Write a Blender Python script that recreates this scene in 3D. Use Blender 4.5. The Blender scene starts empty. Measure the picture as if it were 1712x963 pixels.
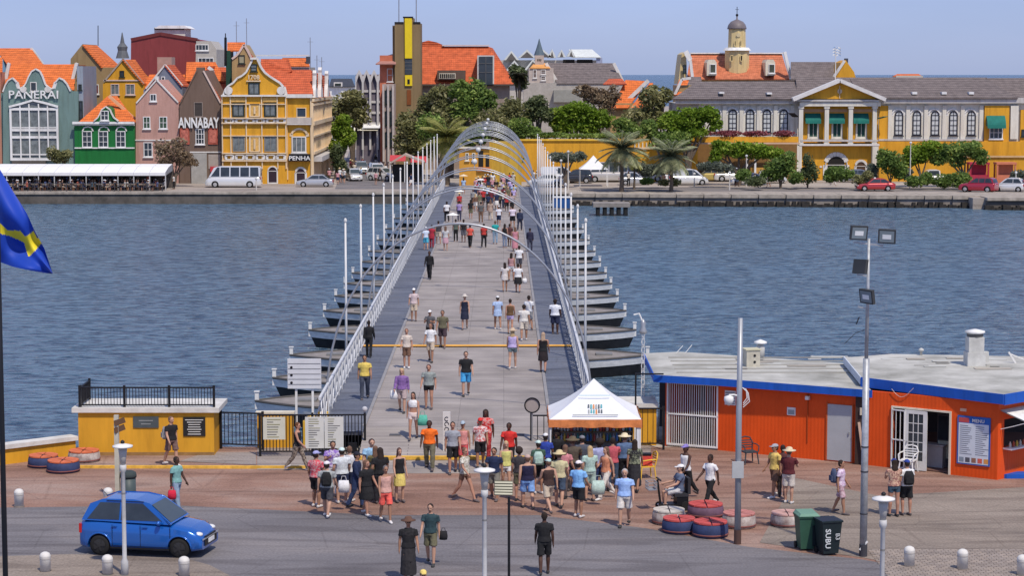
import bpy, bmesh, math, random
from math import sin, cos, tan, atan, atan2, pi, radians, sqrt
from mathutils import Vector, Matrix, noise
random.seed(7)
SC = bpy.context.scene
COL = SC.collection
# ------------------------------------------------------------------ camera
F = 3640.0; CX = 856.0; CY = 481.5; H = 13.5; PITCH = atan((481.5-122.0)/F)
CP, SP = cos(PITCH), sin(PITCH)
cam = bpy.data.cameras.new('camera'); camo = bpy.data.objects.new('camera', cam); COL.objects.link(camo)
cam.sensor_width = 36.0; cam.lens = 36.0*F/1712.0; cam.clip_start = 0.5; cam.clip_end = 30000
camo.location = (0, 0, H); camo.rotation_euler = (pi/2-PITCH, 0, 0)
SC.camera = camo
# ------------------------------------------------------------------ sky + sun
SUN = Vector((0.36, -0.72, 1.2)).normalized()
world = bpy.data.worlds.new('World'); SC.world = world; world.use_nodes = True
wn = world.node_tree; wn.nodes.clear()
sky = wn.nodes.new('ShaderNodeTexSky'); sky.sky_type = 'NISHITA'; sky.sun_disc = False
sky.sun_elevation = math.asin(SUN.z); sky.sun_rotation = atan2(SUN.x, SUN.y)
sky.altitude = 0; sky.air_density = 1.0; sky.dust_density = 0.4; sky.ozone_density = 6.0
tint = wn.nodes.new('ShaderNodeMixRGB'); tint.blend_type = 'MULTIPLY'; tint.inputs[0].default_value = 1.0
tint.inputs[2].default_value = (0.85, 0.90, 1.45, 1)
bg = wn.nodes.new('ShaderNodeBackground'); bg.inputs[1].default_value = 0.10
wo = wn.nodes.new('ShaderNodeOutputWorld')
wn.links.new(sky.outputs[0], tint.inputs[1]); haz = wn.nodes.new('ShaderNodeMixRGB'); haz.inputs[0].default_value = 0.62; haz.inputs[2].default_value = (3.1, 3.9, 6.0, 1)   # even haze of the whole dome
ctc = wn.nodes.new('ShaderNodeTexCoord'); cmp_ = wn.nodes.new('ShaderNodeMapping'); cmp_.inputs['Scale'].default_value = (1, 1, 5); cn_ = wn.nodes.new('ShaderNodeTexNoise'); cn_.inputs['Scale'].default_value = 4.0; cn_.inputs['Detail'].default_value = 5
cr_ = wn.nodes.new('ShaderNodeMapRange'); cr_.inputs[1].default_value = 0.3; cr_.inputs[2].default_value = 0.7; cr_.inputs[3].default_value = 0.45; cr_.inputs[4].default_value = 0.78
wn.links.new(ctc.outputs['Generated'], cmp_.inputs[0]); wn.links.new(cmp_.outputs[0], cn_.inputs['Vector']); wn.links.new(cn_.outputs[0], cr_.inputs[0]); wn.links.new(cr_.outputs[0], haz.inputs[0])
wn.links.new(tint.outputs[0], haz.inputs[1]); wn.links.new(haz.outputs[0], bg.inputs[0]); wn.links.new(bg.outputs[0], wo.inputs[0])
sl = bpy.data.lights.new('sun', 'SUN'); sl.energy = 3.3; sl.angle = radians(1.5); sl.color = (1.0, 0.90, 0.76)
so = bpy.data.objects.new('sun', sl); COL.objects.link(so); so.rotation_euler = SUN.to_track_quat('Z', 'Y').to_euler(); so.location = (0, 0, 60)
SC.view_settings.view_transform = 'Standard'; SC.view_settings.look = 'None'
SC.view_settings.exposure = 0.14; SC.view_settings.gamma = 1.0; SC.view_settings.use_curve_mapping = False
SC.render.resolution_x = 1024; SC.render.resolution_y = 577
SC.cycles.max_bounces = 5; SC.cycles.diffuse_bounces = 2; SC.cycles.glossy_bounces = 3; SC.cycles.transparent_max_bounces = 6
# ------------------------------------------------------------------ photo geometry -> world
def ray(px, py):
    u = (px-CX)/F; v = (CY-py)/F
    return u, CP+v*SP, -SP+v*CP
def G(px, py, z=0.0):
    d = ray(px, py); t = (z-H)/d[2]
    return Vector((d[0]*t, d[1]*t, z))
def at(px, py, Y):
    d = ray(px, py); t = Y/d[1]
    return Vector((d[0]*t, Y, H+d[2]*t))
# ------------------------------------------------------------------ materials
def mat(name, col, rough=0.75, var=0.14, scale=1.5, stretch=(1, 1, 1), bump=0.0, bscale=30.0, metal=0.0, col2=None, emit=None, spec=0.3, coat=0.0):
    m = bpy.data.materials.get(name)
    if m: return m
    m = bpy.data.materials.new(name); m.use_nodes = True
    n = m.node_tree.nodes; l = m.node_tree.links
    b = n['Principled BSDF']; b.inputs['Roughness'].default_value = rough; b.inputs['Metallic'].default_value = metal
    b.inputs['Specular IOR Level'].default_value = spec; b.inputs['Coat Weight'].default_value = coat
    tc = n.new('ShaderNodeTexCoord'); mp = n.new('ShaderNodeMapping'); mp.inputs['Scale'].default_value = stretch
    l.new(tc.outputs['Object'], mp.inputs[0])
    nz = n.new('ShaderNodeTexNoise'); nz.inputs['Scale'].default_value = scale; nz.inputs['Detail'].default_value = 5; nz.inputs['Roughness'].default_value = 0.65
    l.new(mp.outputs[0], nz.inputs['Vector'])
    cr = n.new('ShaderNodeValToRGB'); cr.color_ramp.elements[0].position = 0.3; cr.color_ramp.elements[1].position = 0.7
    c2 = col2 if col2 else tuple(min(1, c*(1+var)) for c in col); c1 = col if col2 else tuple(c*(1-var) for c in col)
    cr.color_ramp.elements[0].color = (*c1, 1); cr.color_ramp.elements[1].color = (*c2, 1)
    l.new(nz.outputs[0], cr.inputs[0]); l.new(cr.outputs[0], b.inputs['Base Color'])
    if bump > 0:
        bn = n.new('ShaderNodeTexNoise'); bn.inputs['Scale'].default_value = bscale; bn.inputs['Detail'].default_value = 3
        l.new(tc.outputs['Object'], bn.inputs['Vector'])
        bp = n.new('ShaderNodeBump'); bp.inputs['Strength'].default_value = bump; bp.inputs['Distance'].default_value = 0.02
        l.new(bn.outputs[0], bp.inputs['Height']); l.new(bp.outputs[0], b.inputs['Normal'])
    if emit:
        b.inputs['Emission Color'].default_value = (*emit[:3], 1); b.inputs['Emission Strength'].default_value = emit[3]
    return m
def paint(name, col, **k):
    k.setdefault('rough', 0.6); k.setdefault('stretch', (1, 1, 0.25)); k.setdefault('var', 0.10); k.setdefault('scale', 0.9)
    had = bpy.data.materials.get(name)
    if had: return had
    m = mat(name, col, **k); n = m.node_tree.nodes; l = m.node_tree.links; b = n['Principled BSDF']; tc = [x for x in n if x.type == 'TEX_COORD'][0]; cr = [x for x in n if x.type == 'VALTORGB'][0]
    mp = n.new('ShaderNodeMapping'); mp.inputs['Scale'].default_value = (1.6, 1.6, 0.16); l.new(tc.outputs['Object'], mp.inputs[0])     # rain streaks and peeling
    t = n.new('ShaderNodeTexNoise'); t.inputs['Scale'].default_value = 1.3; t.inputs['Detail'].default_value = 6; t.inputs['Roughness'].default_value = 0.7; l.new(mp.outputs[0], t.inputs['Vector'])
    c2 = n.new('ShaderNodeValToRGB'); c2.color_ramp.elements[0].position = 0.34; c2.color_ramp.elements[0].color = (0.70, 0.66, 0.62, 1); c2.color_ramp.elements[1].position = 0.52; c2.color_ramp.elements[1].color = (1, 1, 1, 1); l.new(t.outputs[0], c2.inputs[0])
    mx = n.new('ShaderNodeMixRGB'); mx.blend_type = 'MULTIPLY'; mx.inputs[0].default_value = 0.6; l.new(cr.outputs[0], mx.inputs[1]); l.new(c2.outputs[0], mx.inputs[2]); l.new(mx.outputs[0], b.inputs['Base Color'])
    return m
def pcloth(col, col2, scale=16):
    nm = 'print_cloth_%02x%02x%02x' % tuple(int(min(1, c)*255) for c in col)
    m = bpy.data.materials.get(nm)
    if m: return m
    m = mat(nm, col, rough=0.9, var=0.1, scale=scale, col2=col2, bump=0.4, bscale=14)
    cr = [x for x in m.node_tree.nodes if x.type == 'VALTORGB'][0]; cr.color_ramp.elements[0].position = 0.47; cr.color_ramp.elements[1].position = 0.53; return m
def cloth(col):
    if len(col) == 6: return pcloth(col[:3], col[3:])
    return mat('cloth_%02x%02x%02x' % tuple(int(min(1, c)*255) for c in col), col, rough=0.9, var=0.22, scale=9, bump=0.5, bscale=14)
def roofmat(name, col, pitch=0.3):
    m = bpy.data.materials.get(name)
    if m: return m
    m = mat(name, col, rough=0.85, var=0.30, scale=1.4)
    n = m.node_tree.nodes; l = m.node_tree.links; b = n['Principled BSDF']; tc = [x for x in n if x.type == 'TEX_COORD'][0]
    cr = [x for x in n if x.type == 'VALTORGB'][0]
    w = n.new('ShaderNodeTexWave'); w.wave_type = 'BANDS'; w.bands_direction = 'Z'; w.inputs['Scale'].default_value = 1.0/pitch/3.0; w.inputs['Distortion'].default_value = 1.0; w.inputs['Detail'].default_value = 2
    w2 = n.new('ShaderNodeTexWave'); w2.wave_type = 'BANDS'; w2.bands_direction = 'X'; w2.inputs['Scale'].default_value = 1.2; w2.inputs['Distortion'].default_value = 0.4
    l.new(tc.outputs['Object'], w.inputs['Vector']); l.new(tc.outputs['Object'], w2.inputs['Vector'])
    mx = n.new('ShaderNodeMixRGB'); mx.blend_type = 'MULTIPLY'; mx.inputs[0].default_value = 0.32
    mx2 = n.new('ShaderNodeMixRGB'); mx2.blend_type = 'MULTIPLY'; mx2.inputs[0].default_value = 0.15
    l.new(cr.outputs[0], mx.inputs[1]); l.new(w.outputs[0], mx.inputs[2]); l.new(mx.outputs[0], mx2.inputs[1]); l.new(w2.outputs[0], mx2.inputs[2])
    l.new(mx2.outputs[0], b.inputs['Base Color'])
    bp = n.new('ShaderNodeBump'); bp.inputs['Distance'].default_value = 0.06; bp.inputs['Strength'].default_value = 0.7
    l.new(w.outputs[0], bp.inputs['Height']); l.new(bp.outputs[0], b.inputs['Normal'])
    return m
def leafmat(name, c1, c2, c3=None):
    m = bpy.data.materials.get(name)
    if m: return m
    m = bpy.data.materials.new(name); m.use_nodes = True
    n = m.node_tree.nodes; l = m.node_tree.links; b = n['Principled BSDF']; b.inputs['Roughness'].default_value = 0.6; b.inputs['Specular IOR Level'].default_value = 0.25
    g = n.new('ShaderNodeNewGeometry'); cr = n.new('ShaderNodeValToRGB')
    cr.color_ramp.elements[0].color = (*c1, 1); cr.color_ramp.elements[1].color = (*c2, 1)
    if c3:
        e = cr.color_ramp.elements.new(0.9); e.color = (*c2, 1); cr.color_ramp.elements[-1].color = (*c3, 1)
    tc = n.new('ShaderNodeTexCoord'); nz = n.new('ShaderNodeTexNoise'); nz.inputs['Scale'].default_value = 0.45
    l.new(tc.outputs['Object'], nz.inputs['Vector'])
    ad = n.new('ShaderNodeMath'); ad.operation = 'MULTIPLY_ADD'; ad.inputs[1].default_value = 0.55
    mr = n.new('ShaderNodeMath'); mr.operation = 'MULTIPLY_ADD'; mr.inputs[1].default_value = 1.6; mr.inputs[2].default_value = -0.38
    l.new(nz.outputs[0], mr.inputs[0])
    l.new(g.outputs['Random Per Island'], ad.inputs[0]); l.new(mr.outputs[0], ad.inputs[2]); l.new(ad.outputs[0], cr.inputs[0]); l.new(cr.outputs[0], b.inputs['Base Color'])
    tr = n.new('ShaderNodeBsdfTranslucent'); l.new(cr.outputs[0], tr.inputs[0]); ms = n.new('ShaderNodeMixShader'); ms.inputs[0].default_value = 0.38; out = [x for x in n if x.type == 'OUTPUT_MATERIAL'][0]
    l.new(b.outputs[0], ms.inputs[1]); l.new(tr.outputs[0], ms.inputs[2]); l.new(ms.outputs[0], out.inputs[0])
    return m
# ------------------------------------------------------------------ mesh collector
class MB:
    def __init__(s): s.v = []; s.f = []; s.m = []
    def add(s, vs, fs, m=0):
        k = len(s.v); s.v += [tuple(v) for v in vs]; s.f += [tuple(i+k for i in f) for f in fs]; s.m += [m]*len(fs); return s
    def bx(s, x0, x1, y0, y1, z0, z1, m=0):
        return s.add([(x0,y0,z0),(x1,y0,z0),(x1,y1,z0),(x0,y1,z0),(x0,y0,z1),(x1,y0,z1),(x1,y1,z1),(x0,y1,z1)],
              [(0,3,2,1),(4,5,6,7),(0,1,5,4),(1,2,6,5),(2,3,7,6),(3,0,4,7)], m)
    def bar(s, a, b, w, h, m=0):                       # rectangular bar from a to b
        a = Vector(a); b = Vector(b); d = (b-a).normalized(); up = Vector((0,0,1)) if abs(d.z) < 0.95 else Vector((0,1,0))
        x = d.cross(up).normalized()*(w/2); y = x.normalized().cross(d).normalized()*(h/2)
        vs = [a-x-y, a+x-y, a+x+y, a-x+y, b-x-y, b+x-y, b+x+y, b-x+y]
        return s.add(vs, [(0,3,2,1),(4,5,6,7),(0,1,5,4),(1,2,6,5),(2,3,7,6),(3,0,4,7)], m)
    def prism(s, poly, y0, y1, m=0):                   # polygon in x,z extruded along y
        n = len(poly); vs = [(p[0], y0, p[1]) for p in poly]+[(p[0], y1, p[1]) for p in poly]
        fs = [tuple(range(n)), tuple(range(2*n-1, n-1, -1))]+[(i, n+i, n+(i+1) % n, (i+1) % n) for i in range(n)]
        return s.add(vs, fs, m)
    def plan(s, poly, z0, z1, m=0):
        n = len(poly); vs = [(p[0], p[1], z0) for p in poly]+[(p[0], p[1], z1) for p in poly]
        fs = [tuple(range(n-1, -1, -1)), tuple(range(n, 2*n))]+[(i, (i+1) % n, n+(i+1) % n, n+i) for i in range(n)]
        return s.add(vs, fs, m)
    def tube(s, pts, r, n=8, m=0, cap=True):
        pts = [Vector(p) for p in pts]; k = len(pts)
        rr = [r]*k if not isinstance(r, (list, tuple)) else r
        base = len(s.v); prev = None
        for i, p in enumerate(pts):
            t = (pts[min(i+1, k-1)]-pts[max(i-1, 0)]).normalized()
            if prev is None: a = t.orthogonal().normalized()
            else: a = (prev-t*prev.dot(t)); a = a.normalized() if a.length > 1e-5 else t.orthogonal().normalized()
            prev = a; b = t.cross(a)
            for j in range(n):
                th = 2*pi*j/n; s.v.append(tuple(p+(a*cos(th)+b*sin(th))*rr[i]))
        for i in range(k-1):
            for j in range(n):
                s.f.append((base+i*n+j, base+i*n+(j+1) % n, base+(i+1)*n+(j+1) % n, base+(i+1)*n+j)); s.m.append(m)
        if cap:
            s.f.append(tuple(base+j for j in range(n-1, -1, -1))); s.m.append(m)
            s.f.append(tuple(base+(k-1)*n+j for j in range(n))); s.m.append(m)
        return s
    def loft(s, rings, m=0):                           # rings: (center, ax, ay) ellipse axis vectors
        n = 12; base = len(s.v)
        for c, ax, ay in rings:
            for j in range(n):
                th = 2*pi*j/n; s.v.append(tuple(Vector(c)+Vector(ax)*cos(th)+Vector(ay)*sin(th)))
        k = len(rings)
        for i in range(k-1):
            for j in range(n):
                s.f.append((base+i*n+j, base+i*n+(j+1) % n, base+(i+1)*n+(j+1) % n, base+(i+1)*n+j)); s.m.append(m)
        s.f.append(tuple(base+j for j in range(n-1, -1, -1))); s.m.append(m)
        s.f.append(tuple(base+(k-1)*n+j for j in range(n))); s.m.append(m)
        return s
    def lathe(s, prof, n=16, m=0, c=(0, 0, 0)):        # profile of (r, z)
        base = len(s.v)
        for r, z in prof:
            for j in range(n):
                th = 2*pi*j/n; s.v.append((c[0]+r*cos(th), c[1]+r*sin(th), c[2]+z))
        for i in range(len(prof)-1):
            for j in range(n):
                s.f.append((base+i*n+j, base+i*n+(j+1) % n, base+(i+1)*n+(j+1) % n, base+(i+1)*n+j)); s.m.append(m)
        s.f.append(tuple(base+j for j in range(n-1, -1, -1))); s.m.append(m)
        q = base+(len(prof)-1)*n; s.f.append(tuple(q+j for j in range(n))); s.m.append(m)
        return s
    def ball(s, c, r, n=10, m=0, sz=1.0):
        pr = [(max(r*sin(pi*i/6), 0.001), -r*sz*cos(pi*i/6)) for i in range(7)]
        return s.lathe(pr, n, m, c)
    def quad(s, p, m=0): return s.add(p, [tuple(range(len(p)))], m)
    def mesh(s, name, mats=(), smooth=False):
        me = bpy.data.meshes.new(name); me.from_pydata(s.v, [], s.f)
        for m in mats: me.materials.append(m)
        if any(s.m): me.polygons.foreach_set('material_index', s.m)
        if smooth: me.polygons.foreach_set('use_smooth', [True]*len(me.polygons))
        me.update(); return me
    def build(s, name, mats, parent=None, smooth=False, loc=None, rz=0):
        if not isinstance(mats, (list, tuple)): mats = [mats]
        return inst(name, s.mesh(name, mats, smooth), parent, loc, rz)
def inst(name, me, parent=None, loc=None, rz=0, rot=None, sc=None, smooth=None):
    o = bpy.data.objects.new(name, me); COL.objects.link(o)
    if parent: o.parent = parent
    if loc is not None: o.location = loc
    if rz: o.rotation_euler = (0, 0, rz)
    if rot: o.rotation_euler = rot
    if sc: o.scale = sc if isinstance(sc, (tuple, list)) else (sc, sc, sc)
    return o
def tag(o, label=None, cat=None, group=None, kind=None):
    if label: o['label'] = label
    if cat: o['category'] = cat
    if group: o['group'] = group
    if kind: o['kind'] = kind
    return o
def thing(name, label, cat, loc=(0, 0, 0), rz=0, group=None, kind=None):
    o = bpy.data.objects.new(name, None); COL.objects.link(o); o.empty_display_size = 0.3
    o.location = loc; o.rotation_euler = (0, 0, rz)
    return tag(o, label, cat, group, kind)
def copy_tree(o, parent=None):
    c = o.copy(); COL.objects.link(c); c.parent = parent
    for ch in o.children: copy_tree(ch, c)
    return c
TXT = {}
def text_mesh(s, size, depth=0.0, bold=0.0):
    k = (s, size, depth, bold)
    if k not in TXT:
        cu = bpy.data.curves.new('lettering', 'FONT'); cu.body = s; cu.size = size; cu.extrude = depth; cu.offset = bold; cu.align_x = 'CENTER'; cu.resolution_u = 2
        o = bpy.data.objects.new('lettering', cu); COL.objects.link(o)
        dg = bpy.context.evaluated_depsgraph_get(); dg.update()
        me = bpy.data.meshes.new_from_object(o.evaluated_get(dg)); bpy.data.objects.remove(o); TXT[k] = me
    return TXT[k].copy()
def letter(parent, s, size, loc, m, rot=(pi/2, 0, 0), depth=0.02, bold=0.0, sx=1.0, name='lettering'):
    me = text_mesh(s, size, depth, bold); me.materials.clear(); me.materials.append(m)
    o = inst(name, me, parent, loc, rot=rot); o.scale = (sx, 1, 1); return o
WHITE = paint('white_paint', (0.78, 0.78, 0.76)); CREAM = paint('cream_paint', (0.72, 0.66, 0.52)); GLASS = mat('dark_glass', (0.035, 0.045, 0.055), rough=0.12, var=0.4, scale=0.7, spec=0.6)
CURT = mat('curtained_glass', (0.16, 0.18, 0.18), rough=0.25, var=0.5, scale=1.5, spec=0.5)
BLACK = mat('black_metal', (0.012, 0.012, 0.014), rough=0.45, var=0.2); STEEL = mat('galvanised_steel', (0.42, 0.43, 0.44), rough=0.4, metal=0.5, var=0.15)
CONC = mat('pale_concrete', (0.42, 0.39, 0.35), rough=0.9, var=0.25, scale=1.2, bump=0.3)
DARKIN = mat('dark_interior', (0.02, 0.018, 0.016), rough=0.9)
YEL = paint('ochre_wall', (0.68, 0.34, 0.025), var=0.14); YELP = paint('yellow_paint', (0.78, 0.48, 0.05))
ORROOF = roofmat('orange_roof_tile', (0.80, 0.19, 0.045)); REDROOF = roofmat('red_roof_tile', (0.62, 0.13, 0.05)); GRROOF = roofmat('grey_roof_tile', (0.20, 0.165, 0.155))
# ------------------------------------------------------------------ setting: land, water, bridge axis
WZ = -1.2; DZ = 0.8
def water():
    m = bpy.data.materials.new('sea_water'); m.use_nodes = True; n = m.node_tree.nodes; l = m.node_tree.links; b = n['Principled BSDF']
    b.inputs['Base Color'].default_value = (0.030, 0.075, 0.13, 1); b.inputs['Roughness'].default_value = 0.26; b.inputs['IOR'].default_value = 1.33; b.inputs['Specular IOR Level'].default_value = 0.5
    tc = n.new('ShaderNodeTexCoord')
    def nz(sx, sy, sc, det):
        mp = n.new('ShaderNodeMapping'); mp.inputs['Scale'].default_value = (sx, sy, 1); mp.inputs['Rotation'].default_value = (0, 0, 0.25)
        l.new(tc.outputs['Object'], mp.inputs[0]); t = n.new('ShaderNodeTexNoise'); t.inputs['Scale'].default_value = sc; t.inputs['Detail'].default_value = det; t.inputs['Roughness'].default_value = 0.6; t.inputs['Distortion'].default_value = 0.4
        l.new(mp.outputs[0], t.inputs['Vector']); return t.outputs[0]
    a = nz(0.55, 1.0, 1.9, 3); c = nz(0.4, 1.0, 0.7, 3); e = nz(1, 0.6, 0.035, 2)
    mx = n.new('ShaderNodeMath'); mx.operation = 'MULTIPLY_ADD'; mx.inputs[1].default_value = 1.6; l.new(c, mx.inputs[0]); l.new(a, mx.inputs[2])
    st = n.new('ShaderNodeMapRange'); st.inputs[1].default_value = 0.35; st.inputs[2].default_value = 0.65; st.inputs[3].default_value = 0.55; st.inputs[4].default_value = 1.0; l.new(e, st.inputs[0])
    bp = n.new('ShaderNodeBump'); bp.inputs['Distance'].default_value = 1.15; l.new(st.outputs[0], bp.inputs['Strength']); l.new(mx.outputs[0], bp.inputs['Height']); l.new(bp.outputs[0], b.inputs['Normal'])
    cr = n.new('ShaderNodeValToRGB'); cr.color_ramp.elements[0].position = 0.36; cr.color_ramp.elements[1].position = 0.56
    cr.color_ramp.elements[0].color = (0.012, 0.042, 0.085, 1); cr.color_ramp.elements[1].color = (0.12, 0.195, 0.27, 1); l.new(a, cr.inputs[0]); l.new(cr.outputs[0], b.inputs['Base Color'])  # reflected light and dark of the ripples put into the base colour
    return m
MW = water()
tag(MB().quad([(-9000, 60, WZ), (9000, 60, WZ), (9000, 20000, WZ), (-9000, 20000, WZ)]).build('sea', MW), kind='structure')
def ground_mat(name, c1, c2, c3, scale, bumpy=0.4, paver=None):
    m = bpy.data.materials.new(name); m.use_nodes = True; n = m.node_tree.nodes; l = m.node_tree.links; b = n['Principled BSDF']; b.inputs['Roughness'].default_value = 0.85; b.inputs['Specular IOR Level'].default_value = 0.25
    tc = n.new('ShaderNodeTexCoord')
    t = n.new('ShaderNodeTexNoise'); t.inputs['Scale'].default_value = scale; t.inputs['Detail'].default_value = 6; t.inputs['Roughness'].default_value = 0.62; t.inputs['Distortion'].default_value = 0.6
    mp = n.new('ShaderNodeMapping'); mp.inputs['Scale'].default_value = (0.45, 1, 1); l.new(tc.outputs['Object'], mp.inputs[0]); l.new(mp.outputs[0], t.inputs['Vector'])
    cr = n.new('ShaderNodeValToRGB'); cr.color_ramp.elements[0].position = 0.34; cr.color_ramp.elements[0].color = (*c1, 1); cr.color_ramp.elements[1].position = 0.66; cr.color_ramp.elements[1].color = (*c3, 1)
    e = cr.color_ramp.elements.new(0.5); e.color = (*c2, 1); l.new(t.outputs[0], cr.inputs[0])
    t2 = n.new('ShaderNodeTexNoise'); t2.inputs['Scale'].default_value = 14; t2.inputs['Detail'].default_value = 4; l.new(tc.outputs['Object'], t2.inputs['Vector'])
    mx = n.new('ShaderNodeMixRGB'); mx.blend_type = 'OVERLAY'; mx.inputs[0].default_value = 0.45; l.new(cr.outputs[0], mx.inputs[1]); l.new(t2.outputs[0], mx.inputs[2])
    out = mx.outputs[0]
    bp = n.new('ShaderNodeBump'); bp.inputs['Strength'].default_value = bumpy; bp.inputs['Distance'].default_value = 0.02; l.new(t2.outputs[0], bp.inputs['Height'])
    if paver:
        br = n.new('ShaderNodeTexBrick'); br.inputs['Scale'].default_value = 1.0; br.inputs['Brick Width'].default_value = paver[0]; br.inputs['Row Height'].default_value = paver[1]; br.inputs['Mortar Size'].default_value = 0.012
        br.inputs['Color1'].default_value = (1, 1, 1, 1); br.inputs['Color2'].default_value = (0.78, 0.78, 0.8, 1); br.inputs['Mortar'].default_value = (0.45, 0.42, 0.4, 1); l.new(tc.outputs['Object'], br.inputs['Vector'])
        m2 = n.new('ShaderNodeMixRGB'); m2.blend_type = 'MULTIPLY'; m2.inputs[0].default_value = 0.28; l.new(out, m2.inputs[1]); l.new(br.outputs[0], m2.inputs[2]); out = m2.outputs[0]
    t3 = n.new('ShaderNodeTexNoise'); t3.inputs['Scale'].default_value = 0.9; t3.inputs['Detail'].default_value = 3; t3.inputs['Distortion'].default_value = 1.2; mp3 = n.new('ShaderNodeMapping'); mp3.inputs['Scale'].default_value = (0.16, 1.3, 1); l.new(tc.outputs['Object'], mp3.inputs[0]); l.new(mp3.outputs[0], t3.inputs['Vector'])
    c3_ = n.new('ShaderNodeValToRGB'); c3_.color_ramp.elements[0].position = 0.36; c3_.color_ramp.elements[0].color = (0.66, 0.64, 0.64, 1); c3_.color_ramp.elements[1].position = 0.52; c3_.color_ramp.elements[1].color = (1, 1, 1, 1); l.new(t3.outputs[0], c3_.inputs[0])
    t4 = n.new('ShaderNodeTexVoronoi'); t4.feature = 'DISTANCE_TO_EDGE'; t4.inputs['Scale'].default_value = 0.33; l.new(t3.outputs[1], t4.inputs['Vector']) if False else l.new(tc.outputs['Object'], t4.inputs['Vector'])
    c4_ = n.new('ShaderNodeValToRGB'); c4_.color_ramp.elements[0].position = 0.0; c4_.color_ramp.elements[0].color = (0.6, 0.58, 0.57, 1); c4_.color_ramp.elements[1].position = 0.012; c4_.color_ramp.elements[1].color = (1, 1, 1, 1); l.new(t4.outputs[0], c4_.inputs[0])
    m3_ = n.new('ShaderNodeMixRGB'); m3_.blend_type = 'MULTIPLY'; m3_.inputs[0].default_value = 0.8; l.new(out, m3_.inputs[1]); l.new(c3_.outputs[0], m3_.inputs[2])
    m4_ = n.new('ShaderNodeMixRGB'); m4_.blend_type = 'MULTIPLY'; m4_.inputs[0].default_value = 0.45; l.new(m3_.outputs[0], m4_.inputs[1]); l.new(c4_.outputs[0], m4_.inputs[2]); out = m4_.outputs[0]
    l.new(out, b.inputs['Base Color']); l.new(bp.outputs[0], b.inputs['Normal']); return m
M_PLAZA = ground_mat('red_brown_paving', (0.23, 0.130, 0.095), (0.32, 0.190, 0.140), (0.37, 0.265, 0.215), 0.35, paver=(0.42, 0.21))
M_ROAD = ground_mat('worn_asphalt', (0.155, 0.145, 0.150), (0.19, 0.178, 0.182), (0.235, 0.215, 0.21), 0.3)
M_TAN = ground_mat('tan_paving', (0.24, 0.20, 0.165), (0.29, 0.24, 0.195), (0.33, 0.275, 0.225), 0.4, paver=(0.22, 0.11))
M_CONC = ground_mat('apron_concrete', (0.27, 0.23, 0.21), (0.32, 0.28, 0.255), (0.37, 0.33, 0.30), 0.5)
# near quay: the ground sheet, then road and paving each 4 mm above the one below
qy = lambda px: G(px, 700).y
QEDGE = 78.0
near = MB(); near.bx(-60, 60, 20, QEDGE, -3.0, 0.0); tag(near.build('ground', M_PLAZA), kind='structure')
def sheet(name, pts, z, m):
    o = MB().quad([(p[0], p[1], z) for p in pts]).build(name, m); tag(o, kind='structure'); return o
def gp(px, py): q = G(px, py); return (q.x, q.y)
road = [gp(-60, 850), gp(300, 846), gp(640, 862), gp(900, 862), gp(1080, 884), gp(1250, 915), gp(1440, 936), gp(1560, 958), gp(1800, 1010), (28, 30), (-28, 30), gp(-60, 985)]
sheet('road', road[::-1], 0.004, M_ROAD)
def kerb(name, a, b, w, h, m, label=None):
    k = MB(); A = Vector((*a, 0)); B = Vector((*b, 0)); k.bar(A+Vector((0, 0, h/2-0.01)), B+Vector((0, 0, h/2-0.01)), w, h); o = k.build(name, m); tag(o, kind='structure'); return o
sheet('pavement', [gp(-60, 935), gp(120, 930), gp(310, 937), gp(350, 948), gp(430, 990), (-26, 45)][::-1], 0.05, M_TAN)
sheet('pavement', [gp(1330, 800), gp(1470, 830), gp(1800, 810), gp(1860, 1010), gp(1700, 990), gp(1560, 955), gp(1440, 933), gp(1270, 908)][::-1], 0.008, M_TAN)
sheet('pavement', [gp(430, 745), gp(1090, 745), gp(1085, 768), gp(690, 786), gp(430, 786)][::-1], 0.010, M_CONC)
sheet('pavement', [gp(428, 778), gp(428, 757), gp(345, 757), gp(300, 772)], 0.012, M_CONC)
# individually laid brick pavers at the lower right, real joints
pv = MB(); random.seed(3)
for i in range(34):
    for j in range(30):
        x = 10.2+i*0.205+(j % 2)*0.1; y = 56.4+j*0.15
        if x > 13.2 or (x-10.2) > (60.9-y)*1.2 or True:
            h = 0.021+random.random()*0.006; s_ = 0.093
            pv.bx(x-s_, x+s_, y-0.067, y+0.067, 0.0, h, random.randrange(3))
tag(pv.build('paver_patch', [mat('paver_a', (0.31, 0.26, 0.22), bump=0.3), mat('paver_b', (0.27, 0.225, 0.19), bump=0.3), mat('paver_c', (0.34, 0.28, 0.23), bump=0.3)]), kind='stuff')
YL = mat('yellow_road_paint', (0.72, 0.42, 0.06), rough=0.7, var=0.3, scale=4); 
kerb('kerb', gp(128, 783), gp(640, 784), 0.14, 0.10, YL); kerb('kerb', gp(650, 786), gp(890, 786), 0.14, 0.10, YL)
kerb('kerb', gp(640, 766), gp(892, 765), 0.14, 0.12, mat('pale_kerb_paint', (0.72, 0.60, 0.42), var=0.3, scale=4))
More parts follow.
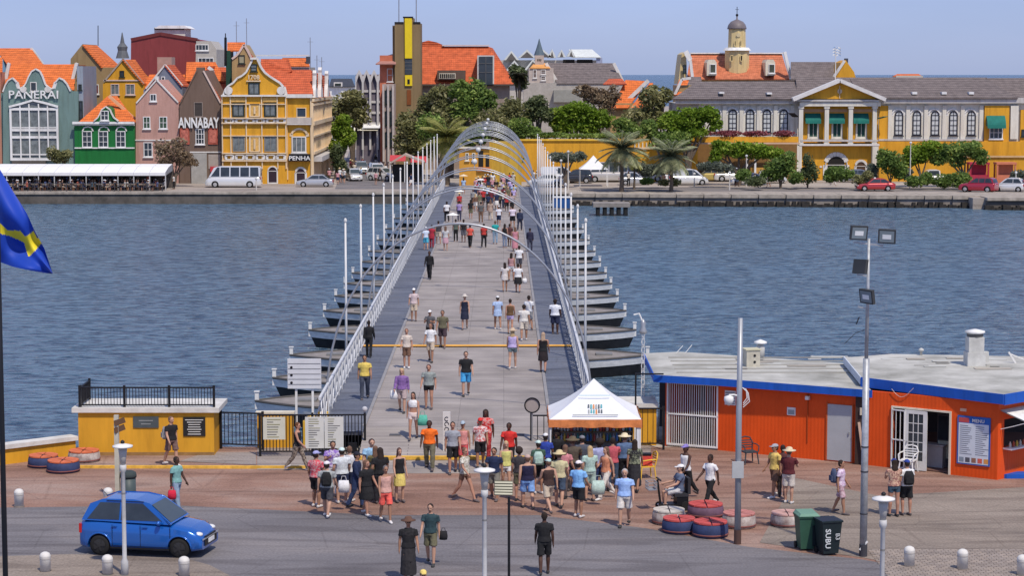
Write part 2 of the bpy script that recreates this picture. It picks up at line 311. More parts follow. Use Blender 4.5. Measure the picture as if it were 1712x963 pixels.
# ramp steps up to the bridge deck
# ------------------------------------------------------------------ far shore
FAR = 246.5
fl = MB(); fl.plan([(-400, FAR-0.5), (6.2, FAR-0.5), (6.2, 244.5), (24.5, 244.0), (50.0, 239.5), (50, 236), (400, 228), (900, 900), (-900, 900)], -3.0, 0.0)
tag(fl.build('far_shore_ground', ground_mat('far_ground', (0.33, 0.28, 0.24), (0.40, 0.35, 0.30), (0.47, 0.42, 0.36), 0.12)), kind='structure')
QW = mat('quay_stone', (0.055, 0.05, 0.042), var=0.5, scale=0.6, col2=(0.16, 0.14, 0.12)); QC = mat('quay_coping', (0.36, 0.315, 0.26), var=0.35, scale=1.2)
QW2 = mat('quay_stone_pale', (0.16, 0.14, 0.12), scale=0.5, col2=(0.33, 0.29, 0.25))
q = MB(); q.bx(-80, 6.1, FAR-1.0, FAR-0.5, -3, -0.10); q.build('quay_wall', QW)['kind'] = 'structure'
q = MB(); q.bx(-80, 6.1, FAR-1.15, FAR, -0.11, 0.16); q.build('quay_coping', QC)['kind'] = 'structure'
q = MB()
for i in range(15): q.bx(6.3+i*3.0, 9.27+i*3.0, 242.6-(i*0.30), 244.6, -3, -0.25+0.0*i)
q.build('quay_wall', QW2)['kind'] = 'structure'
q = MB()
for i in range(15): q.bx(6.3+i*3.0, 9.25+i*3.0, 242.4-(i*0.30), 245.2, -0.26, 0.12)
q.build('quay_coping', QC)['kind'] = 'structure'
q = MB(); random.seed(41)
for i in range(150):
    x = 6.3+i*0.36; w_ = random.uniform(0.15, 0.32); y = 242.5-(x-6.3)*0.1-(3.2 if x > 51.2 else 0); hh = random.uniform(-1.05, -0.55); q.bx(x-w_, x+w_, y-random.uniform(0.15, 0.6), y+0.3, -2.0, hh)
tag(q.build('waterline_rocks', mat('wet_rock', (0.035, 0.03, 0.025), var=0.5, scale=2)), kind='stuff')
q = MB(); q.bx(51.4, 120, 235.0, 246, -3, -0.2); q.build('quay_wall', QW)['kind'] = 'structure'
q = MB(); q.bx(51.3, 120, 234.7, 246.2, -0.21, 0.10); q.build('quay_coping', QC)['kind'] = 'structure'
# side street running away behind the corner building, asphalt
rr = [G(560, 316), G(700, 316), G(655, 250), G(622, 205), G(600, 205), G(585, 250)]
sheet('street', [(p.x, p.y) for p in rr], 0.012, M_ROAD)
sheet('road', [(8, 249.2), (120, 249.2), (120, 258), (8, 258)], 0.006, ground_mat('quay_road_right', (0.17, 0.15, 0.145), (0.22, 0.2, 0.185), (0.27, 0.24, 0.22), 0.2))
sheet('road', [(-80, 250), (5.5, 250), (5.5, 262), (-80, 262)], 0.006, ground_mat('quay_road', (0.30, 0.26, 0.23), (0.36, 0.31, 0.27), (0.40, 0.35, 0.31), 0.2))
# ------------------------------------------------------------------ bridge
BX = lambda d: -1.65-0.0041*d
BROT = atan(0.0041)
B0 = 73.6
# deck things are built in the frame of the bridge: local x across, local y along, local z above street level
def bridge_frame(name, label, cat, d, group=None, kind=None):
    return thing(name, label, cat, (BX(d), d, 0), BROT, group, kind)
def plank_mat():
    m = bpy.data.materials.new('deck_planks'); m.use_nodes = True; n = m.node_tree.nodes; l = m.node_tree.links; b = n['Principled BSDF']; b.inputs['Roughness'].default_value = 0.8; b.inputs['Specular IOR Level'].default_value = 0.25
    tc = n.new('ShaderNodeTexCoord'); br = n.new('ShaderNodeTexBrick'); br.inputs['Scale'].default_value = 1.0; br.inputs['Brick Width'].default_value = 3.35; br.inputs['Row Height'].default_value = 0.16; br.inputs['Mortar Size'].default_value = 0.012; br.offset = 0.5
    br.inputs['Color1'].default_value = (0.37, 0.33, 0.295, 1); br.inputs['Color2'].default_value = (0.295, 0.262, 0.245, 1); br.inputs['Mortar'].default_value = (0.13, 0.115, 0.11, 1)
    l.new(tc.outputs['Object'], br.inputs['Vector'])
    nz = n.new('ShaderNodeTexNoise'); nz.inputs['Scale'].default_value = 0.5; nz.inputs['Detail'].default_value = 6; l.new(tc.outputs['Object'], nz.inputs['Vector'])
    mx = n.new('ShaderNodeMixRGB'); mx.blend_type = 'OVERLAY'; mx.inputs[0].default_value = 0.6; l.new(br.outputs[0], mx.inputs[1]); l.new(nz.outputs[0], mx.inputs[2]); l.new(mx.outputs[0], b.inputs['Base Color'])
    return m
M_LANE = ground_mat('blue_grey_deck_coating', (0.105, 0.118, 0.155), (0.13, 0.145, 0.185), (0.165, 0.178, 0.215), 0.5, 0.2)
bd = bridge_frame('pontoon_bridge', 'long straight pontoon bridge with plank deck and blue-grey side lanes crossing the harbour', 'bridge', B0)
L = 244.5-B0; M_PL = plank_mat()
d_ = MB(); d_.bx(-3.35, 3.35, 4.0, L, DZ-0.12, DZ); d_.build('plank_deck', M_PL, bd)
rp = MB(); rp.add([(-3.35, -0.9, 0.02), (3.35, -0.9, 0.02), (3.35, 4.0, DZ-0.003), (-3.35, 4.0, DZ-0.003), (-3.35, -0.9, -0.2), (3.35, -0.9, -0.2), (3.35, 4, DZ-0.3), (-3.35, 4, DZ-0.3)], [(0,1,2,3), (4,7,6,5), (0,4,5,1), (2,6,7,3), (0,3,7,4), (1,5,6,2)]); rp.build('ramp', M_PL, bd)
for s in (-1, 1):
    e = MB(); e.bx(min(s*3.353, s*5.0), max(s*3.353, s*5.0), 2.9, L, DZ-0.12, DZ+0.012); e.build('side_lane', M_LANE, bd)
    e = MB(); e.bx(min(s*4.72, s*5.06), max(s*4.72, s*5.06), 3.0, L, DZ-0.55, DZ-0.121); e.bx(min(s*2.0, s*2.4), max(s*2.0, s*2.4), 3.0, L, DZ-0.6, DZ-0.121); e.build('steel_girder', mat('girder', (0.10, 0.10, 0.11)), bd)
    e = MB(); e.bx(min(s*3.36, s*5.05), max(s*3.36, s*5.05), 2.95, 6.0, -3, DZ-0.61); e.build('abutment', CONC, bd)
    e = MB(); e.bx(min(s*3.30, s*3.42), max(s*3.30, s*3.42), 4.1, L, DZ+0.013, DZ+0.045); e.build('lane_edging', mat('edging', (0.28, 0.27, 0.27)), bd)
for dd in (100.6, ):
    e = MB(); e.bx(-5.0, 5.0, dd-B0-0.16, dd-B0+0.22, DZ+0.05, DZ+0.085); e.build('expansion_joint', mat('orange_yellow_paint', (0.80, 0.42, 0.08), var=0.15), bd)
e = MB(); e.bx(-4.1, 3.35, 0.4, 0.62, 0.24, 0.35); e.build('expansion_joint', YL, bd)
for k in range(1, 15):
    e = MB(); e.bx(-3.34, 3.34, 27+k*10.6, 27.12+k*10.6, DZ+0.001, DZ+0.012); e.build('deck_joint', mat('joint', (0.16, 0.14, 0.13)), bd)
# railings
RW = mat('railing_white', (0.60, 0.61, 0.62), rough=0.5, var=0.15)
pan = MB(); PW = 1.7
pan.bx(-0.055, 0.055, -0.055, 0.055, -0.02, 1.20); pan.bar((0, 0, 1.16), (0, PW, 1.16), 0.09, 0.09); pan.bar((0, 0, 0.12), (0, PW, 0.12), 0.07, 0.06)
pan.bar((0, 0, 0.12), (0, PW/2, 1.16), 0.05, 0.05); pan.bar((0, PW/2, 1.16), (0, PW, 0.12), 0.05, 0.05); pan.bar((0, 0, 1.1), (0, PW/2, 0.14), 0.035, 0.035); pan.bar((0, PW/2, 0.14), (0, PW, 1.1), 0.035, 0.035)
pan.bar((0, 0, 1.0), (0.38, 0, 0.05), 0.05, 0.05); pan.bar((0, 0, 0.0), (0.42, 0, 0.0), 0.06, 0.06)
panm = pan.mesh('railing_panel', [RW])
for s, side in ((-1, 'left'), (1, 'right')):
    rt = bridge_frame('bridge_railing', 'white lattice railing along the bridge on the side of the '+('pale information board' if s < 0 else 'orange snack building'), 'railing', B0, 'lattice railings along the bridge')
    nP = int((L-3.5)/PW)
    for k in range(nP): inst('railing_panel', panm, rt, (s*4.88, 3.2+k*PW+(PW if s < 0 else 0), DZ), rz=pi if s < 0 else 0)
# arches
GAL = mat('arch_steel', (0.36, 0.38, 0.41), rough=0.35, metal=0.45, var=0.12)
AD = [80.5, 105, 125.5, 145, 162, 180, 200, 221, 240]
am = MB(); N = 40
def apt(t, dx, hx): return (-(4.95+dx)*cos(pi*t), 0, DZ+0.1+(hx)*sin(pi*t)**0.92)
am2 = MB()
am.tube([apt(i/N, 0, 7.05) for i in range(N+1)], 0.042, 8)
am2.tube([Vector(apt(i/N, -0.02, 7.17))+Vector((0, 0.20, 0)) for i in range(N+1)], 0.03, 6)
for i in range(1, N, 2): am2.bar(apt(i/N, 0, 7.05), Vector(apt(i/N, -0.02, 7.17))+Vector((0, 0.20, 0)), 0.025, 0.025)
am3 = MB().tube([Vector(apt(i/N, -0.02, 7.30))+Vector((0, 0.62, 0)) for i in range(N+1)], 0.038, 6).tube([Vector(apt(i/N, -0.02, 6.95))+Vector((0, -0.5, 0)) for i in range(N+1)], 0.03, 6)
for i in range(1, N, 2): am3.bar(Vector(apt(i/N, -0.02, 6.95))+Vector((0, -0.5, 0)), Vector(apt(i/N, -0.02, 7.30))+Vector((0, 0.62, 0)), 0.025, 0.025)
am3m = am3.mesh('outer_truss', [GAL], True)
amm = am.mesh('arch_tube', [GAL], True); am2m = am2.mesh('light_rail', [GAL], True)
foot = MB(); foot.bx(-5.12, -4.8, -0.16, 0.5, DZ-0.35, DZ+0.3); foot.bx(4.8, 5.12, -0.16, 0.5, DZ-0.35, DZ+0.3); footm = foot.mesh('footing', [STEEL])
lampm = MB().tube([(0, 0.2, 7.9), (0, 0.2, 8.3)], 0.025, 6).ball((0, 0.2, 8.42), 0.17, 12).mesh('globe_lamp', [mat('opal_globe', (0.62, 0.61, 0.58), rough=0.4)], True)
ords = ['nearest', 'second', 'third', 'fourth', 'fifth', 'sixth', 'seventh', 'eighth', 'farthest']
for i, d in enumerate(AD):
    t = bridge_frame('light_arch', '%s steel light arch over the bridge deck counting from the street' % ords[i], 'arch', d, 'steel arches spanning the bridge')
    inst('arch_tube', amm, t); inst('footing', footm, t)
    if i: inst('light_rail', am2m, t)
    if i > 1: inst('globe_lamp', lampm, t)
    if i > 5: inst('outer_truss', am3m, t)
# tall white poles beside the railings
pm = MB(); pm.tube([(0, 0, -0.3), (0, 0, 4), (0, 0, 7.0)], [0.06, 0.052, 0.042], 8); pmm = pm.mesh('pole_shaft', [WHITE], True)
cm = MB().lathe([(0.07, 7.0), (0.07, 7.08), (0.03, 7.16)], 8).mesh('pole_cap', [WHITE])
k = 0
for s in (-1, 1):
    for i in range(14):
        d = 95.5+i*10.3
        if s > 0: d += 0.0
        t = bridge_frame('banner_pole', '%s tall bare white pole on the %s side of the bridge' % (['first', 'second', 'third', 'fourth', 'fifth', 'sixth', 'seventh', 'eighth', 'ninth', 'tenth', 'eleventh', 'twelfth', 'thirteenth', 'fourteenth'][i], 'information board' if s < 0 else 'snack building'), 'pole', d, 'white poles beside the bridge')
        inst('pole_shaft', pmm, t, (s*5.28, 0, 0)); inst('pole_cap', cm, t, (s*5.28, 0, 0))
# pontoon boats
def boat_meshes():
    hw = 2.55
    def outline(k=1.0, z=0.0, tip=8.75, ofs=0.0):
        pts = []
        for i in range(9):
            u = i/8; x = 3.0+(tip-3.0)*u; w = hw*k*(1-u**2.2)*0.96+0.05
            pts.append((x, w))
        return pts
    def side(z, k, tip): return [(x, w, z) for x, w in outline(k, z, tip)]+[(x, -w, z) for x, w in reversed(outline(k, z, tip))]
    def band(z0, z1, k0, k1, t0, t1):
        mb = MB(); a = side(z0, k0, t0); b = side(z1, k1, t1); n = len(a)
        mb.add(a+b, [(i, n+i, n+(i+1) % n, (i+1) % n) for i in range(n)]+[tuple(range(n)), tuple(range(2*n-1, n-1, -1))]); return mb
    hull = band(WZ-0.3, -0.66, 0.86, 0.97, 8.3, 8.68); strake = band(-0.665, -0.30, 0.985, 1.03, 8.7, 8.82)
    deck = band(-0.36, -0.27, 0.96, 0.96, 8.6, 8.6)
    rub = MB(); o = side(-0.27, 1.02, 8.8)
    rub.tube(o, 0.055, 6)
    post = MB().bx(8.66, 8.82, -0.08, 0.08, -0.62, 0.10).bx(8.63, 8.85, -0.11, 0.11, 0.10, 0.14)
    bt = MB(); bt.bx(4.9, 5.1, 0.9, 1.1, -0.27, -0.1); bt.bx(4.9, 5.1, -1.1, -0.9, -0.27, -0.1); bt.bx(6.2, 7.0, -0.35, 0.35, -0.27, -0.18)
    return hull, strake, deck, rub, post, bt
HB = mat('black_hull', (0.018, 0.018, 0.02), rough=0.5, var=0.4, scale=2); SW = mat('hull_white_band', (0.72, 0.72, 0.70), var=0.2, scale=2, stretch=(1, 1, 3)); DG = mat('boat_deck_grey', (0.25, 0.225, 0.205), var=0.25, scale=1.5)
bm_ = [(n_, mb.mesh(n_, [m_])) for (n_, m_), mb in zip((('hull', HB), ('white_band', SW), ('deck', DG), ('gunwale', mat('gunwale_dark', (0.09, 0.085, 0.08))), ('bow_post', SW), ('deck_fitting', mat('fitting', (0.2, 0.2, 0.2)))), boat_meshes())]
BL = [91, 98, 106, 116.5, 126, 134.5, 142.5, 150, 159, 168.5, 180, 193, 207, 221, 234]
for i, d in enumerate(BL):
    for s in (-1, 1):
        if s > 0 and i < 2: continue
        j = i if s < 0 else i-2
        t = bridge_frame('pontoon_boat', '%s black and white pontoon boat under the bridge on the %s side' % (['first', 'second', 'third', 'fourth', 'fifth', 'sixth', 'seventh', 'eighth', 'ninth', 'tenth', 'eleventh', 'twelfth', 'thirteenth', 'fourteenth', 'fifteenth'][j], 'information board' if s < 0 else 'snack building'), 'pontoon', d, 'pontoon boats carrying the bridge')
        for n_, me in bm_:
            inst(n_, me, t, rz=0 if s > 0 else pi)
        random.seed(i*7+s)
        if random.random() < 0.5: inst('deck_box', MB().bx(5.3, 5.9, -0.3, 0.3, -0.27, 0.05).mesh('deck_box', [mat('box_dark', (0.08, 0.08, 0.09))]), t, rz=0 if s > 0 else pi)
# ------------------------------------------------------------------ near quay structures
class Seg:
    """a straight wall line in plan from a to b; u metres along it, out metres toward the street"""
    def __init__(s, a, b):
        s.a = Vector((a[0], a[1])); s.b = Vector((b[0], b[1])); s.L = (s.b-s.a).length; s.d = (s.b-s.a)/s.L; s.n = Vector((s.d.y, -s.d.x)); s.ang = atan2(s.d.y, s.d.x)
    def u(s, px):
        k = (px-CX)/F; # X = k*(Y*CP + 1.2)
        return (k*(s.a.y*CP+1.2)-s.a.x)/(s.d.x-k*s.d.y*CP)
    def z(s, u, py): p = s.a+s.d*u; return at(0, py, p.y).z
    def loc(s, u, out=0.0, z=0.0): p = s.a+s.d*u+s.n*out; return (p.x, p.y, z)
SEGF = set()
def W(name, seg, u0, u1, z0, z1, o0, o1, m, parent):       # box on a wall line, built in the wall's own frame
    mb = MB().bx(u0, u1, -o1, -o0, z0, z1); o = mb.build(name, m, parent); SEGF.add(o.name)
    if parent is None or parent.name not in SEGF: o.location = (seg.a.x, seg.a.y, 0); o.rotation_euler = (0, 0, seg.ang)
    return o
def rail(name, seg, z0, z1, step, m, label, cat, post_every=None, parent=None, bar=0.022, group=None):
    t = thing(name, label, cat, (seg.a.x, seg.a.y, 0), seg.ang, group) if parent is None else parent
    MB().bar((0, 0, z1), (seg.L, 0, z1), 0.05, 0.05).build('top_rail', m, t); MB().bar((0, 0, z0+0.08), (seg.L, 0, z0+0.08), 0.045, 0.045).build('bottom_rail', m, t)
    n = int(seg.L/step); bmh = MB().bx(-bar/2, bar/2, -bar/2, bar/2, z0+0.08, z1).mesh('bar', [m])
    for i in range(1, n): inst('bar', bmh, t, (i*seg.L/n, 0, 0))
    ps = MB().bx(-0.04, 0.04, -0.04, 0.04, 0 if z0 < 0.3 else z0, z1+0.08).mesh('post', [m])
    k = post_every or 1
    for i in range(k+1): inst('post', ps, t, (i*seg.L/k, 0, 0))
    return t
# yellow kiosk wall with its white slab
kx0, kx1 = -15.35, -10.55; kd = 76.2
t = thing('quay_kiosk', 'low yellow ochre block with white roof slab and two plaques at the water edge', 'kiosk', (kx0, kd, 0))
MB().bx(0, kx1-kx0, 0, 2.0, 0, 1.55).build('wall', YEL, t)
MB().bx(-0.2, kx1-kx0+0.2, -0.12, 2.2, 1.553, 1.72).build('roof_slab', mat('slab_white', (0.62, 0.60, 0.55), var=0.2, bump=0.3), t)
MB().bx(0, kx1-kx0, -0.012, 0, 0, 0.12).build('plinth', mat('plinth_dirty', (0.30, 0.17, 0.06), var=0.3), t)
pq = MB().bx(1.95, 2.85, -0.04, -0.005, 1.0, 1.40).build('plaque', mat('slate_plaque', (0.07, 0.085, 0.09), var=0.3), t)
pq2 = MB().bx(3.72, 4.5, -0.04, -0.005, 0.70, 1.38).build('plaque', mat('black_plaque', (0.02, 0.02, 0.02)), t)
WM = mat('sign_white', (0.7, 0.7, 0.66)); random.seed(4)
for i in range(7):
    ww = random.uniform(0.2, 0.33); MB().bx(4.11-ww, 4.11+ww, -0.047, -0.041, 0.76+i*0.085, 0.785+i*0.085).build('text_line', WM, pq2)
for i in range(2): MB().bx(2.15+i*0.08, 2.65-i*0.08, -0.047, -0.041, 1.24-i*0.12, 1.275-i*0.12).build('text_line', mat('worn_lettering', (0.25, 0.27, 0.27)), pq)
rail('terrace_railing', Seg((kx0+0.05, kd+0.1), (kx1, kd+0.1)), 1.72, 2.42, 0.11, BLACK, 'black metal railing standing on the white slab of the yellow block, facing the road', 'railing', 3)
rail('terrace_railing', Seg((kx0+0.05, kd+1.9), (kx0+0.055, kd+0.2)), 1.72, 2.42, 0.13, BLACK, 'short black railing along the open side end of the white slab', 'railing', 1)
# low boundary wall at the far left
a = G(-60, 786); b = G(127, 762); s = Seg((a.x, a.y), (b.x, b.y))
t = thing('quay_wall', 'low yellow wall with pale coping beside the yellow block', 'wall'); 
W('wall', s, 0, s.L, 0, 0.55, -0.3, 0, YEL, t); W('coping', s, -0.05, s.L+0.05, 0.553, 0.70, -0.45, 0.1, mat('slab_white', (0.62, 0.6, 0.55)), t)
# gates and fences between the block and the bridge
rail('quay_gate', Seg((-10.5, 77.6), (-8.95, 77.3)), 0.1, 1.33, 0.14, BLACK, 'black barred gate between the yellow block and the fence with notices', 'gate', 1)
t = thing('gate_wall', 'short yellow wall behind the black barred fence', 'wall'); MB().bx(-9.2, -7.9, 77.75, 77.95, 0, 1.25).build('wall', YEL, t); MB().bx(-9.25, -7.85, 77.7, 78.0, 1.253, 1.33).build('coping', CREAM, t)
fs = Seg((-8.9, 76.0), (-5.2, 76.1)); fence = rail('notice_fence', fs, 0.1, 1.48, 0.115, BLACK, 'black barred fence carrying two pale notice boards left of the bridge entrance', 'fence', 2, bar=0.03)
MB().ball((3.7, 0, 1.68), 0.10, 12).tube([(3.7, 0, 1.5), (3.7, 0, 1.62)], 0.03).build('finial', mat('grey_ball', (0.5, 0.5, 0.52)), fence, True)
MB().bx(3.1, 3.42, -0.14, -0.05, 0.12, 0.5).build('meter_box', BLACK, fence)
def notice(parent, x0, x1, z0, z1, y, col, rows, seed=1, header=None):
    p = MB().bx(x0, x1, y-0.03, y, z0, z1).build('notice_board', col, parent); random.seed(seed)
    w = x1-x0; h = (z1-z0)/(rows+1); INK = mat('ink_grey', (0.12, 0.12, 0.12)); INK2 = mat('ink_olive', (0.25, 0.24, 0.12))
    for i in range(rows):
        z = z1-h*(i+1); k = random.uniform(0.35, 0.85)
        MB().bx(x0+w*0.18, x0+w*(0.18+0.75*k), y-0.035, y-0.031, z-h*0.16, z+h*0.16).build('text_line', INK if random.random() < 0.6 else INK2, p)
    return p
NB = mat('notice_cream', (0.58, 0.57, 0.47), var=0.08); NB2 = mat('notice_grey', (0.60, 0.60, 0.56), var=0.08)
notice(fence, 0.12, 0.9, 0.62, 1.42, -0.06, NB, 8, 2); notice(fence, 1.6, 2.26, 0.3, 1.42, -0.06, NB2, 13, 5); notice(fence, 2.28, 2.95, 0.3, 1.42, -0.06, NB2, 13, 8)
t = thing('information_board', 'pale grey board with ruled lines on two posts standing over the pontoons', 'sign', (-8.17, 78.6, 0))
p = MB().bx(0, 1.22, -0.03, 0.03, 2.05, 3.15).build('board', mat('board_grey', (0.62, 0.63, 0.65), var=0.05), t)
for i in range(5): MB().bx(0.02, 1.2, -0.04, -0.031, 2.2+i*0.19, 2.215+i*0.19).build('text_line', mat('ink_grey', (0.12,)*3), p)
for i in range(3): MB().tube([(0.14, -0.03, 2.27+i*0.28), (0.14, -0.045, 2.27+i*0.28)], 0.05, 10).build('symbol', BLACK, p)
for x in (0.3, 0.9): MB().bx(x-0.04, x+0.04, 0.03, 0.1, -0.5, 2.9).build('post', WHITE, t)
t = thing('mooring_dolphin', 'small yellow concrete block beside the foot of the bridge railing', 'block', (-7.7, 79.2, 0)); MB().plan([(0, 0), (1.5, 0), (1.3, 1.3), (0.1, 1.3)], -1.6, 0.75).build('block', YELP, t); MB().tube([(0.7, 0.6, 0.75), (0.7, 0.6, 1.0)], 0.2, 10).build('bollard_head', YELP, t)
# right fence, ring sign, post
rail('short_fence', Seg((0.68, 76.1), (1.35, 76.1)), 0.1, 1.45, 0.2, BLACK, 'short black barred fence right of the bridge entrance under the round sign', 'fence', 1, bar=0.03)
t = thing('round_sign', 'round sign with black ring on a thin post by the short fence', 'sign', (0.71, 76.0, 0))
rg = MB(); 
for i in range(24):
    a0 = 2*pi*i/24; a1 = 2*pi*(i+1)/24; rg.bar((0.26*cos(a0), 0, 1.83+0.26*sin(a0)), (0.26*cos(a1), 0, 1.83+0.26*sin(a1)), 0.045, 0.045)
rg.build('ring', BLACK, t); MB().tube([(0, 0.01, 1.83), (0, 0.03, 1.83)], 0.25, 24).build('sign_plate', mat('plate_back', (0.36, 0.31, 0.29)), t); MB().tube([(0, 0.04, 0), (0, 0.04, 1.8)], 0.025).build('post', STEEL, t)
t = thing('slender_marker_post', 'slim white post with dark scribbled markings standing before the ramp', 'post', tuple(G(747, 772)))
MB().bx(-0.13, 0.13, -0.05, 0.05, 0, 1.75).build('post_body', mat('marker_white', (0.66, 0.63, 0.6)), t); MB().bx(-0.3, 0.3, -0.2, 0.2, 0, 0.06).build('foot_plate', BLACK, t)
random.seed(5)
for i in range(8):
    z = 0.25+i*0.18
    MB().tube([(0.07*cos(a_), -0.055, z+0.07*sin(a_)) for a_ in [k*pi/4+i for k in range(7)]], 0.014, 5).build('scribble', BLACK, t)
# ------------------------------------------------------------------ souvenir tent
tent = thing('souvenir_tent', 'white pyramid canopy tent with orange valance and printed sign over a souvenir stall', 'tent', (2.75, 72.5, 0))
def pyramid(hw, z0, z1, m, parent, name='canopy', n=8):
    mb = MB(); c = [(-hw, -hw), (hw, -hw), (hw, hw), (-hw, hw)]
    for k in range(4):
        a, b = Vector((*c[k], z0)), Vector((*c[(k+1) % 4], z0)); ap = Vector((0, 0, z1)); g = []
        for i in range(n+1):
            u = i/n; row = []
            for j in range(n+1):
                v = j/n; p = a.lerp(b, v).lerp(ap, u); sag = sin(pi*u)*0.10*(hw/1.5)+sin(pi*v)*0.05*(1-u); p.z -= sag; row.append(p)
            g.append(row)
        vs = [p for r_ in g for p in r_]; fs = [(i*(n+1)+j, i*(n+1)+j+1, (i+1)*(n+1)+j+1, (i+1)*(n+1)+j) for i in range(n) for j in range(n)]; mb.add(vs, fs)
    return mb.build(name, m, parent, True)
CANV = mat('white_canvas', (0.74, 0.75, 0.76), rough=0.8, var=0.05); cn = pyramid(1.52, 2.12, 3.28, CANV, tent)
vl = MB(); 
for k, (x0, y0, x1, y1) in enumerate(((-1.54, -1.54, 1.54, -1.54), (1.54, -1.54, 1.54, 1.54), (1.54, 1.54, -1.54, 1.54), (-1.54, 1.54, -1.54, -1.54))):
    pts = []; n = 14
    for i in range(n+1):
        u = i/n; w = 0.02*sin(u*18+k); dx = (y1-y0)/3.08*w; dy = -(x1-x0)/3.08*w; pts.append((x0+(x1-x0)*u+dx, y0+(y1-y0)*u+dy))
    vl.add([(x, y, 2.13) for x, y in pts]+[(x*1.005, y*1.005, 1.86+0.015*sin(i*1.7)) for i, (x, y) in enumerate(pts)], [(i, i+1, n+2+i, n+1+i) for i in range(n)])
vl.build('valance', mat('orange_canvas', (0.66, 0.22, 0.07), var=0.3, scale=4), tent)
legm = MB().bx(-0.025, 0.025, -0.025, 0.025, 0, 2.1).mesh('leg', [WHITE])
for x in (-1.48, 1.48):
    for y in (-1.48, 1.48): inst('leg', legm, tent, (x, y, 0))
MB().bx(1.36, 1.46, -1.5, -1.4, 0.3, 2.0).build('side_flap', CANV, tent)
sl_ = atan(1.1/1.52); rot = (atan2(1.1, 1.52), 0, 0)
MD = mat('print_dark', (0.10, 0.12, 0.13)); MO = mat('print_orange', (0.6, 0.25, 0.1)); MT = mat('print_teal', (0.1, 0.35, 0.38))
random.seed(31)
for r_ in range(2):                                   # the printed emblem: two rows of blocky coloured characters
    for i in range(6):
        y = -0.86-r_*0.19; z = 3.28+y*0.763-0.09; x = -0.24+i*0.085; hh = random.uniform(0.13, 0.17)
        MB().add([(x, y-hh, z-hh*0.763), (x+0.06, y-hh, z-hh*0.763), (x+0.06, y, z), (x+0.012, y, z)], [(0, 1, 2, 3)]).build('printed_character', [MD, MT, MO, mat('print_grey', (0.32, 0.34, 0.34))][(i+r_*3+random.randrange(2)) % 4], cn)
MB().add([(-0.75, -1.38, 2.24), (0.75, -1.38, 2.24), (0.75, -1.355, 2.26), (-0.75, -1.355, 2.26)], [(0, 1, 2, 3)]).build('text_line', MD, cn)
MB().add([(-0.52, -0.70, 2.80), (0.52, -0.70, 2.80), (0.52, -0.68, 2.815), (-0.52, -0.68, 2.815)], [(0, 1, 2, 3)]).build('text_line', MT, cn)
# stall shelving with bottles and boxes
t = thing('souvenir_shelf', 'tall dark shelf rack packed with small bottles and boxes under the tent', 'shelf', (2.75, 73.55, 0))
SH = mat('shelf_wood', (0.20, 0.14, 0.08)); 
for z in (0.55, 0.95, 1.3, 1.62): MB().bx(-1.35, 1.35, -0.15, 0.15, z, z+0.03).build('shelf_board', SH, t)
for x in (-1.37, 0, 1.37): MB().bx(x-0.02, x+0.02, -0.15, 0.15, 0, 2.0).build('upright', SH, t)
MB().bx(-1.35, 1.35, 0.151, 0.17, 0.4, 1.95).build('back_panel', mat('stall_backing', (0.42, 0.40, 0.36)), t)
random.seed(9); gcols = [(0.75, 0.74, 0.7), (0.1, 0.25, 0.55), (0.7, 0.5, 0.08), (0.08, 0.35, 0.3), (0.6, 0.12, 0.1), (0.75, 0.74, 0.7), (0.35, 0.38, 0.5)]
gm = [MB().lathe([(0.038, 0), (0.045, 0.02), (0.045, 0.17), (0.018, 0.21), (0.018, 0.27)], 8).mesh('bottle', [mat('goods_%d' % i, c, rough=0.4)], True) for i, c in enumerate(gcols)]
for r_, z in enumerate((0.98, 1.33, 1.65)):
    for i in range(24):
        kk = random.randrange(len(gm)); b_ = inst('souvenir_bottle', gm[kk], None, (2.75-1.28+i*0.111, 73.5+random.uniform(-0.04, 0.04), z+0.001)); tag(b_, 'small %s souvenir bottle on the %s shelf under the white tent' % (['white', 'blue', 'amber', 'teal', 'red', 'cream white', 'slate'][kk], ['lowest bottle', 'middle', 'top'][r_]), 'bottle', 'souvenir bottles on the stall shelves')
tb = thing('stall_table', 'low display table with dark cloth in front of the souvenir shelves', 'table', (2.9, 72.6, 0))
MB().bx(-1.1, 1.1, -0.35, 0.35, 0.72, 0.75).build('table_top', SH, tb); MB().bx(-1.12, 1.12, -0.37, 0.37, 0.15, 0.719).build('table_skirt', mat('dark_cloth', (0.05, 0.055, 0.08)), tb)
for i, (x, c) in enumerate(((-0.8, (0.6, 0.1, 0.1)), (-0.2, (0.7, 0.65, 0.5)), (0.4, (0.1, 0.2, 0.4)), (0.9, (0.7, 0.45, 0.1)))):
    tag(MB().bx(-0.2, 0.2, -0.15, 0.15, 0, 0.16).bx(-0.17, 0.17, -0.12, 0.12, 0.16, 0.2, 1).build('goods_tray', [SH, cloth(c)], loc=(2.9+x, 72.6, 0.751)), '%s goods tray on the low table under the white tent' % ['red', 'cream', 'navy', 'amber'][i], 'tray', 'trays on the stall table')
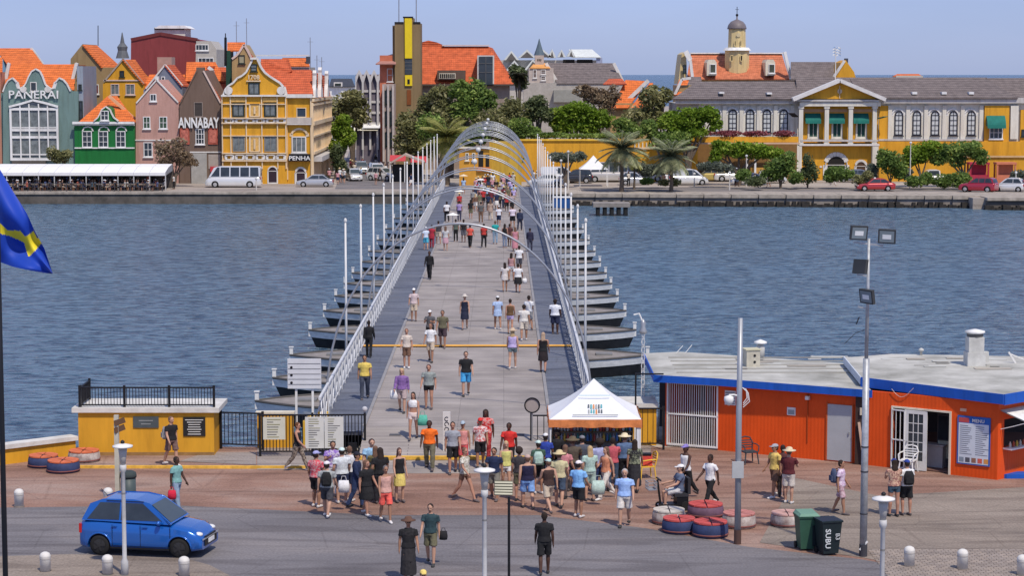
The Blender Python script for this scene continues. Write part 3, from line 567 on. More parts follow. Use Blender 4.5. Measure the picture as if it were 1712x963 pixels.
def chair(name, label, cat, m, loc, rz, group=None):
    c = thing(name, label, cat, loc, rz, group)
    s_ = MB(); 
    for i in range(6): s_.bar((-0.2, -0.22+i*0.085, 0.43), (0.2, -0.22+i*0.085, 0.43), 0.07, 0.02)
    s_.bar((-0.22, -0.25, 0.42), (-0.22, 0.25, 0.42), 0.04, 0.04); s_.bar((0.22, -0.25, 0.42), (0.22, 0.25, 0.42), 0.04, 0.04); s_.bar((-0.22, -0.25, 0.42), (0.22, -0.25, 0.42), 0.04, 0.04); s_.build('seat', m, c)
    b_ = MB(); b_.tube([(-0.22, 0.24, 0.43), (-0.25, 0.3, 0.7), (-0.18, 0.34, 0.85), (0, 0.36, 0.89), (0.18, 0.34, 0.85), (0.25, 0.3, 0.7), (0.22, 0.24, 0.43)], 0.025, 6)
    for z in (0.52, 0.6, 0.68, 0.76): b_.bar((-0.22, 0.27+(z-0.5)*0.2, z), (0.22, 0.27+(z-0.5)*0.2, z), 0.02, 0.04)
    b_.build('backrest', m, c)
    for sx in (-1, 1):
        MB().tube([(sx*0.25, 0.28, 0.66), (sx*0.28, 0.0, 0.66), (sx*0.27, -0.24, 0.63), (sx*0.24, -0.26, 0.43)], 0.022, 6).build('armrest', m, c)
        for sy in (-1, 1): MB().tube([(sx*0.21, sy*0.22, 0.42), (sx*0.26, sy*0.27, 0)], [0.028, 0.02], 6).build('leg', m, c)
    return c
p = G(1518, 790); chair('plastic_chair', 'white plastic slatted armchair beside the open glass door', 'chair', WHITE, tuple(p), -0.5)
p = G(1252, 775); chair('plastic_chair', 'dark grey plastic chair against the orange wall behind the grey mast', 'chair', mat('dark_plastic', (0.05, 0.06, 0.07)), (p.x, p.y, 0), 0.3)
p = G(1080, 800); chair('plastic_chair', 'yellow and worn plastic chair beside the tent leg', 'chair', mat('yellow_plastic', (0.75, 0.47, 0.06)), (p.x, p.y, 0), -1.3)
tag(MB().bx(-0.2, 0.2, -0.16, 0.16, 0, 0.32).bx(-0.17, 0.17, -0.13, 0.13, 0.32, 0.4, 1).build('cooler_box', [cloth((0.65, 0.08, 0.06)), BLACK], loc=(p.x, p.y, 0.45)), 'red box with dark top resting on the yellow plastic chair', 'box')
# ------------------------------------------------------------------ orange snack building
ext = MB(); ext.bx(5.0, 60, QEDGE, 85, -3, -0.004); ext.bx(4.0, 5.0, QEDGE, 80.5, -3, -0.004); tag(ext.build('quay_extension', CONC), kind='structure')
OR = mat('orange_boards', (0.74, 0.085, 0.008), rough=0.55, var=0.14, scale=1.1, stretch=(1, 1, 0.4))
n_ = OR.node_tree.nodes; l_ = OR.node_tree.links; w_ = n_.new('ShaderNodeTexWave'); w_.wave_type = 'BANDS'; w_.bands_direction = 'X'; w_.inputs['Scale'].default_value = 2.3; tc_ = [x for x in n_ if x.type == 'TEX_COORD'][0]; l_.new(tc_.outputs['Object'], w_.inputs['Vector'])
bp_ = n_.new('ShaderNodeBump'); bp_.inputs['Distance'].default_value = 0.012; bp_.inputs['Strength'].default_value = 0.3; l_.new(w_.outputs[0], bp_.inputs['Height']); l_.new(bp_.outputs[0], n_['Principled BSDF'].inputs['Normal'])
BLU = paint('blue_fascia', (0.012, 0.10, 0.48)); RF = mat('weathered_white_roof', (0.26, 0.255, 0.22), col2=(0.58, 0.57, 0.52), scale=0.55, rough=0.85, bump=0.4, bscale=5, stretch=(1, 1, 1))
GRD = mat('grey_door', (0.42, 0.44, 0.45), var=0.06)
p0, p1, p2 = G(1112, 746), G(1200, 753), G(1446, 777)
sb = thing('snack_building', 'orange walled snack building with blue fascia, white barred bay and grey door', 'building')
gs = Seg(p0, p1); ws = Seg(p1, p2)
MB().plan([(p0.x, p0.y+0.15), (p1.x, p1.y+0.05), (p1.x, 83.6), (p0.x, 83.6)][::1], 0, 0.06).build('bay_floor', CONC, sb)
W('wall', gs, 0, 0.06, 0.0, 2.42, -3.5, -0.0, OR, sb)
MB().bx(p0.x+0.06, p1.x+2.0, 82.2, 82.3, 0, 2.42).build('wall', mat('bay_back', (0.10, 0.10, 0.10)), sb)
def wall_open(seg, u0, u1, z1, ops, m, parent, th=0.14):
    us = u0
    for a_, b_, za, zb in ops:
        W('wall', seg, us, a_, 0, z1, -th, 0, m, parent)
        if za > 0: W('wall', seg, a_, b_, 0, za, -th, 0, m, parent)
        W('wall', seg, a_, b_, zb, z1, -th, 0, m, parent); us = b_
    W('wall', seg, us, u1, 0, z1, -th, 0, m, parent)
wall_open(ws, 0, ws.L, 2.42, [], OR, sb)
MB().bx(p1.x+0.0, p1.x+0.12, p1.y+0.15, 83.0, 0, 2.42).build('wall', OR, sb)
bk2 = Seg((p2.x, 81.0), (p0.x+0.8, 84.2)); W('wall', bk2, 0, bk2.L, 0, 2.42, -0.12, 0, OR, sb)
gl = MB(); gl.bx(0.06, gs.L-0.0, -0.03, 0.03, 0.06, 0.12); gl.bx(0.06, gs.L, -0.03, 0.03, 1.18, 1.23); gl.bx(0.06, gs.L, -0.03, 0.03, 2.32, 2.39); gl.bx(0.06, 0.12, -0.03, 0.03, 0.12, 2.39); gl.bx(gs.L-0.06, gs.L, -0.03, 0.03, 0.12, 2.39)
o = gl.build('bay_grille', WHITE, sb); o.location = (gs.a.x, gs.a.y, 0); o.rotation_euler = (0, 0, gs.ang)
bmh = MB().bx(-0.011, 0.011, -0.011, 0.011, 0.12, 2.33).mesh('bar', [WHITE])
for i in range(1, 22): inst('bar', bmh, o, (0.09+i*(gs.L-0.15)/22, 0, 0))
for i in range(5): tag(MB().bx(-0.35, 0.35, -0.3, 0.3, 0, 0.5+0.14*(i % 3)).bx(-0.3, 0.3, -0.25, 0.25, 0.5+0.14*(i % 3), 0.56+0.14*(i % 3), 1).build('stored_crate', [mat('crate_%d' % (i % 3), [(0.25, 0.22, 0.2), (0.1, 0.12, 0.15), (0.4, 0.38, 0.35)][i % 3]), BLACK], loc=(p0.x+0.5+(i % 2)*0.8, 79.8+i*0.45, 0.06)), '%s crate stored in the dark bay behind the white bars, row %s from the front' % (['brown', 'slate', 'pale'][i % 3], ['first', 'second', 'third', 'fourth', 'fifth'][i]), 'crate', 'crates behind the white bars')
ud = ws.u(1384); ue = ws.u(1425)
dr = W('door', ws, ud, ue, 0.05, 2.02, 0.005, 0.04, GRD, sb); W('door_handle', ws, ue-0.12, ue-0.08, 1.0, 1.1, 0.041, 0.08, STEEL, dr)
W('door_frame', ws, ud-0.05, ud, 0.02, 2.07, 0.002, 0.05, mat('orange_trim', (0.55, 0.10, 0.02)), sb); W('door_frame', ws, ue, ue+0.05, 0.02, 2.07, 0.002, 0.05, mat('orange_trim', (0.55, 0.10, 0.02)), sb)
u = ws.u(1212); lv = W('louvre_vent', ws, u, u+0.42, 1.68, 2.2, 0.003, 0.03, WHITE, sb)
for i in range(5): W('slat', ws, u+0.03, u+0.39, 1.72+i*0.095, 1.76+i*0.095, 0.031, 0.055, mat('vent_slat', (0.3, 0.3, 0.3)), lv)
u = ws.u(1316); po = W('poster', ws, u, u+0.32, 1.5, 1.78, 0.003, 0.02, WHITE, sb); W('poster_picture', ws, u+0.04, u+0.28, 1.53, 1.7, 0.021, 0.024, mat('poster_grey', (0.3, 0.35, 0.35)), po); MB(); 
u = ws.u(1350); W('cable_duct', ws, u, u+0.03, 0.6, 2.3, 0.003, 0.035, mat('duct', (0.45, 0.07, 0.01)), sb); W('wall_lamp', ws, u-0.03, u+0.1, 2.12, 2.25, 0.04, 0.18, WHITE, sb)
RA = [(p0.x-0.42, p0.y-0.35), (p1.x, p1.y-0.42), (p2.x+0.15, p2.y-0.40), (p2.x+0.3, 81.3), (p0.x+1.0, 84.7), (p0.x-0.42, 84.2)]
MB().plan(RA, 2.45, 2.62).build('roof_slab', RF, sb)
f0 = Seg(RA[0], RA[1]); f1 = Seg(RA[1], RA[2]); W('fascia', f0, -0.03, f0.L, 2.40, 2.66, 0.002, 0.04, BLU, sb); W('fascia', f1, 0, f1.L, 2.40, 2.66, 0.002, 0.04, BLU, sb)
fl_ = Seg(RA[5], RA[0]); W('fascia', fl_, 0, fl_.L, 2.40, 2.66, 0.002, 0.04, BLU, sb)
random.seed(11); 
for i in range(13):
    x = random.uniform(6.2, 11.5); y = random.uniform(78.6, 82.8); MB().bx(x, x+random.uniform(0.5, 1.6), y, y+random.uniform(0.15, 0.5), 2.622+i*0.002, 2.634+i*0.002).build('roof_patch', mat('patch_%d' % (i % 3), [(0.5, 0.5, 0.46), (0.3, 0.29, 0.26), (0.42, 0.38, 0.32)][i % 3]), sb)
# block B
q0, q1, q2 = G(1450, 778), G(1667, 803), G(1790, 775)
sc_ = thing('menu_building', 'orange snack bar with blue fascia, open glass door and menu board', 'building')
bs = Seg(q0, q1); cs = Seg(q1, q2)
uo0, uo1 = bs.u(1492), bs.u(1589)
wall_open(bs, 0, bs.L, 2.60, [(uo0, uo1, 0, 2.12)], OR, sc_)
uc0, uc1 = 0.35, 1.9
wall_open(cs, 0, cs.L, 2.60, [(uc0, uc1, 1.05, 2.0)], OR, sc_)
MB().bx(q0.x, q0.x+0.12, q0.y+0.12, 81.0, 0, 2.6).build('wall', OR, sc_)
MB().bx(q0.x, q2.x+2, 81.0, 81.12, 0, 2.6).build('wall', mat('inner_wall', (0.06, 0.05, 0.045)), sc_)
MB().plan([(q0.x+0.13, q0.y+0.16), (q1.x, q1.y+0.16), (q2.x, q2.y+0.2), (q2.x, 81), (q0.x+0.13, 81)], 0.02, 0.05).build('inner_floor', mat('inner_floor', (0.18, 0.1, 0.08)), sc_)
df = W('door_frame', bs, uo0-0.03, uo0+0.03, 0, 2.16, 0.0, 0.06, CREAM, sc_); W('door_frame', bs, uo1-0.03, uo1+0.03, 0, 2.16, 0.003, 0.06, CREAM, sc_); W('door_frame', bs, uo0+0.031, uo1-0.031, 2.10, 2.16, 0.004, 0.06, CREAM, sc_)
gd = MB(); gd.bx(0, 0.03, -0.02, 0.02, 0.05, 2.05); gd.bx(0.5, 0.53, -0.02, 0.02, 0.05, 2.05); gd.bx(0, 0.53, -0.02, 0.02, 2.02, 2.06); gd.bx(0, 0.53, -0.02, 0.02, 1.0, 1.04); gd.bx(0, 0.53, -0.02, 0.02, 0.05, 0.09)
gd.bx(0.17, 0.19, -0.01, 0.01, 0.09, 2.02); gd.bx(0.34, 0.36, -0.01, 0.01, 0.09, 2.02); o = gd.build('security_gate', WHITE, sc_); o.location = bs.loc(uo0, 0.08); o.rotation_euler = (0, 0, bs.ang-0.12)
fd = MB(); fd.bx(0, 0.14, -0.025, 0.025, 0.03, 2.08); fd.bx(0.66, 0.8, -0.025, 0.025, 0.03, 2.08); fd.bx(0.14, 0.66, -0.025, 0.025, 1.96, 2.08); fd.bx(0.14, 0.66, -0.025, 0.025, 0.03, 0.35)
for i in (1, 2): fd.bx(0.14+i*0.173-0.012, 0.14+i*0.173+0.012, -0.02, 0.02, 0.35, 1.96)
for i in range(1, 5): fd.bx(0.14, 0.66, -0.018, 0.018, 0.35+i*0.322-0.012, 0.35+i*0.322+0.012)
o = fd.build('glass_door', mat('door_white', (0.62, 0.62, 0.60)), sc_); o.location = bs.loc(uo0+0.5, 0.10); o.rotation_euler = (0, 0, bs.ang+0.10); MB().bx(0.14, 0.66, -0.006, 0.006, 0.35, 1.96).build('pane', GLASS, o); MB().bx(0.08, 0.12, -0.07, -0.026, 0.98, 1.02).build('door_handle', STEEL, o)
fx = bs.loc(uo0+1.55, -1.3)
t = thing('drinks_fridge', 'upright fridge with pale lower shelf inside the open doorway', 'fridge', fx, bs.ang)
MB().bx(-0.35, 0.35, -0.3, 0.3, 0, 1.9).build('cabinet', mat('fridge_dark', (0.08, 0.08, 0.085)), t); MB().bx(-0.3, 0.3, -0.33, -0.301, 0.35, 0.95).build('glass_door', mat('fridge_lit', (0.45, 0.47, 0.35), var=0.5, scale=6), t); MB().bx(-0.3, 0.3, -0.33, -0.301, 1.0, 1.8).build('glass_door', GLASS, t)
ct = thing('inner_counter', 'white counter inside the open doorway', 'counter', bs.loc(uo0+1.15, -0.9), bs.ang); MB().bx(-0.3, 0.4, -0.2, 0.2, 0.05, 0.8).bx(-0.35, 0.45, -0.25, 0.25, 0.8, 0.84).build('cabinet', mat('counter_white', (0.45, 0.45, 0.43)), ct)
um = bs.u(1601); un = bs.u(1656); mbd = W('menu_board', bs, um, un, 0.42, 2.06, 0.005, 0.04, mat('board_blue', (0.03, 0.12, 0.42)), sc_)
W('menu_sheet', bs, um+0.05, un-0.05, 0.46, 1.82, 0.041, 0.046, mat('menu_paper', (0.62, 0.67, 0.72), var=0.05), mbd)
ml = letter(mbd, 'MENU', 0.16, (um+0.72, -0.05, 1.875), WHITE, depth=0.003, bold=0.004); ml.location = (um+0.75, -0.046, 1.87)
W('menu_heading', bs, um+0.05, um+0.42, 1.84, 2.0, 0.041, 0.045, mat('menu_red', (0.5, 0.08, 0.08)), mbd)
random.seed(21)
for c_ in range(2):
    for i in range(15):
        x = um+0.1+c_*0.56; W('text_line', bs, x, x+random.uniform(0.25, 0.48), 1.72-i*0.068, 1.74-i*0.068, 0.047, 0.049, mat('menu_ink', (0.15, 0.16, 0.2)), mbd)
for i in range(5): W('menu_picture', bs, um+0.09+i*0.22, um+0.25+i*0.22, 0.5, 0.66, 0.047, 0.05, mat('pic_%d' % i, [(0.25, 0.3, 0.35), (0.1, 0.1, 0.12), (0.3, 0.15, 0.1), (0.6, 0.12, 0.08), (0.65, 0.3, 0.08)][i]), mbd)
W('notice', bs, um+0.08, um+0.3, 2.2, 2.3, 0.003, 0.02, mat('notice_orange', (0.75, 0.45, 0.3)), sc_)
W('counter_shelf', cs, uc0-0.05, uc1+0.05, 1.0, 1.05, 0, 0.35, WHITE, sc_); W('wall', cs, uc0, uc1, 0.3, 2.4, -1.5, -1.4, DARKIN, sc_)
for i in range(5): tag(MB().lathe([(0.04, 0), (0.045, 0.12), (0.02, 0.17), (0.02, 0.2)], 8).build('sauce_bottle', mat('sauce_%d' % (i % 3), [(0.6, 0.55, 0.45), (0.5, 0.1, 0.05), (0.65, 0.45, 0.08)][i % 3]), loc=cs.loc(0.5+i*0.2, 0.15, 1.052)), '%s sauce bottle on the serving hatch shelf' % ['cream', 'red', 'mustard', 'cream', 'red'][i], 'bottle', 'sauce bottles on the hatch shelf')
aw = MB(); A_ = [cs.loc(0.1, 0.0, 2.35), cs.loc(2.2, 0, 2.35), cs.loc(2.2, 1.1, 2.05), cs.loc(0.1, 1.1, 2.05)]; aw.quad(A_); aw.quad([(x, y, z-0.03) for x, y, z in A_][::-1]); aw.bar(A_[3], A_[2], 0.04, 0.12); aw.tube([cs.loc(0.12, 0.02, 1.7), cs.loc(0.12, 0.5, 1.85), cs.loc(0.12, 1.08, 2.05)], 0.015); aw.build('awning', WHITE, sc_)
RB = [tuple(G(1440, 632, 2.93))[:2], (q1.x+0.05, q1.y-0.5), (q2.x+0.3, q2.y-0.45), (q2.x+2, 80.6), tuple(G(1490, 592, 2.93))[:2], tuple(G(1412, 598, 2.93))[:2]]
MB().plan(RB, 2.66, 2.93).build('roof_slab', RF, sc_)
for A2, B2 in ((0, 1), (1, 2)):
    f_ = Seg(RB[A2], RB[B2]); W('fascia', f_, 0.0, f_.L, 2.60 if A2 else 2.62, 2.96, 0.002, 0.045, BLU, sc_)
f_ = Seg(RB[5], RB[0]); W('fascia', f_, 0.0, f_.L, 2.70, 2.97, 0.002, 0.045, mat('fascia_pale', (0.55, 0.6, 0.66)), sc_)
W('gap_shade_sheet', Seg((p2.x-0.35, p2.y+0.02), (q0.x+0.05, q0.y-0.02)), 0, 0.42, 0, 2.4, 0.012, 0.02, mat('gap_shade', (0.05, 0.03, 0.025)), sb)  # flat dark sheet on the wall, the gap's shade put into its colour
t = thing('leaning_plank', 'pale plank leaning in the dark gap between the two orange buildings', 'plank', (p2.x-0.15, p2.y-0.12, 0)); MB().bar((0.1, -0.1, 0), (-0.1, 0.0, 1.5), 0.09, 0.04).build('plank', mat('plank_pale', (0.5, 0.36, 0.27)), t)
t = thing('meter_cabinet', 'small pale meter box on the dark gap beside the floodlight mast', 'cabinet', (p2.x-0.12, p2.y-0.08, 1.75)); MB().bx(-0.1, 0.1, -0.06, 0.04, 0, 0.25).bx(-0.08, 0.08, -0.05, 0.03, -0.9, -0.7).build('box_body', mat('meter_cream', (0.5, 0.45, 0.36)), t)
for i_ in range(9): MB().tube([P_ for P_ in (Vector(bs.loc(0.9+i_*0.09, 0.06, 2.75-0.25*sin(pi*i_/8))), Vector(bs.loc(0.99+i_*0.09, 0.06, 2.75-0.25*sin(pi*(i_+1)/8))))], 0.01, 4).build('slack_cable', mat('cable_pale', (0.6, 0.5, 0.45)), sc_)
for i in range(12):
    x = random.uniform(13.2, 17.3); y = random.uniform(76.5, 80.2); MB().bx(x, x+random.uniform(0.3, 1.4), y, y+random.uniform(0.1, 0.45), 2.932+i*0.002, 2.944+i*0.002).build('roof_patch', mat('patch_%d' % (i % 3), (0.4, 0.4, 0.4)), sc_)
for i in range(5): MB().bx(6.0, 13.0, 78.6+i*1.05, 78.64+i*1.05, 2.621, 2.66).build('roof_seam', mat('seam', (0.34, 0.33, 0.3)), sb)
# things on the roofs
def P3(px, py, z): g_ = G(px, py, z); return (g_.x, g_.y, z)
l = P3(1256, 612, 2.62); t = thing('roof_cabinet', 'small cream cabinet with louvred side standing on the snack building roof', 'cabinet', l, 0.2)
MB().bx(-0.26, 0.26, -0.25, 0.25, 0, 0.62).build('body', mat('aged_cream', (0.50, 0.47, 0.38), var=0.25, scale=3), t); MB().bx(-0.3, 0.3, -0.29, 0.29, 0.62, 0.66).build('lid', mat('aged_lid', (0.55, 0.52, 0.36)), t)
for z in (0.18, 0.42): MB().tube([(0.05, -0.25, z), (0.05, -0.27, z)], 0.05, 8).build('port', BLACK, t)
l = P3(1271, 598, 2.62); t = thing('roof_vent', 'white capped vent behind the cream roof cabinet', 'vent', l); MB().lathe([(0.17, 0), (0.17, 0.45), (0.12, 0.5)], 12).build('body', mat('aged_white', (0.55, 0.55, 0.52), var=0.25), t, True); MB().lathe([(0.26, 0.55), (0.24, 0.62), (0.02, 0.7)], 12).build('cap', WHITE, t, True)
l = P3(1629, 611, 2.93); t = thing('roof_exhaust', 'tall square white exhaust stack with capped top on the menu building roof', 'chimney', l, 0.05)
AG = mat('aged_white', (0.55, 0.55, 0.52)); MB().bx(-0.33, 0.33, -0.3, 0.3, 0, 0.5).bx(-0.28, 0.28, -0.26, 0.26, 0.5, 1.05).build('body', AG, t); MB().lathe([(0.28, 1.05), (0.30, 1.12), (0.30, 1.16)], 16).build('collar', mat('dark_collar', (0.12, 0.12, 0.12)), t); MB().lathe([(0.27, 1.16), (0.36, 1.2), (0.36, 1.26), (0.05, 1.33)], 16).build('cap', WHITE, t, True)
MB().bx(0.33, 0.5, -0.1, 0.1, 0.1, 0.5).build('side_duct', AG, t)
l = P3(1540, 594, 2.93); t = thing('roof_vent', 'small mushroom vent alone near the back roof edge', 'vent', l); MB().lathe([(0.05, 0), (0.05, 0.15), (0.1, 0.16), (0.1, 0.22), (0.03, 0.27)], 10).build('body', AG, t, True)
l = P3(1700, 607, 2.93); t = thing('roof_bracket', 'white slanting frame on the right end of the menu building roof', 'bracket', l); MB().bar((-0.3, 0, 0.35), (0.6, 0.1, -0.0), 0.05, 0.05).bar((-0.3, 0, 0.4), (-0.05, 0, 0), 0.06, 0.06).build('frame', WHITE, t)
for i, (a_, b_) in enumerate((((1131, 590), (1140, 578)), ((1146, 590), (1160, 578)))):
    l = P3(*a_, 2.62); t = thing('roof_rod', '%s thin white rod leaning on the snack building roof' % ['shorter', 'longer'][i], 'rod', l, 0, 'thin rods on the snack building roof'); MB().tube([(0, 0, 0), (0.25, 0, 0.28+0.03*i)], 0.015, 6).build('rod', WHITE, t)
l = P3(1218, 640, 2.4); 
# blue boat-like mat on the ground, lower right of the hatch
c = G(1705, 798); t = thing('blue_step', 'low blue painted step on the paving below the serving hatch', 'step', tuple(c)); MB().plan([(-0.85, -0.1), (-0.5, -0.3), (1.2, -0.25), (1.2, 0.35), (-0.6, 0.25)], 0.0, 0.14).build('tread', BLU, t)
# low white service block and yellow wall behind the tent
t = thing('service_block', 'white topped yellow block behind the souvenir tent', 'kiosk', (4.0, 78.3, 0)); MB().bx(0.35, 1.25, 0, 1.5, 0, 1.35).build('wall', YEL, t); MB().bx(-0.2, 1.3, -0.1, 1.7, 1.353, 1.55).build('roof_slab', mat('slab_white', (0.62, 0.6, 0.55)), t)
rail('side_gate', Seg((4.5, 77.4), (5.45, 77.4)), 0.15, 1.5, 0.16, BLACK, 'tall black gate frame between the tent and the barred bay', 'gate', 1)
t = thing('gate_frame', 'thin black tall frame standing beside the snack building', 'frame', (4.45, 77.6, 0)); MB().bx(-0.03, 0.03, -0.03, 0.03, 0, 2.75).bx(0.03, 1.0, -0.03, 0.03, 2.7, 2.75).build('frame', BLACK, t)
# ------------------------------------------------------------------ street furniture
def mushroom(loc, label, h=3.6):
    t = thing('garden_lamp', label, 'lamp', loc, 0, 'mushroom lamps by the road')
    m = mat('lamp_post_paint', (0.50, 0.50, 0.50), var=0.15, scale=4)
    MB().lathe([(0.10, 0), (0.10, 0.4), (0.06, 0.5), (0.055, h-0.75), (0.09, h-0.7), (0.09, h-0.55)], 14).build('post', m, t, True)
    MB().lathe([(0.07, h-0.55), (0.10, h-0.3), (0.125, h-0.08)], 16).build('lamp_glass', mat('lamp_clear', (0.45, 0.44, 0.42), rough=0.2), t, True)
    MB().lathe([(0.02, h-0.075), (0.27, h-0.07), (0.27, h-0.03), (0.12, h+0.01), (0.03, h+0.03)], 24).build('lamp_shade', mat('shade_white', (0.74, 0.73, 0.70)), t, True)
    MB().lathe([(0.05, h+0.03), (0.06, h+0.08), (0.02, h+0.12)], 10).build('cap', BLACK, t, True)
    random.seed(int(loc[0]*10))
    for i in range(4): MB().lathe([(0.0565, 0), (0.0565, 0.05)], 14).build('tape_band', mat('tape', (0.2, 0.2, 0.2)), t, loc=(0, 0, 0.7+i*0.5+random.random()*0.2))
for px, py, lb in ((205, 748, 'white capped garden lamp in front of the blue car'), (810, 789, 'white capped garden lamp between the slatted panel and the walking pair'), (1477, 838, 'white capped garden lamp behind the nearest right bollards')):
    Y = 9.9*F/(py-122.0); p = at(px, py, Y); mushroom((p.x, Y, 0), lb)
Y = 54.2; p = at(843, 845, Y)
t = thing('slatted_panel_post', 'slim black post carrying a pale slatted panel at the road edge', 'post', (p.x+0.12, Y, 0), 0.1)
MB().tube([(0, 0, 0), (0, 0, 2.85)], 0.035, 10).build('post', BLACK, t)
fr = MB().bx(-0.36, 0.12, -0.03, 0.0, 2.6, 2.98).build('panel_frame', mat('panel_dark', (0.12, 0.12, 0.08)), t); fr.rotation_euler = (-0.25, 0.04, 0); fr.location = (0, 0.65, 0.1)
for i in range(5): MB().bx(-0.35, 0.11, -0.05, -0.031, 2.62+i*0.073, 2.665+i*0.073).build('slat', mat('pale_slat', (0.58, 0.56, 0.42)), fr)
# sign post with two brown boards
g = G(197, 836); t = thing('finger_signpost', 'pale square signpost with brown finger boards left of the waste bin', 'sign', tuple(g))
MB().bx(-0.07, 0.07, -0.07, 0.07, 0, 2.72).build('post', mat('pale_wood', (0.50, 0.47, 0.38), var=0.2), t)
for i, (z, a_) in enumerate(((2.25, 0.5), (2.48, 0.35))): o = MB().bx(-0.05, 0.3, -0.012, 0.012, -0.09, 0.09).build('finger_board', mat('brown_board', (0.13, 0.07, 0.04)), t); o.location = (0, -0.09, z); o.rotation_euler = (0, -0.3, a_)
for z in (2.26,): pass
# grey mast with junction box
g = G(1233, 910); t = thing('camera_mast', 'tall plain grey steel mast with junction box and white dome camera', 'pole', tuple(g))
MB().tube([(0, 0, 0), (0, 0, 3.2), (0.02, 0, 6.55)], [0.095, 0.085, 0.07], 14).build('mast', mat('mast_grey', (0.33, 0.35, 0.38), rough=0.4, metal=0.3), t, True)
MB().lathe([(0.105, 0), (0.105, 0.42)], 14).build('base_band', mat('rust_band', (0.09, 0.05, 0.04)), t)
MB().bx(-0.19, 0.14, -0.17, -0.08, 1.95, 2.42).build('junction_box', mat('box_grey', (0.42, 0.43, 0.43)), t)
MB().tube([(0, 0, 4.3), (-0.15, -0.05, 4.35), (-0.30, -0.1, 4.35)], 0.025, 6).build('camera_arm', WHITE, t)
MB().lathe([(0.02, 0.14), (0.13, 0.1), (0.14, 0.0), (0.10, -0.1), (0.03, -0.15)], 14, c=(-0.30, -0.1, 4.2)).build('dome_camera', WHITE, t, True)
for i in range(3): MB().tube([(0.09, -0.02, 4.55), (0.2+0.03*i, -0.03, 4.5-0.05*i), (0.22+0.04*i, -0.03, 4.25-0.05*i), (0.12, -0.02, 4.1-0.06*i)], 0.012, 5).build('cable_loop', WHITE, t)
# floodlight mast
g = G(1443, 931); t = thing('floodlight_mast', 'tall grey mast carrying four square floodlights beside the black bin', 'pole', tuple(g))
MB().tube([(0, 0, 0), (0, 0, 5.6)], [0.105, 0.09], 14).tube([(0, 0, 5.6), (0.02, 0, 8.95)], [0.055, 0.04], 10).build('mast', mat('mast_galv', (0.40, 0.42, 0.44), rough=0.45, metal=0.3, var=0.25, scale=5), t, True)
MB().lathe([(0.115, 0), (0.115, 0.35)], 14).build('base_band', mat('dark_band', (0.05, 0.05, 0.06)), t)
MB().bar((-0.11, -0.06, 0.2), (0.1, -0.09, 0.45), 0.02, 0.05).build('tape_stripe', WHITE, t)
MB().bar((-0.4, 0, 8.85), (0.42, 0, 8.75), 0.05, 0.05).bar((-0.3, 0, 7.95), (0.03, 0, 7.9), 0.04, 0.04).bar((-0.25, 0, 7.05), (0.05, 0, 7.0), 0.04, 0.04).build('cross_arm', STEEL, t)
FLG = mat('floodlight_face', (0.20, 0.25, 0.28), rough=0.2); LED = mat('led_pane', (0.75, 0.78, 0.78), rough=0.3)
for (x, z, yaw, dark) in ((-0.28, 9.12, 0.1, 0), (0.5, 9.02, -0.25, 0), (-0.22, 8.18, 2.2, 1), (-0.02, 7.35, -0.9, 0)):
    o = MB().bx(-0.24, 0.24, -0.05, 0.05, -0.2, 0.2).build('floodlight', [mat('floodlight_body', (0.05, 0.055, 0.06))], t); o.location = (x, -0.1, z); o.rotation_euler = (0.2, 0.04, yaw)
    MB().bx(-0.2, 0.2, -0.058, -0.051, -0.16, 0.16).build('lens', FLG, o); MB().bx(-0.12, 0.12, -0.064, -0.059, -0.07, 0.06).build('lamp_pane', LED, o)
random.seed(2)
MB().tube([(0, 0.1, 6.4), (-0.3, 0.1, 6.3), (-0.6, 0.1, 6.0)], 0.01, 4).tube([(-0.2, 0.1, 6.75), (-0.28, 0.1, 6.55)], 0.02, 4).build('hanging_cable', BLACK, t)
for z in (1.2, 2.4, 3.1): MB().lathe([(0.11, z), (0.11, z+0.04)], 14).build('strap', mat('dark_band', (0.05, 0.05, 0.06)), t)
# ornate harbour light behind the tent
g = G(1086, 640, 0); t = thing('harbour_light', 'slim white lattice light mast rising behind the tent beside the boats', 'lamp', (4.75+0.1, 80.0, 0))
m = MB()
for sx in (-0.07, 0.07):
    for sy in (-0.07, 0.07): m.tube([(sx, sy, 0), (sx*0.5, sy*0.5, 3.9)], 0.012, 5)
for i in range(13): m.bar((-0.07, -0.07, 0.3*i), (0.07, -0.07, 0.3*i+0.3), 0.015, 0.015); m.bar((0.07, -0.07, 0.3*i), (-0.07, -0.07, 0.3*i+0.3), 0.015, 0.015)
m.build('lattice_mast', WHITE, t); MB().lathe([(0.12, 3.9), (0.14, 4.0), (0.08, 4.15), (0.1, 4.3), (0.02, 4.45)], 10).build('lantern', STEEL, t, True)
MB().tube([(0, 0, 4.3), (-0.15, 0, 4.65), (-0.35, 0, 4.6)], 0.03, 6).build('hook_arm', WHITE, t)
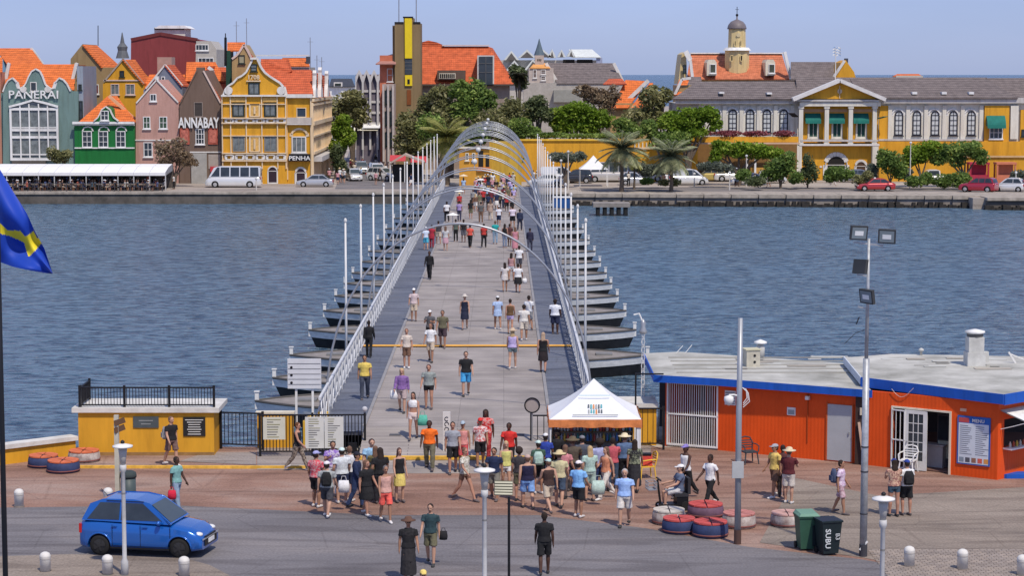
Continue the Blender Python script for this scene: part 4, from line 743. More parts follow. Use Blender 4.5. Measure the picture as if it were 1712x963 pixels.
# bollards
BOL = mat('bollard_white', (0.66, 0.64, 0.60), var=0.15, scale=6, bump=0.2)
bmesh_ = MB().lathe([(0.145, 0), (0.145, 0.50), (0.15, 0.52), (0.15, 0.56), (0.12, 0.63), (0.06, 0.67), (0.01, 0.68)], 18).mesh('bollard_body', [BOL], True)
ring = MB().lathe([(0.152, 0.44), (0.152, 0.47)], 18).mesh('groove_ring', [mat('ring_dark', (0.4, 0.38, 0.36))])
basm = MB().lathe([(0.17, 0), (0.16, 0.05)], 18).mesh('base_ring', [mat('stain', (0.2, 0.17, 0.15))])
for px, py, lb in ((32, 848, 'short white bollard alone on the red paving at the far left'), (181, 846, 'short white bollard half hidden behind the blue car roof'), (76, 958, 'short white bollard on the near pavement left of the car'), (180, 963, 'short white bollard on the near pavement below the car rear wheel'), (308, 966, 'short white bollard on the near pavement below the car front wheel'), (1520, 948, 'short white bollard first along the tan paving from the lamp'), (1609, 953, 'short white bollard second along the tan paving from the lamp'), (1709, 963, 'short white bollard at the far right picture edge')):
    b = G(px, py, 0.0); t = thing('bollard', lb, 'bollard', tuple(b), 0, 'white bollards along the road'); inst('bollard_body', bmesh_, t, sc=(1, 1, 0.85)); inst('groove_ring', ring, t, sc=(1, 1, 0.85)); inst('base_ring', basm, t)
# round seats made of painted tyres
def seat(px, py, r, h, side, top, label, yaw=0, side2=None):
    c = G(px, py); t = thing('tyre_seat', label, 'seat', (c.x, c.y+r*0.9, 0), yaw, 'painted tyre seats')
    sm = mat('seat_'+side[0], side[1], var=0.3, scale=3, col2=side2)
    body = MB().lathe([(r*0.93, 0), (r*1.0, h*0.12), (r*1.02, h*0.5), (r*0.98, h*0.88), (r*0.9, h)], 28).build('tyre_body', sm, t, True)
    n = 8
    tm = mat('seattop_'+top[0], top[1], var=0.15, scale=4)
    for i in range(n):
        a0 = 2*pi*i/n+0.03; a1 = 2*pi*(i+1)/n-0.03; P = [(r*0.12*cos((a0+a1)/2), r*0.12*sin((a0+a1)/2))]+[(r*0.95*cos(a0+(a1-a0)*k/4), r*0.95*sin(a0+(a1-a0)*k/4)) for k in range(5)]
        MB().plan(P, h+0.002, h+0.05).build('seat_segment', tm, t)
    MB().lathe([(r*0.13, h+0.0), (r*0.13, h+0.04)], 10).build('hub', BLACK, t)
    MB().lathe([(r*1.03, h*0.16), (r*1.04, h*0.22), (r*1.03, h*0.28)], 28).build('rib_band', mat('rib_rust', (0.20, 0.07, 0.06)), t, True)
NAVY = ('navy', (0.035, 0.05, 0.12)); RED = ('red', (0.52, 0.085, 0.075)); PATCH = ('patch', (0.12, 0.05, 0.045)); CRM = ('cream', (0.55, 0.50, 0.43)); ORG = ('orange', (0.62, 0.16, 0.07))
seat(1137, 895, 0.50, 0.38, NAVY, RED, 'navy and red round tyre seat just left of the nearest one'); seat(1190, 902, 0.52, 0.40, NAVY, RED, 'nearest navy and red round tyre seat by the grey mast')
seat(1120, 880, 0.50, 0.38, PATCH, CRM, 'cream topped patchy round tyre seat under the mobility scooter', side2=(0.6, 0.55, 0.5)); seat(1182, 868, 0.55, 0.34, ('plum', (0.14, 0.08, 0.12)), RED, 'red topped round tyre seat at the back of the cluster by the mast')
seat(1238, 886, 0.50, 0.38, PATCH, ('worn_red', (0.5, 0.2, 0.17)), 'patchy round tyre seat right behind the grey mast', side2=(0.62, 0.58, 0.52)); seat(1318, 884, 0.48, 0.36, PATCH, ('worn_pink', (0.55, 0.33, 0.28)), 'patchy round tyre seat left of the green bin', side2=(0.62, 0.58, 0.52))
seat(68, 784, 0.52, 0.36, NAVY, ORG, 'navy and orange round tyre seat nearest the left wall'); seat(101, 793, 0.55, 0.36, NAVY, ORG, 'navy and orange round tyre seat in front of the left trio'); seat(136, 775, 0.55, 0.34, PATCH, ORG, 'patchy round tyre seat against the yellow block', side2=(0.6, 0.55, 0.5))
def blob(parent, loc, s, m, name='painted_mark'):
    o = MB().tube([(0, 0, 0), (0, -0.004, 0)], s, 10).build(name, m, parent, loc=loc); return o
# waste bins
def wheelie(px, py, col, label, yaw, graffiti=None, lid=True):
    c = G(px, py); t = thing('wheelie_bin', label, 'bin', (c.x, c.y+0.25, 0), yaw)
    m = mat('bin_'+label[:9].replace(' ', '_'), col, rough=0.5, var=0.15, scale=3)
    body = MB(); a_ = [(-0.22, -0.24), (0.22, -0.24), (0.22, 0.24), (-0.22, 0.24)]; b_ = [(-0.29, -0.32), (0.29, -0.32), (0.29, 0.32), (-0.29, 0.32)]
    body.add([(*p, 0.06) for p in a_]+[(*p, 0.98) for p in b_], [(0, 3, 2, 1), (0, 1, 5, 4), (1, 2, 6, 5), (2, 3, 7, 6), (3, 0, 4, 7)]); body.build('bin_body', m, t)
    MB().bx(-0.315, 0.315, -0.345, 0.345, 0.96, 1.01).bx(-0.28, 0.28, 0.345, 0.40, 0.9, 0.97).build('rim', m, t)
    if lid: MB().add([(-0.3, -0.36, 1.013), (0.3, -0.36, 1.013), (0.3, 0.36, 1.013), (-0.3, 0.36, 1.013), (-0.24, -0.28, 1.08), (0.24, -0.28, 1.08), (0.24, 0.34, 1.10), (-0.24, 0.34, 1.10)], [(0, 3, 2, 1), (4, 5, 6, 7), (0, 1, 5, 4), (1, 2, 6, 5), (2, 3, 7, 6), (3, 0, 4, 7)]).build('lid', mat('lid_green', (0.16, 0.30, 0.22)), t)
    else: MB().bx(-0.27, 0.27, -0.30, 0.30, 1.0, 1.012).build('bin_opening', BLACK, t); MB().bar((-0.3, 0.40, 0.45), (0.3, 0.40, 0.45), 0.03, 0.6).build('lid', m, t)
    for s in (-1, 1): MB().tube([(s*0.22, 0.25, 0.1), (s*0.28, 0.25, 0.1)], 0.1, 14).build('wheel', BLACK, t)
    MB().bar((-0.2, 0.42, 0.99), (0.2, 0.42, 0.99), 0.03, 0.03).build('handle', BLACK, t)
    return t
wheelie(1350, 922, (0.035, 0.10, 0.065), 'green wheelie bin with pale green lid closed', 0.12)
bb = wheelie(1386, 930, (0.014, 0.024, 0.028), 'black wheelie bin without lid, sprayed with white graffiti', 0.25, lid=False)
GW = mat('spray_white', (0.62, 0.65, 0.66)); 
o = letter(bb, 'SUBU', 0.23, (-0.12, -0.30, 0.52), GW, (pi/2-0.09, -pi/2+3.14159, 0), 0.004, 0.004, name='graffiti'); o.rotation_euler = (pi/2-0.08, pi/2, 0); o.location = (-0.2, -0.315, 0.50)
o = letter(bb, 'B3', 0.19, (0, 0, 0), GW, depth=0.004, name='graffiti'); o.rotation_euler = (pi/2-0.08, pi/2, 0); o.location = (0.10, -0.32, 0.55)
c = G(215, 836); t = thing('waste_bin', 'dark grey-green cylindrical waste bin beside the finger signpost', 'bin', tuple(c)); MB().lathe([(0.22, 0), (0.24, 0.05), (0.24, 0.72)], 20).build('bin_body', mat('bin_slate', (0.07, 0.095, 0.095), rough=0.5), t, True); MB().lathe([(0.26, 0.72), (0.27, 0.78), (0.25, 0.88), (0.16, 0.93), (0.02, 0.94)], 20).build('lid', mat('bin_slate_dark', (0.045, 0.06, 0.06)), t, True)
# ------------------------------------------------------------------ flag and pole close to the camera
Y = 8.0; pA = at(3, 700, Y)
t = thing('flag_pole', 'dark thin pole cut by the picture edge carrying the blue flag', 'pole', (pA.x, Y, H-3.2)); MB().tube([(0, 0, 0), (0, 0, 3.6)], 0.010, 12).build('pole_shaft', BLACK, t, True); MB().tube([(-0.0, 0.0, 3.55), (-0.35, 0.0, 3.75)], 0.008, 6).build('halyard_arm', BLACK, t)
outl = [(-40, 262), (0, 283), (20, 318), (45, 358), (58, 385), (70, 408), (80, 430), (88, 456), (70, 455), (40, 448), (5, 438), (-40, 420)]
fg = MB(); nU, nV = 70, 64
# flag cloth hangs from its hoist beyond the frame: a folded grid, fly corner lowest
def edge_top(u): 
    P = [(-60, 250), (0, 283), (22, 320), (45, 357), (58, 386), (74, 415), (88, 457)]; k = u*(len(P)-1); i = min(int(k), len(P)-2); f_ = k-i; return (P[i][0]*(1-f_)+P[i+1][0]*f_, P[i][1]*(1-f_)+P[i+1][1]*f_)
def edge_bot(u):
    P = [(-60, 402), (-30, 424), (0, 438), (22, 446), (45, 451), (66, 455), (88, 458)]; k = u*(len(P)-1); i = min(int(k), len(P)-2); f_ = k-i; return (P[i][0]*(1-f_)+P[i+1][0]*f_, P[i][1]*(1-f_)+P[i+1][1]*f_)
for i in range(nU+1):
    for j in range(nV+1):
        u = i/nU; v = j/nV; a_ = edge_top(u); b_ = edge_bot(u); px = a_[0]*(1-v)+b_[0]*v; py = a_[1]*(1-v)+b_[1]*v
        q_ = at(px, py, Y+0.04+0.030*sin(u*9+v*5)+0.015*sin(u*4-v*11)); fg.v.append(tuple(q_))
def stripe(px, py):
    top = [(-60, 350), (0, 372), (12, 384), (34, 386), (42, 396), (56, 386), (62, 398), (90, 400)]
    bot = [(-60, 368), (0, 390), (20, 396), (40, 405), (47, 428), (50, 428), (58, 420), (70, 406), (71, 380)]
    def at_(P, x):
        for (x0, y0), (x1, y1) in zip(P, P[1:]):
            if x0 <= x <= x1: return y0+(y1-y0)*(x-x0)/max(x1-x0, 1e-6)
        return P[-1][1]
    return at_(top, px) <= py <= at_(bot, px) and px < 71
for i in range(nU):
    for j in range(nV):
        k = i*(nV+1)+j; fg.f.append((k, k+1, k+nV+2, k+nV+1))
        u = (i+0.5)/nU; v = (j+0.5)/nV; a_ = edge_top(u); b_ = edge_bot(u); px = a_[0]*(1-v)+b_[0]*v; py = a_[1]*(1-v)+b_[1]*v
        fg.m.append(1 if stripe(px, py) else 0)
o = fg.build('flag', [mat('flag_blue', (0.012, 0.055, 0.42), rough=0.6, var=0.12), mat('flag_yellow', (0.85, 0.68, 0.03), rough=0.6, var=0.1)], smooth=True); tag(o, 'hanging blue flag with a yellow stripe at the left edge', 'flag')
# ------------------------------------------------------------------ vehicles
def smooth_loft(stations, mat_, name, parent, sub=1):
    mb = MB(); n = len(stations[0])
    for st_ in stations: mb.v += st_
    for i in range(len(stations)-1):
        for j in range(n): mb.f.append((i*n+j, i*n+(j+1) % n, (i+1)*n+(j+1) % n, (i+1)*n+j)); mb.m.append(0)
    mb.f.append(tuple(range(n-1, -1, -1))); mb.f.append(tuple((len(stations)-1)*n+j for j in range(n))); mb.m += [0, 0]
    return mb
VEH = {}
def car(style, col, label, loc, rz, group=None, detail=False, cat='car', name=None):
    """profiles run along x (front at +x); y across"""
    ST = {
     'hatch': dict(L=3.65, Wd=1.62, belt=[(-1.78, .78), (-1.72, .98), (-1.2, 1.0), (0.75, .94), (1.0, .92), (1.45, .84), (1.72, .70), (1.82, .52)], roof=[(-1.70, 1.0), (-1.45, 1.42), (-1.1, 1.55), (-0.2, 1.56), (0.25, 1.47), (0.95, .95)], wh=(-1.17, 1.18), r=.29),
     'sedan': dict(L=4.4, Wd=1.72, belt=[(-2.2, .75), (-2.1, .95), (-1.4, .98), (0.9, .94), (1.2, .90), (1.8, .80), (2.1, .66), (2.2, .48)], roof=[(-1.75, .97), (-1.05, 1.38), (-0.6, 1.44), (0.1, 1.43), (0.4, 1.36), (1.1, .93)], wh=(-1.35, 1.35), r=.31),
     'suv': dict(L=4.3, Wd=1.76, belt=[(-2.1, .9), (-2.05, 1.1), (-1.4, 1.12), (0.9, 1.06), (1.2, 1.03), (1.8, .95), (2.1, .8), (2.15, .55)], roof=[(-2.0, 1.1), (-1.8, 1.55), (-1.5, 1.68), (-0.1, 1.68), (0.3, 1.58), (1.05, 1.05)], wh=(-1.3, 1.32), r=.35),
     'van': dict(L=4.8, Wd=1.85, belt=[(-2.4, 1.0), (-2.38, 1.15), (-1.4, 1.15), (0.9, 1.12), (1.5, 1.08), (2.0, 1.0), (2.3, .8), (2.4, .5)], roof=[(-2.36, 1.15), (-2.32, 1.8), (-2.1, 1.92), (0.3, 1.92), (0.9, 1.8), (1.75, 1.06)], wh=(-1.5, 1.6), r=.33),
     'pickup': dict(L=5.0, Wd=1.8, belt=[(-2.5, .95), (-2.48, 1.05), (-0.7, 1.05), (0.9, 1.02), (1.2, 1.0), (2.0, .95), (2.4, .85), (2.5, .6)], roof=[(-0.75, 1.05), (-0.68, 1.6), (-0.5, 1.7), (0.5, 1.7), (0.75, 1.6), (1.25, 1.02)], wh=(-1.55, 1.6), r=.37),
     'minibus': dict(L=6.6, Wd=2.05, belt=[(-3.3, 1.15), (-3.28, 1.3), (-1.5, 1.3), (1.6, 1.3), (2.4, 1.28), (2.9, 1.2), (3.2, 0.95), (3.3, .5)], roof=[(-3.27, 1.3), (-3.22, 2.3), (-3.0, 2.48), (1.6, 2.48), (2.2, 2.35), (2.85, 1.25)], wh=(-2.0, 2.1), r=.38)}[style]
    key = (style, detail)
    W2 = ST['Wd']/2; bl = ST['belt']; rf = ST['roof']
    t = thing(name or {'minibus': 'minibus', 'van': 'parked_van', 'pickup': 'pickup_truck'}.get(style, 'parked_car'), label, cat, loc, rz, group)
    pm_ = mat('car_paint_%02x%02x%02x' % tuple(int(c*255) for c in col), col, rough=0.22, var=0.05, scale=0.5, coat=1.0, spec=0.5, metal=0.25)
    if key not in VEH:
        # lower body
        def zs(x):
            for (x0, z0), (x1, z1) in zip(bl, bl[1:]):
                if x0 <= x <= x1: return z0+(z1-z0)*(x-x0)/(x1-x0)
            return bl[-1][1]
        xs = sorted(set([x for x, z in bl]+[bl[0][0]+(bl[-1][0]-bl[0][0])*i/18 for i in range(19)])); sts = []
        for x in xs:
            z = zs(x); e = min(1, (x-bl[0][0]+0.10)/0.4, (bl[-1][0]+0.10-x)/0.55); w = W2*(0.80+0.20*sin(max(0.1, e)*pi/2)); zb = 0.2+0.06*(1-min(1, e))
            half = [(0, z+0.01), (w*0.55, z), (w*0.86, z-0.03), (w*0.955, z-0.09), (w*0.985, (z+zb)*0.56), (w, zb+0.22), (w*0.98, zb+0.06), (w*0.92, zb), (0, zb)]
            ring_ = [(x, y, zz) for y, zz in half]+[(x, -y, zz) for y, zz in half[1:-1]][::-1]; sts.append(ring_)
        body = smooth_loft(sts, None, '', None).mesh('body', [], True)
        o = bpy.data.objects.new('tmp', body); COL.objects.link(o)
        cut = MB()
        for wx in ST['wh']:
            cut.tube([(wx, -2, ST['r']), (wx, 2, ST['r'])], ST['r']+0.055, 22)
        co = cut.build('tmpcut', []); md = o.modifiers.new('b', 'BOOLEAN'); md.object = co; md.operation = 'DIFFERENCE'; md.solver = 'EXACT'
        dg = bpy.context.evaluated_depsgraph_get(); dg.update(); me = bpy.data.meshes.new_from_object(o.evaluated_get(dg)); me.name = 'body'
        bpy.data.objects.remove(o); bpy.data.objects.remove(co)
        for p in me.polygons: p.use_smooth = len(p.vertices) <= 4
        # greenhouse
        def tw(z): zb_ = rf[0][1]; zt = max(z_ for x_, z_ in rf); return W2*0.93-(W2*0.20)*(z-zb_)/(zt-zb_)
        gh = MB(); n = len(rf); vs = []
        for x, z in rf: w = tw(z); vs += [(x, -w, z-0.01), (x, -w*0.9, z+0.015), (x, w*0.9, z+0.015), (x, w, z-0.01)]
        gh.add(vs, [(i*4+k, (i+1)*4+k, (i+1)*4+k+1, i*4+k+1) for i in range(n-1) for k in range(3)])
        for side in (0, 3): f_ = [i*4+side for i in range(n)]; gh.f.append(tuple(f_ if side == 0 else f_[::-1])); gh.m.append(0)
        ghm = gh.mesh('cabin', [])
        bmm = bmesh.new(); bmm.from_mesh(ghm); ed_ = [e for e in bmm.edges if len(e.link_faces) == 2 and e.calc_face_angle(0) > 0.12 and e.calc_length() > 0.1]
        bmesh.ops.bevel(bmm, geom=ed_, offset=0.045, segments=3, affect='EDGES', profile=0.6); bmm.to_mesh(ghm); bmm.free()
        for p in ghm.polygons: p.use_smooth = len(p.vertices) <= 4
        # glass: side windows inset from roofline
        zb_ = rf[0][1]+0.03; zt = max(z_ for x_, z_ in rf)-0.10
        def rx(z, front):  # x of the roofline at height z
            pts = rf[::-1] if front else rf
            for (x0, z0), (x1, z1) in zip(pts, pts[1:]):
                if z0 <= z <= z1: return x0+(x1-x0)*(z-z0)/(z1-z0)
            return pts[-1][0]
        zt += 0.03; xa0, xa1 = rx(zb_, 0)+0.12, rx(zt, 0)+0.08; xb0, xb1 = rx(zb_, 1)-0.14, rx(zt, 1)-0.08
        nw = {'hatch': 2, 'sedan': 2, 'suv': 3, 'van': 2, 'pickup': 1, 'minibus': 5}[style]; gl_ = []
        if style == 'van': xa0 = xa1 = -0.3
        for k in range(nw):
            def X(f0, z): return min(max(xa0+(xb0-xa0)*f0, xa0 if z == zb_ else xa1), xb0 if z == zb_ else xb1)
            f0 = k/nw+0.012; f1 = (k+1)/nw-0.012
            if nw >= 2 and k == nw-1 and style != 'minibus': f0 -= 0.06
            if nw >= 2 and k == nw-2 and style != 'minibus': f1 -= 0.06
            for sgn in (-1, 1):
                pts = [(X(f0, zb_), sgn*(tw(zb_)+0.012), zb_), (X(f1, zb_), sgn*(tw(zb_)+0.012), zb_), (X(f1, zt), sgn*(tw(zt)+0.012), zt), (X(f0, zt), sgn*(tw(zt)+0.012), zt)]
                gl_.append(MB().quad(pts if sgn < 0 else pts[::-1]).mesh('side_window', []))
        def screen(front):
            A_, B_ = (rf[-1], rf[-2]) if front else (rf[0], rf[1]); k0, k1 = 0.08, 0.93
            x0, zlo, x1, zhi = A_[0]+(B_[0]-A_[0])*k0, A_[1]+(B_[1]-A_[1])*k0, A_[0]+(B_[0]-A_[0])*k1, A_[1]+(B_[1]-A_[1])*k1; dx = 0.02 if front else -0.02; w0, w1 = tw(zlo)*0.9, tw(zhi)*0.88
            q_ = [(x0+dx, -w0, zlo+0.012), (x0+dx, w0, zlo+0.012), (x1+dx, w1, zhi+0.02), (x1+dx, -w1, zhi+0.02)]; return MB().quad(q_ if front else q_[::-1]).mesh('windscreen' if front else 'rear_window', [])
        r = ST['r']
        wm = MB().lathe([(r*0.62, -0.09), (r*0.95, -0.095), (r, -0.06), (r, 0.06), (r*0.95, 0.095), (r*0.62, 0.09)], 24).mesh('wheel', [], True)
        rm = MB().lathe([(r*0.10, -0.11), (r*0.3, -0.105), (r*0.60, -0.092), (r*0.62, -0.07)], 20); 
        for k in range(5): a_ = k*2*pi/5; rm.bar((0, 0, -0.112), (r*0.6*cos(a_), r*0.6*sin(a_), -0.1), 0.05, 0.03)
        rm = rm.mesh('rim', [])
        arch = MB()
        VEH[key] = (me, ghm, gl_, screen(True), screen(False), wm, rm)
    me, ghm, gl_, ws_, rs_, wm, rm = VEH[key]
    def put(nm, src, m_, parent=t, **k):
        o = inst(nm, src, parent, **k)
        if not src.materials: src.materials.append(m_)
        o.material_slots[0].link = 'OBJECT'; o.material_slots[0].material = m_; return o
    bo = put('body', me, pm_); put('cabin', ghm, pm_)
    for g_ in gl_: put('side_window', g_, GLASS)
    put('windscreen', ws_, mat('windscreen_glass', (0.05, 0.065, 0.065), rough=0.06, spec=0.8)); put('rear_window', rs_, GLASS)
    TY = mat('tyre_rubber', (0.018, 0.018, 0.018), rough=0.85)
    for wx in ST['wh']:
        for s in (-1, 1):
            w_ = put('wheel', wm, TY, loc=(wx, s*(W2-0.11), ST['r']), rot=(pi/2 if s < 0 else -pi/2, 0, 0)); w_.rotation_euler = (-s*pi/2, 0, 0)
            r_ = put('rim', rm, mat('rim_dark' if detail else 'rim_silver', (0.03, 0.03, 0.032) if detail else (0.4, 0.4, 0.4), rough=0.4), parent=w_)
            r_.rotation_euler = (0, 0, 0) if s > 0 else (0, 0, 0)
            if True: r_.rotation_euler = (pi, 0, 0)
    MB().bx(ST['wh'][0]-0.3, ST['wh'][1]+0.3, -W2+0.24, W2-0.24, 0.18, 0.75).build('underbody', BLACK, t)
    xf, zf = bl[-1]; xr = bl[0][0]
    for s in (-1, 1):
        y = s*(W2-0.26)
        hl = MB().ball((0, 0, 0), 0.15, 10, sz=0.6); o = hl.build('headlight', mat('headlight_glass', (0.7, 0.7, 0.68), rough=0.1), t, True, loc=(xf-0.17, y, zf+0.14)); o.scale = (1.0, 0.85, 0.8); o.rotation_euler = (0, 0, -s*0.5)
        o = MB().bx(-0.04, 0.04, -0.09, 0.09, -0.14, 0.12).build('tail_light', mat('tail_red', (0.45, 0.02, 0.02), rough=0.2), t, loc=(xr+0.03, s*(W2-0.16), bl[0][1]-0.02))
    MB().bx(-0.02, 0.03, -0.42, 0.42, -0.06, 0.06).build('grille', BLACK, t, loc=(xf-0.005, 0, zf+0.01)); MB().bx(0.0, 0.035, -0.6, 0.6, -0.10, 0.05).build('bumper', BLACK, t, loc=(xf-0.04, 0, 0.34))
    MB().bx(0, 0.012, -0.24, 0.24, -0.06, 0.06).build('number_plate', WHITE, t, loc=(xf+0.03, 0.0, zf-0.08))
    if detail:
        for s in (-1, 1):
            o = MB().ball((0, 0, 0), 0.10, 10, sz=0.7).build('wing_mirror', pm_, t, True, loc=(0.62, s*(W2+0.06), 1.0)); o.scale = (0.7, 1, 1)
            for x in (-1.05, -0.15): MB().bx(x, x+0.16, -0.012, 0.012, 0, 0.025).build('door_handle', pm_, t, loc=(0.25, s*(W2*0.985+0.012), 0.84))
            dl = MB()
            for x in (-0.78, 0.05, 0.92): dl.bx(x-0.006, x+0.006, -0.004, 0.004, 0.3, 0.9)
            dl.bx(-0.78, 0.92, -0.004, 0.004, 0.295, 0.307); dl.build('door_seam', BLACK, t, loc=(0, s*(W2*0.995+0.001), 0))
            for wx in ST['wh']:
                fl2 = MB(); R_ = ST['r']+0.065
                fl2.tube([(wx+R_*cos(a_), s*(W2*0.985), ST['r']+R_*sin(a_)) for a_ in [pi*k/12 for k in range(13)]], 0.028, 6); fl2.build('wheel_arch_trim', pm_, t, True)
        MB().bx(0.0, 0.045, -0.5, 0.5, -0.09, 0.09).build('lower_grille', BLACK, t, loc=(xf-0.02, 0, 0.42))
        for s in (-1, 1): MB().tube([(0, 0, 0), (0.05, 0, 0)], 0.06, 12).build('fog_light', mat('headlight_glass', (0.7, 0.7, 0.68)), t, loc=(xf-0.07, s*0.6, 0.42))
        for s in (-1, 1): MB().bx(-0.85, 0.9, -0.02, 0.02, 0, 0.05).build('sill_trim', BLACK, t, loc=(0, s*(W2*0.985), 0.22))
        for k in range(2): MB().bar((0.9-k*0.0, -0.3+k*0.35, 1.0), (0.78, 0.1+k*0.35, 1.09), 0.015, 0.015).build('wiper', BLACK, t)
        MB().tube([(-1.2, 0, 1.55), (-1.4, 0, 1.75)], 0.008, 5).build('aerial', BLACK, t)
        MB().bx(-0.01, 0.02, -0.66, 0.66, 0.0, 0.03).build('chrome_strip', STEEL, t, loc=(xf+0.01, 0, 0.52))
        MB().bar((-1.0, -0.62, 1.545), (0.1, -0.62, 1.54), 0.02, 0.015).build('roof_rail', BLACK, t)
    if style == 'pickup': MB().bx(-2.35, -0.85, -0.72, 0.72, 1.03, 1.07).build('cargo_bed', BLACK, t)
    return t
rz = -radians(11)
c = G(243, 932); car('hatch', (0.008, 0.11, 0.44), 'blue five door hatchback driving along the near road', (c.x-0.02, c.y+0.75, 0.004), rz, detail=True, name='blue_hatchback')
# ------------------------------------------------------------------ far town
WCACHE = {}
class Fac:
    def __init__(s, name, label, cat, Y, px, zb=0.0, group=None):
        s.Y = Y; x = at(px, 300, Y).x; s.o = Vector((x, Y, zb)); s.t = thing(name, label, cat, tuple(s.o), 0, group)
    def p(s, px, py, dy=0.0): return at(px, py, s.Y+dy)-s.o
    def x(s, px, dy=0.0): return s.p(px, 300, dy).x
    def z(s, py, dy=0.0): return s.p(0, py, dy).z
    def poly(s, name, pts, m, y0=0.0, y1=8.0, base=False):
        q = [(s.p(a, b, y0).x, s.p(a, b, y0).z) for a, b in pts]
        return MB().prism(q, y0, y1).build(name, m, s.t)
    def wall(s, px0, px1, py, m, y0=0.0, y1=8.0, name='wall', zb=0.0):
        return MB().bx(s.x(px0, y0), s.x(px1, y0), y0, y1, zb-0.0, s.z(py, y0)).build(name, m, s.t)
    def strip(s, px0, py0, px1, py1, m, out=0.12, name='trim', dy=0.0, parent=None):
        return MB().bx(s.x(px0, dy), s.x(px1, dy), dy-out, dy-0.004, s.z(py1, dy), s.z(py0, dy)).build(name, m, parent or s.t)
    def line(s, pts, w, m, name='gable_trim', out=0.15, dy=0.0, back=0.25):
        mb = MB(); P = [s.p(a, b, dy) for a, b in pts]
        for a, b in zip(P, P[1:]):
            mb.bar(Vector((a.x, dy+(back-out)/2, a.z)), Vector((b.x, dy+(back-out)/2, b.z)), out+back, w)
        return mb.build(name, m, s.t)
    def roof(s, a, b, c, d, m, name='roof', th=0.15):
        """quad of (px, py, dy) corners: front left, front right, back right, back left"""
        q = [s.p(*k) for k in (a, b, c, d)]; n = (q[1]-q[0]).cross(q[3]-q[0]).normalized()
        mb = MB(); lo = [v-n*th for v in q]; mb.add(q+lo, [(0, 1, 2, 3), (7, 6, 5, 4), (0, 4, 5, 1), (1, 5, 6, 2), (2, 6, 7, 3), (3, 7, 4, 0)])
        return mb.build(name, m, s.t)
    def win(s, px0, py0, px1, py1, cols=2, rows=3, fm=None, pm=None, arch=False, dy=0.0, sill=True, parent=None, fw=0.10):
        fm = fm or WHITE; pm = pm or GLASS; w = s.x(px1, dy)-s.x(px0, dy); h = s.z(py0, dy)-s.z(py1, dy); w = round(w, 1); h = round(h, 1)
        key = (w, h, cols, rows, fm.name, pm.name, arch, sill, fw)
        if key not in WCACHE:
            f = MB(); g = MB(); sp = h-w/2 if arch else h
            f.bx(-w/2, -w/2+fw, -0.10, -0.004, 0, sp); f.bx(w/2-fw, w/2, -0.10, -0.004, 0, sp); f.bx(-w/2+fw, w/2-fw, -0.10, -0.004, 0, fw)
            if not arch: f.bx(-w/2+fw, w/2-fw, -0.10, -0.004, h-fw, h)
            else:
                n = 10
                for i in range(n):
                    a0 = pi*i/n; a1 = pi*(i+1)/n; R = w/2-fw/2; f.bar((R*cos(a0), -0.052, sp+R*sin(a0)), (R*cos(a1), -0.052, sp+R*sin(a1)), 0.096, fw)
            for i in range(1, cols): x = -w/2+w*i/cols; f.bx(x-0.03, x+0.03, -0.08, -0.03, fw, (h-fw) if not arch else sp+w/2-fw)
            for i in range(1, rows): z = sp*i/rows; f.bx(-w/2+fw, w/2-fw, -0.075, -0.031, z-0.03, z+0.03)
            if arch: f.bx(-w/2+fw, w/2-fw, -0.076, -0.032, sp-0.04, sp+0.04)
            if sill: f.bx(-w/2-0.1, w/2+0.1, -0.2, -0.005, -0.12, -0.002)
            if arch: g.prism([(-w/2+fw, 0.05), (w/2-fw, 0.05)]+[((w/2-fw)*cos(pi*k/10), sp+(w/2-fw)*sin(pi*k/10)) for k in range(11)], -0.02, -0.006)
            else: g.bx(-w/2+fw, w/2-fw, -0.02, -0.006, fw, h-fw)
            WCACHE[key] = (f.mesh('window', [fm]), g.mesh('pane', [pm]))
        f, g = WCACHE[key]
        o = inst('window', f, parent or s.t, ((s.x(px0, dy)+s.x(px1, dy))/2, dy, s.z(py1, dy))); inst('pane', g, o); return o
def scroll(f, px, py, r, m, dy=0.0):
    p = f.p(px, py, dy); mb = MB(); mb.tube([(p.x, dy-0.18, p.z), (p.x, dy+0.2, p.z)], r, 16); return mb.build('scroll', m, f.t)
DK = mat('window_frame_dark', (0.02, 0.03, 0.025)); DGRN = mat('frame_green', (0.02, 0.07, 0.05)); TRIM = paint('white_trim', (0.70, 0.68, 0.64)); PINKT = paint('pink_white_trim', (0.66, 0.52, 0.45))
# --- teal gabled building with the big white window
YF = 268.0
TEAL = paint('teal_wall', (0.16, 0.245, 0.225)); f = Fac('teal_gabled_house', 'grey-green house with curvy gable, big white grid window and white lettering', 'building', YF, 66)
f.poly('wall', [(5, 312), (131, 312), (131, 152), (120, 152), (112, 140), (106, 133), (99, 130), (93, 137), (90, 147), (84, 148), (76, 141), (71, 127), (67, 119), (60, 115), (53, 119), (48, 128), (43, 140), (36, 148), (31, 147), (28, 137), (21, 130), (14, 134), (9, 142), (5, 152)], TEAL, 0, 0.5)
f.wall(5, 131, 155, TEAL, 0.5, 9, 'side_wall')
f.line([(5, 153), (9, 142), (14, 134), (21, 130), (28, 137), (31, 147), (36, 148), (43, 140), (48, 128), (53, 119), (60, 115), (67, 119), (71, 127), (76, 141), (84, 148), (90, 147), (93, 137), (99, 130), (106, 133), (112, 140), (118, 152)], 0.16, TRIM)
f.roof((6, 150, 0.6), (124, 150, 0.6), (127, 107, 6), (14, 107, 6), ORROOF); f.roof((14, 107, 6.01), (127, 107, 6.01), (127, 126, 10), (14, 126, 10), ORROOF)
f.poly('parapet', [(5, 153), (12, 153), (17, 106), (13, 104)], TRIM, 5.5, 5.9); f.poly('parapet', [(114, 153), (119, 153), (131, 106), (127, 104)], TRIM, 5.5, 5.9)
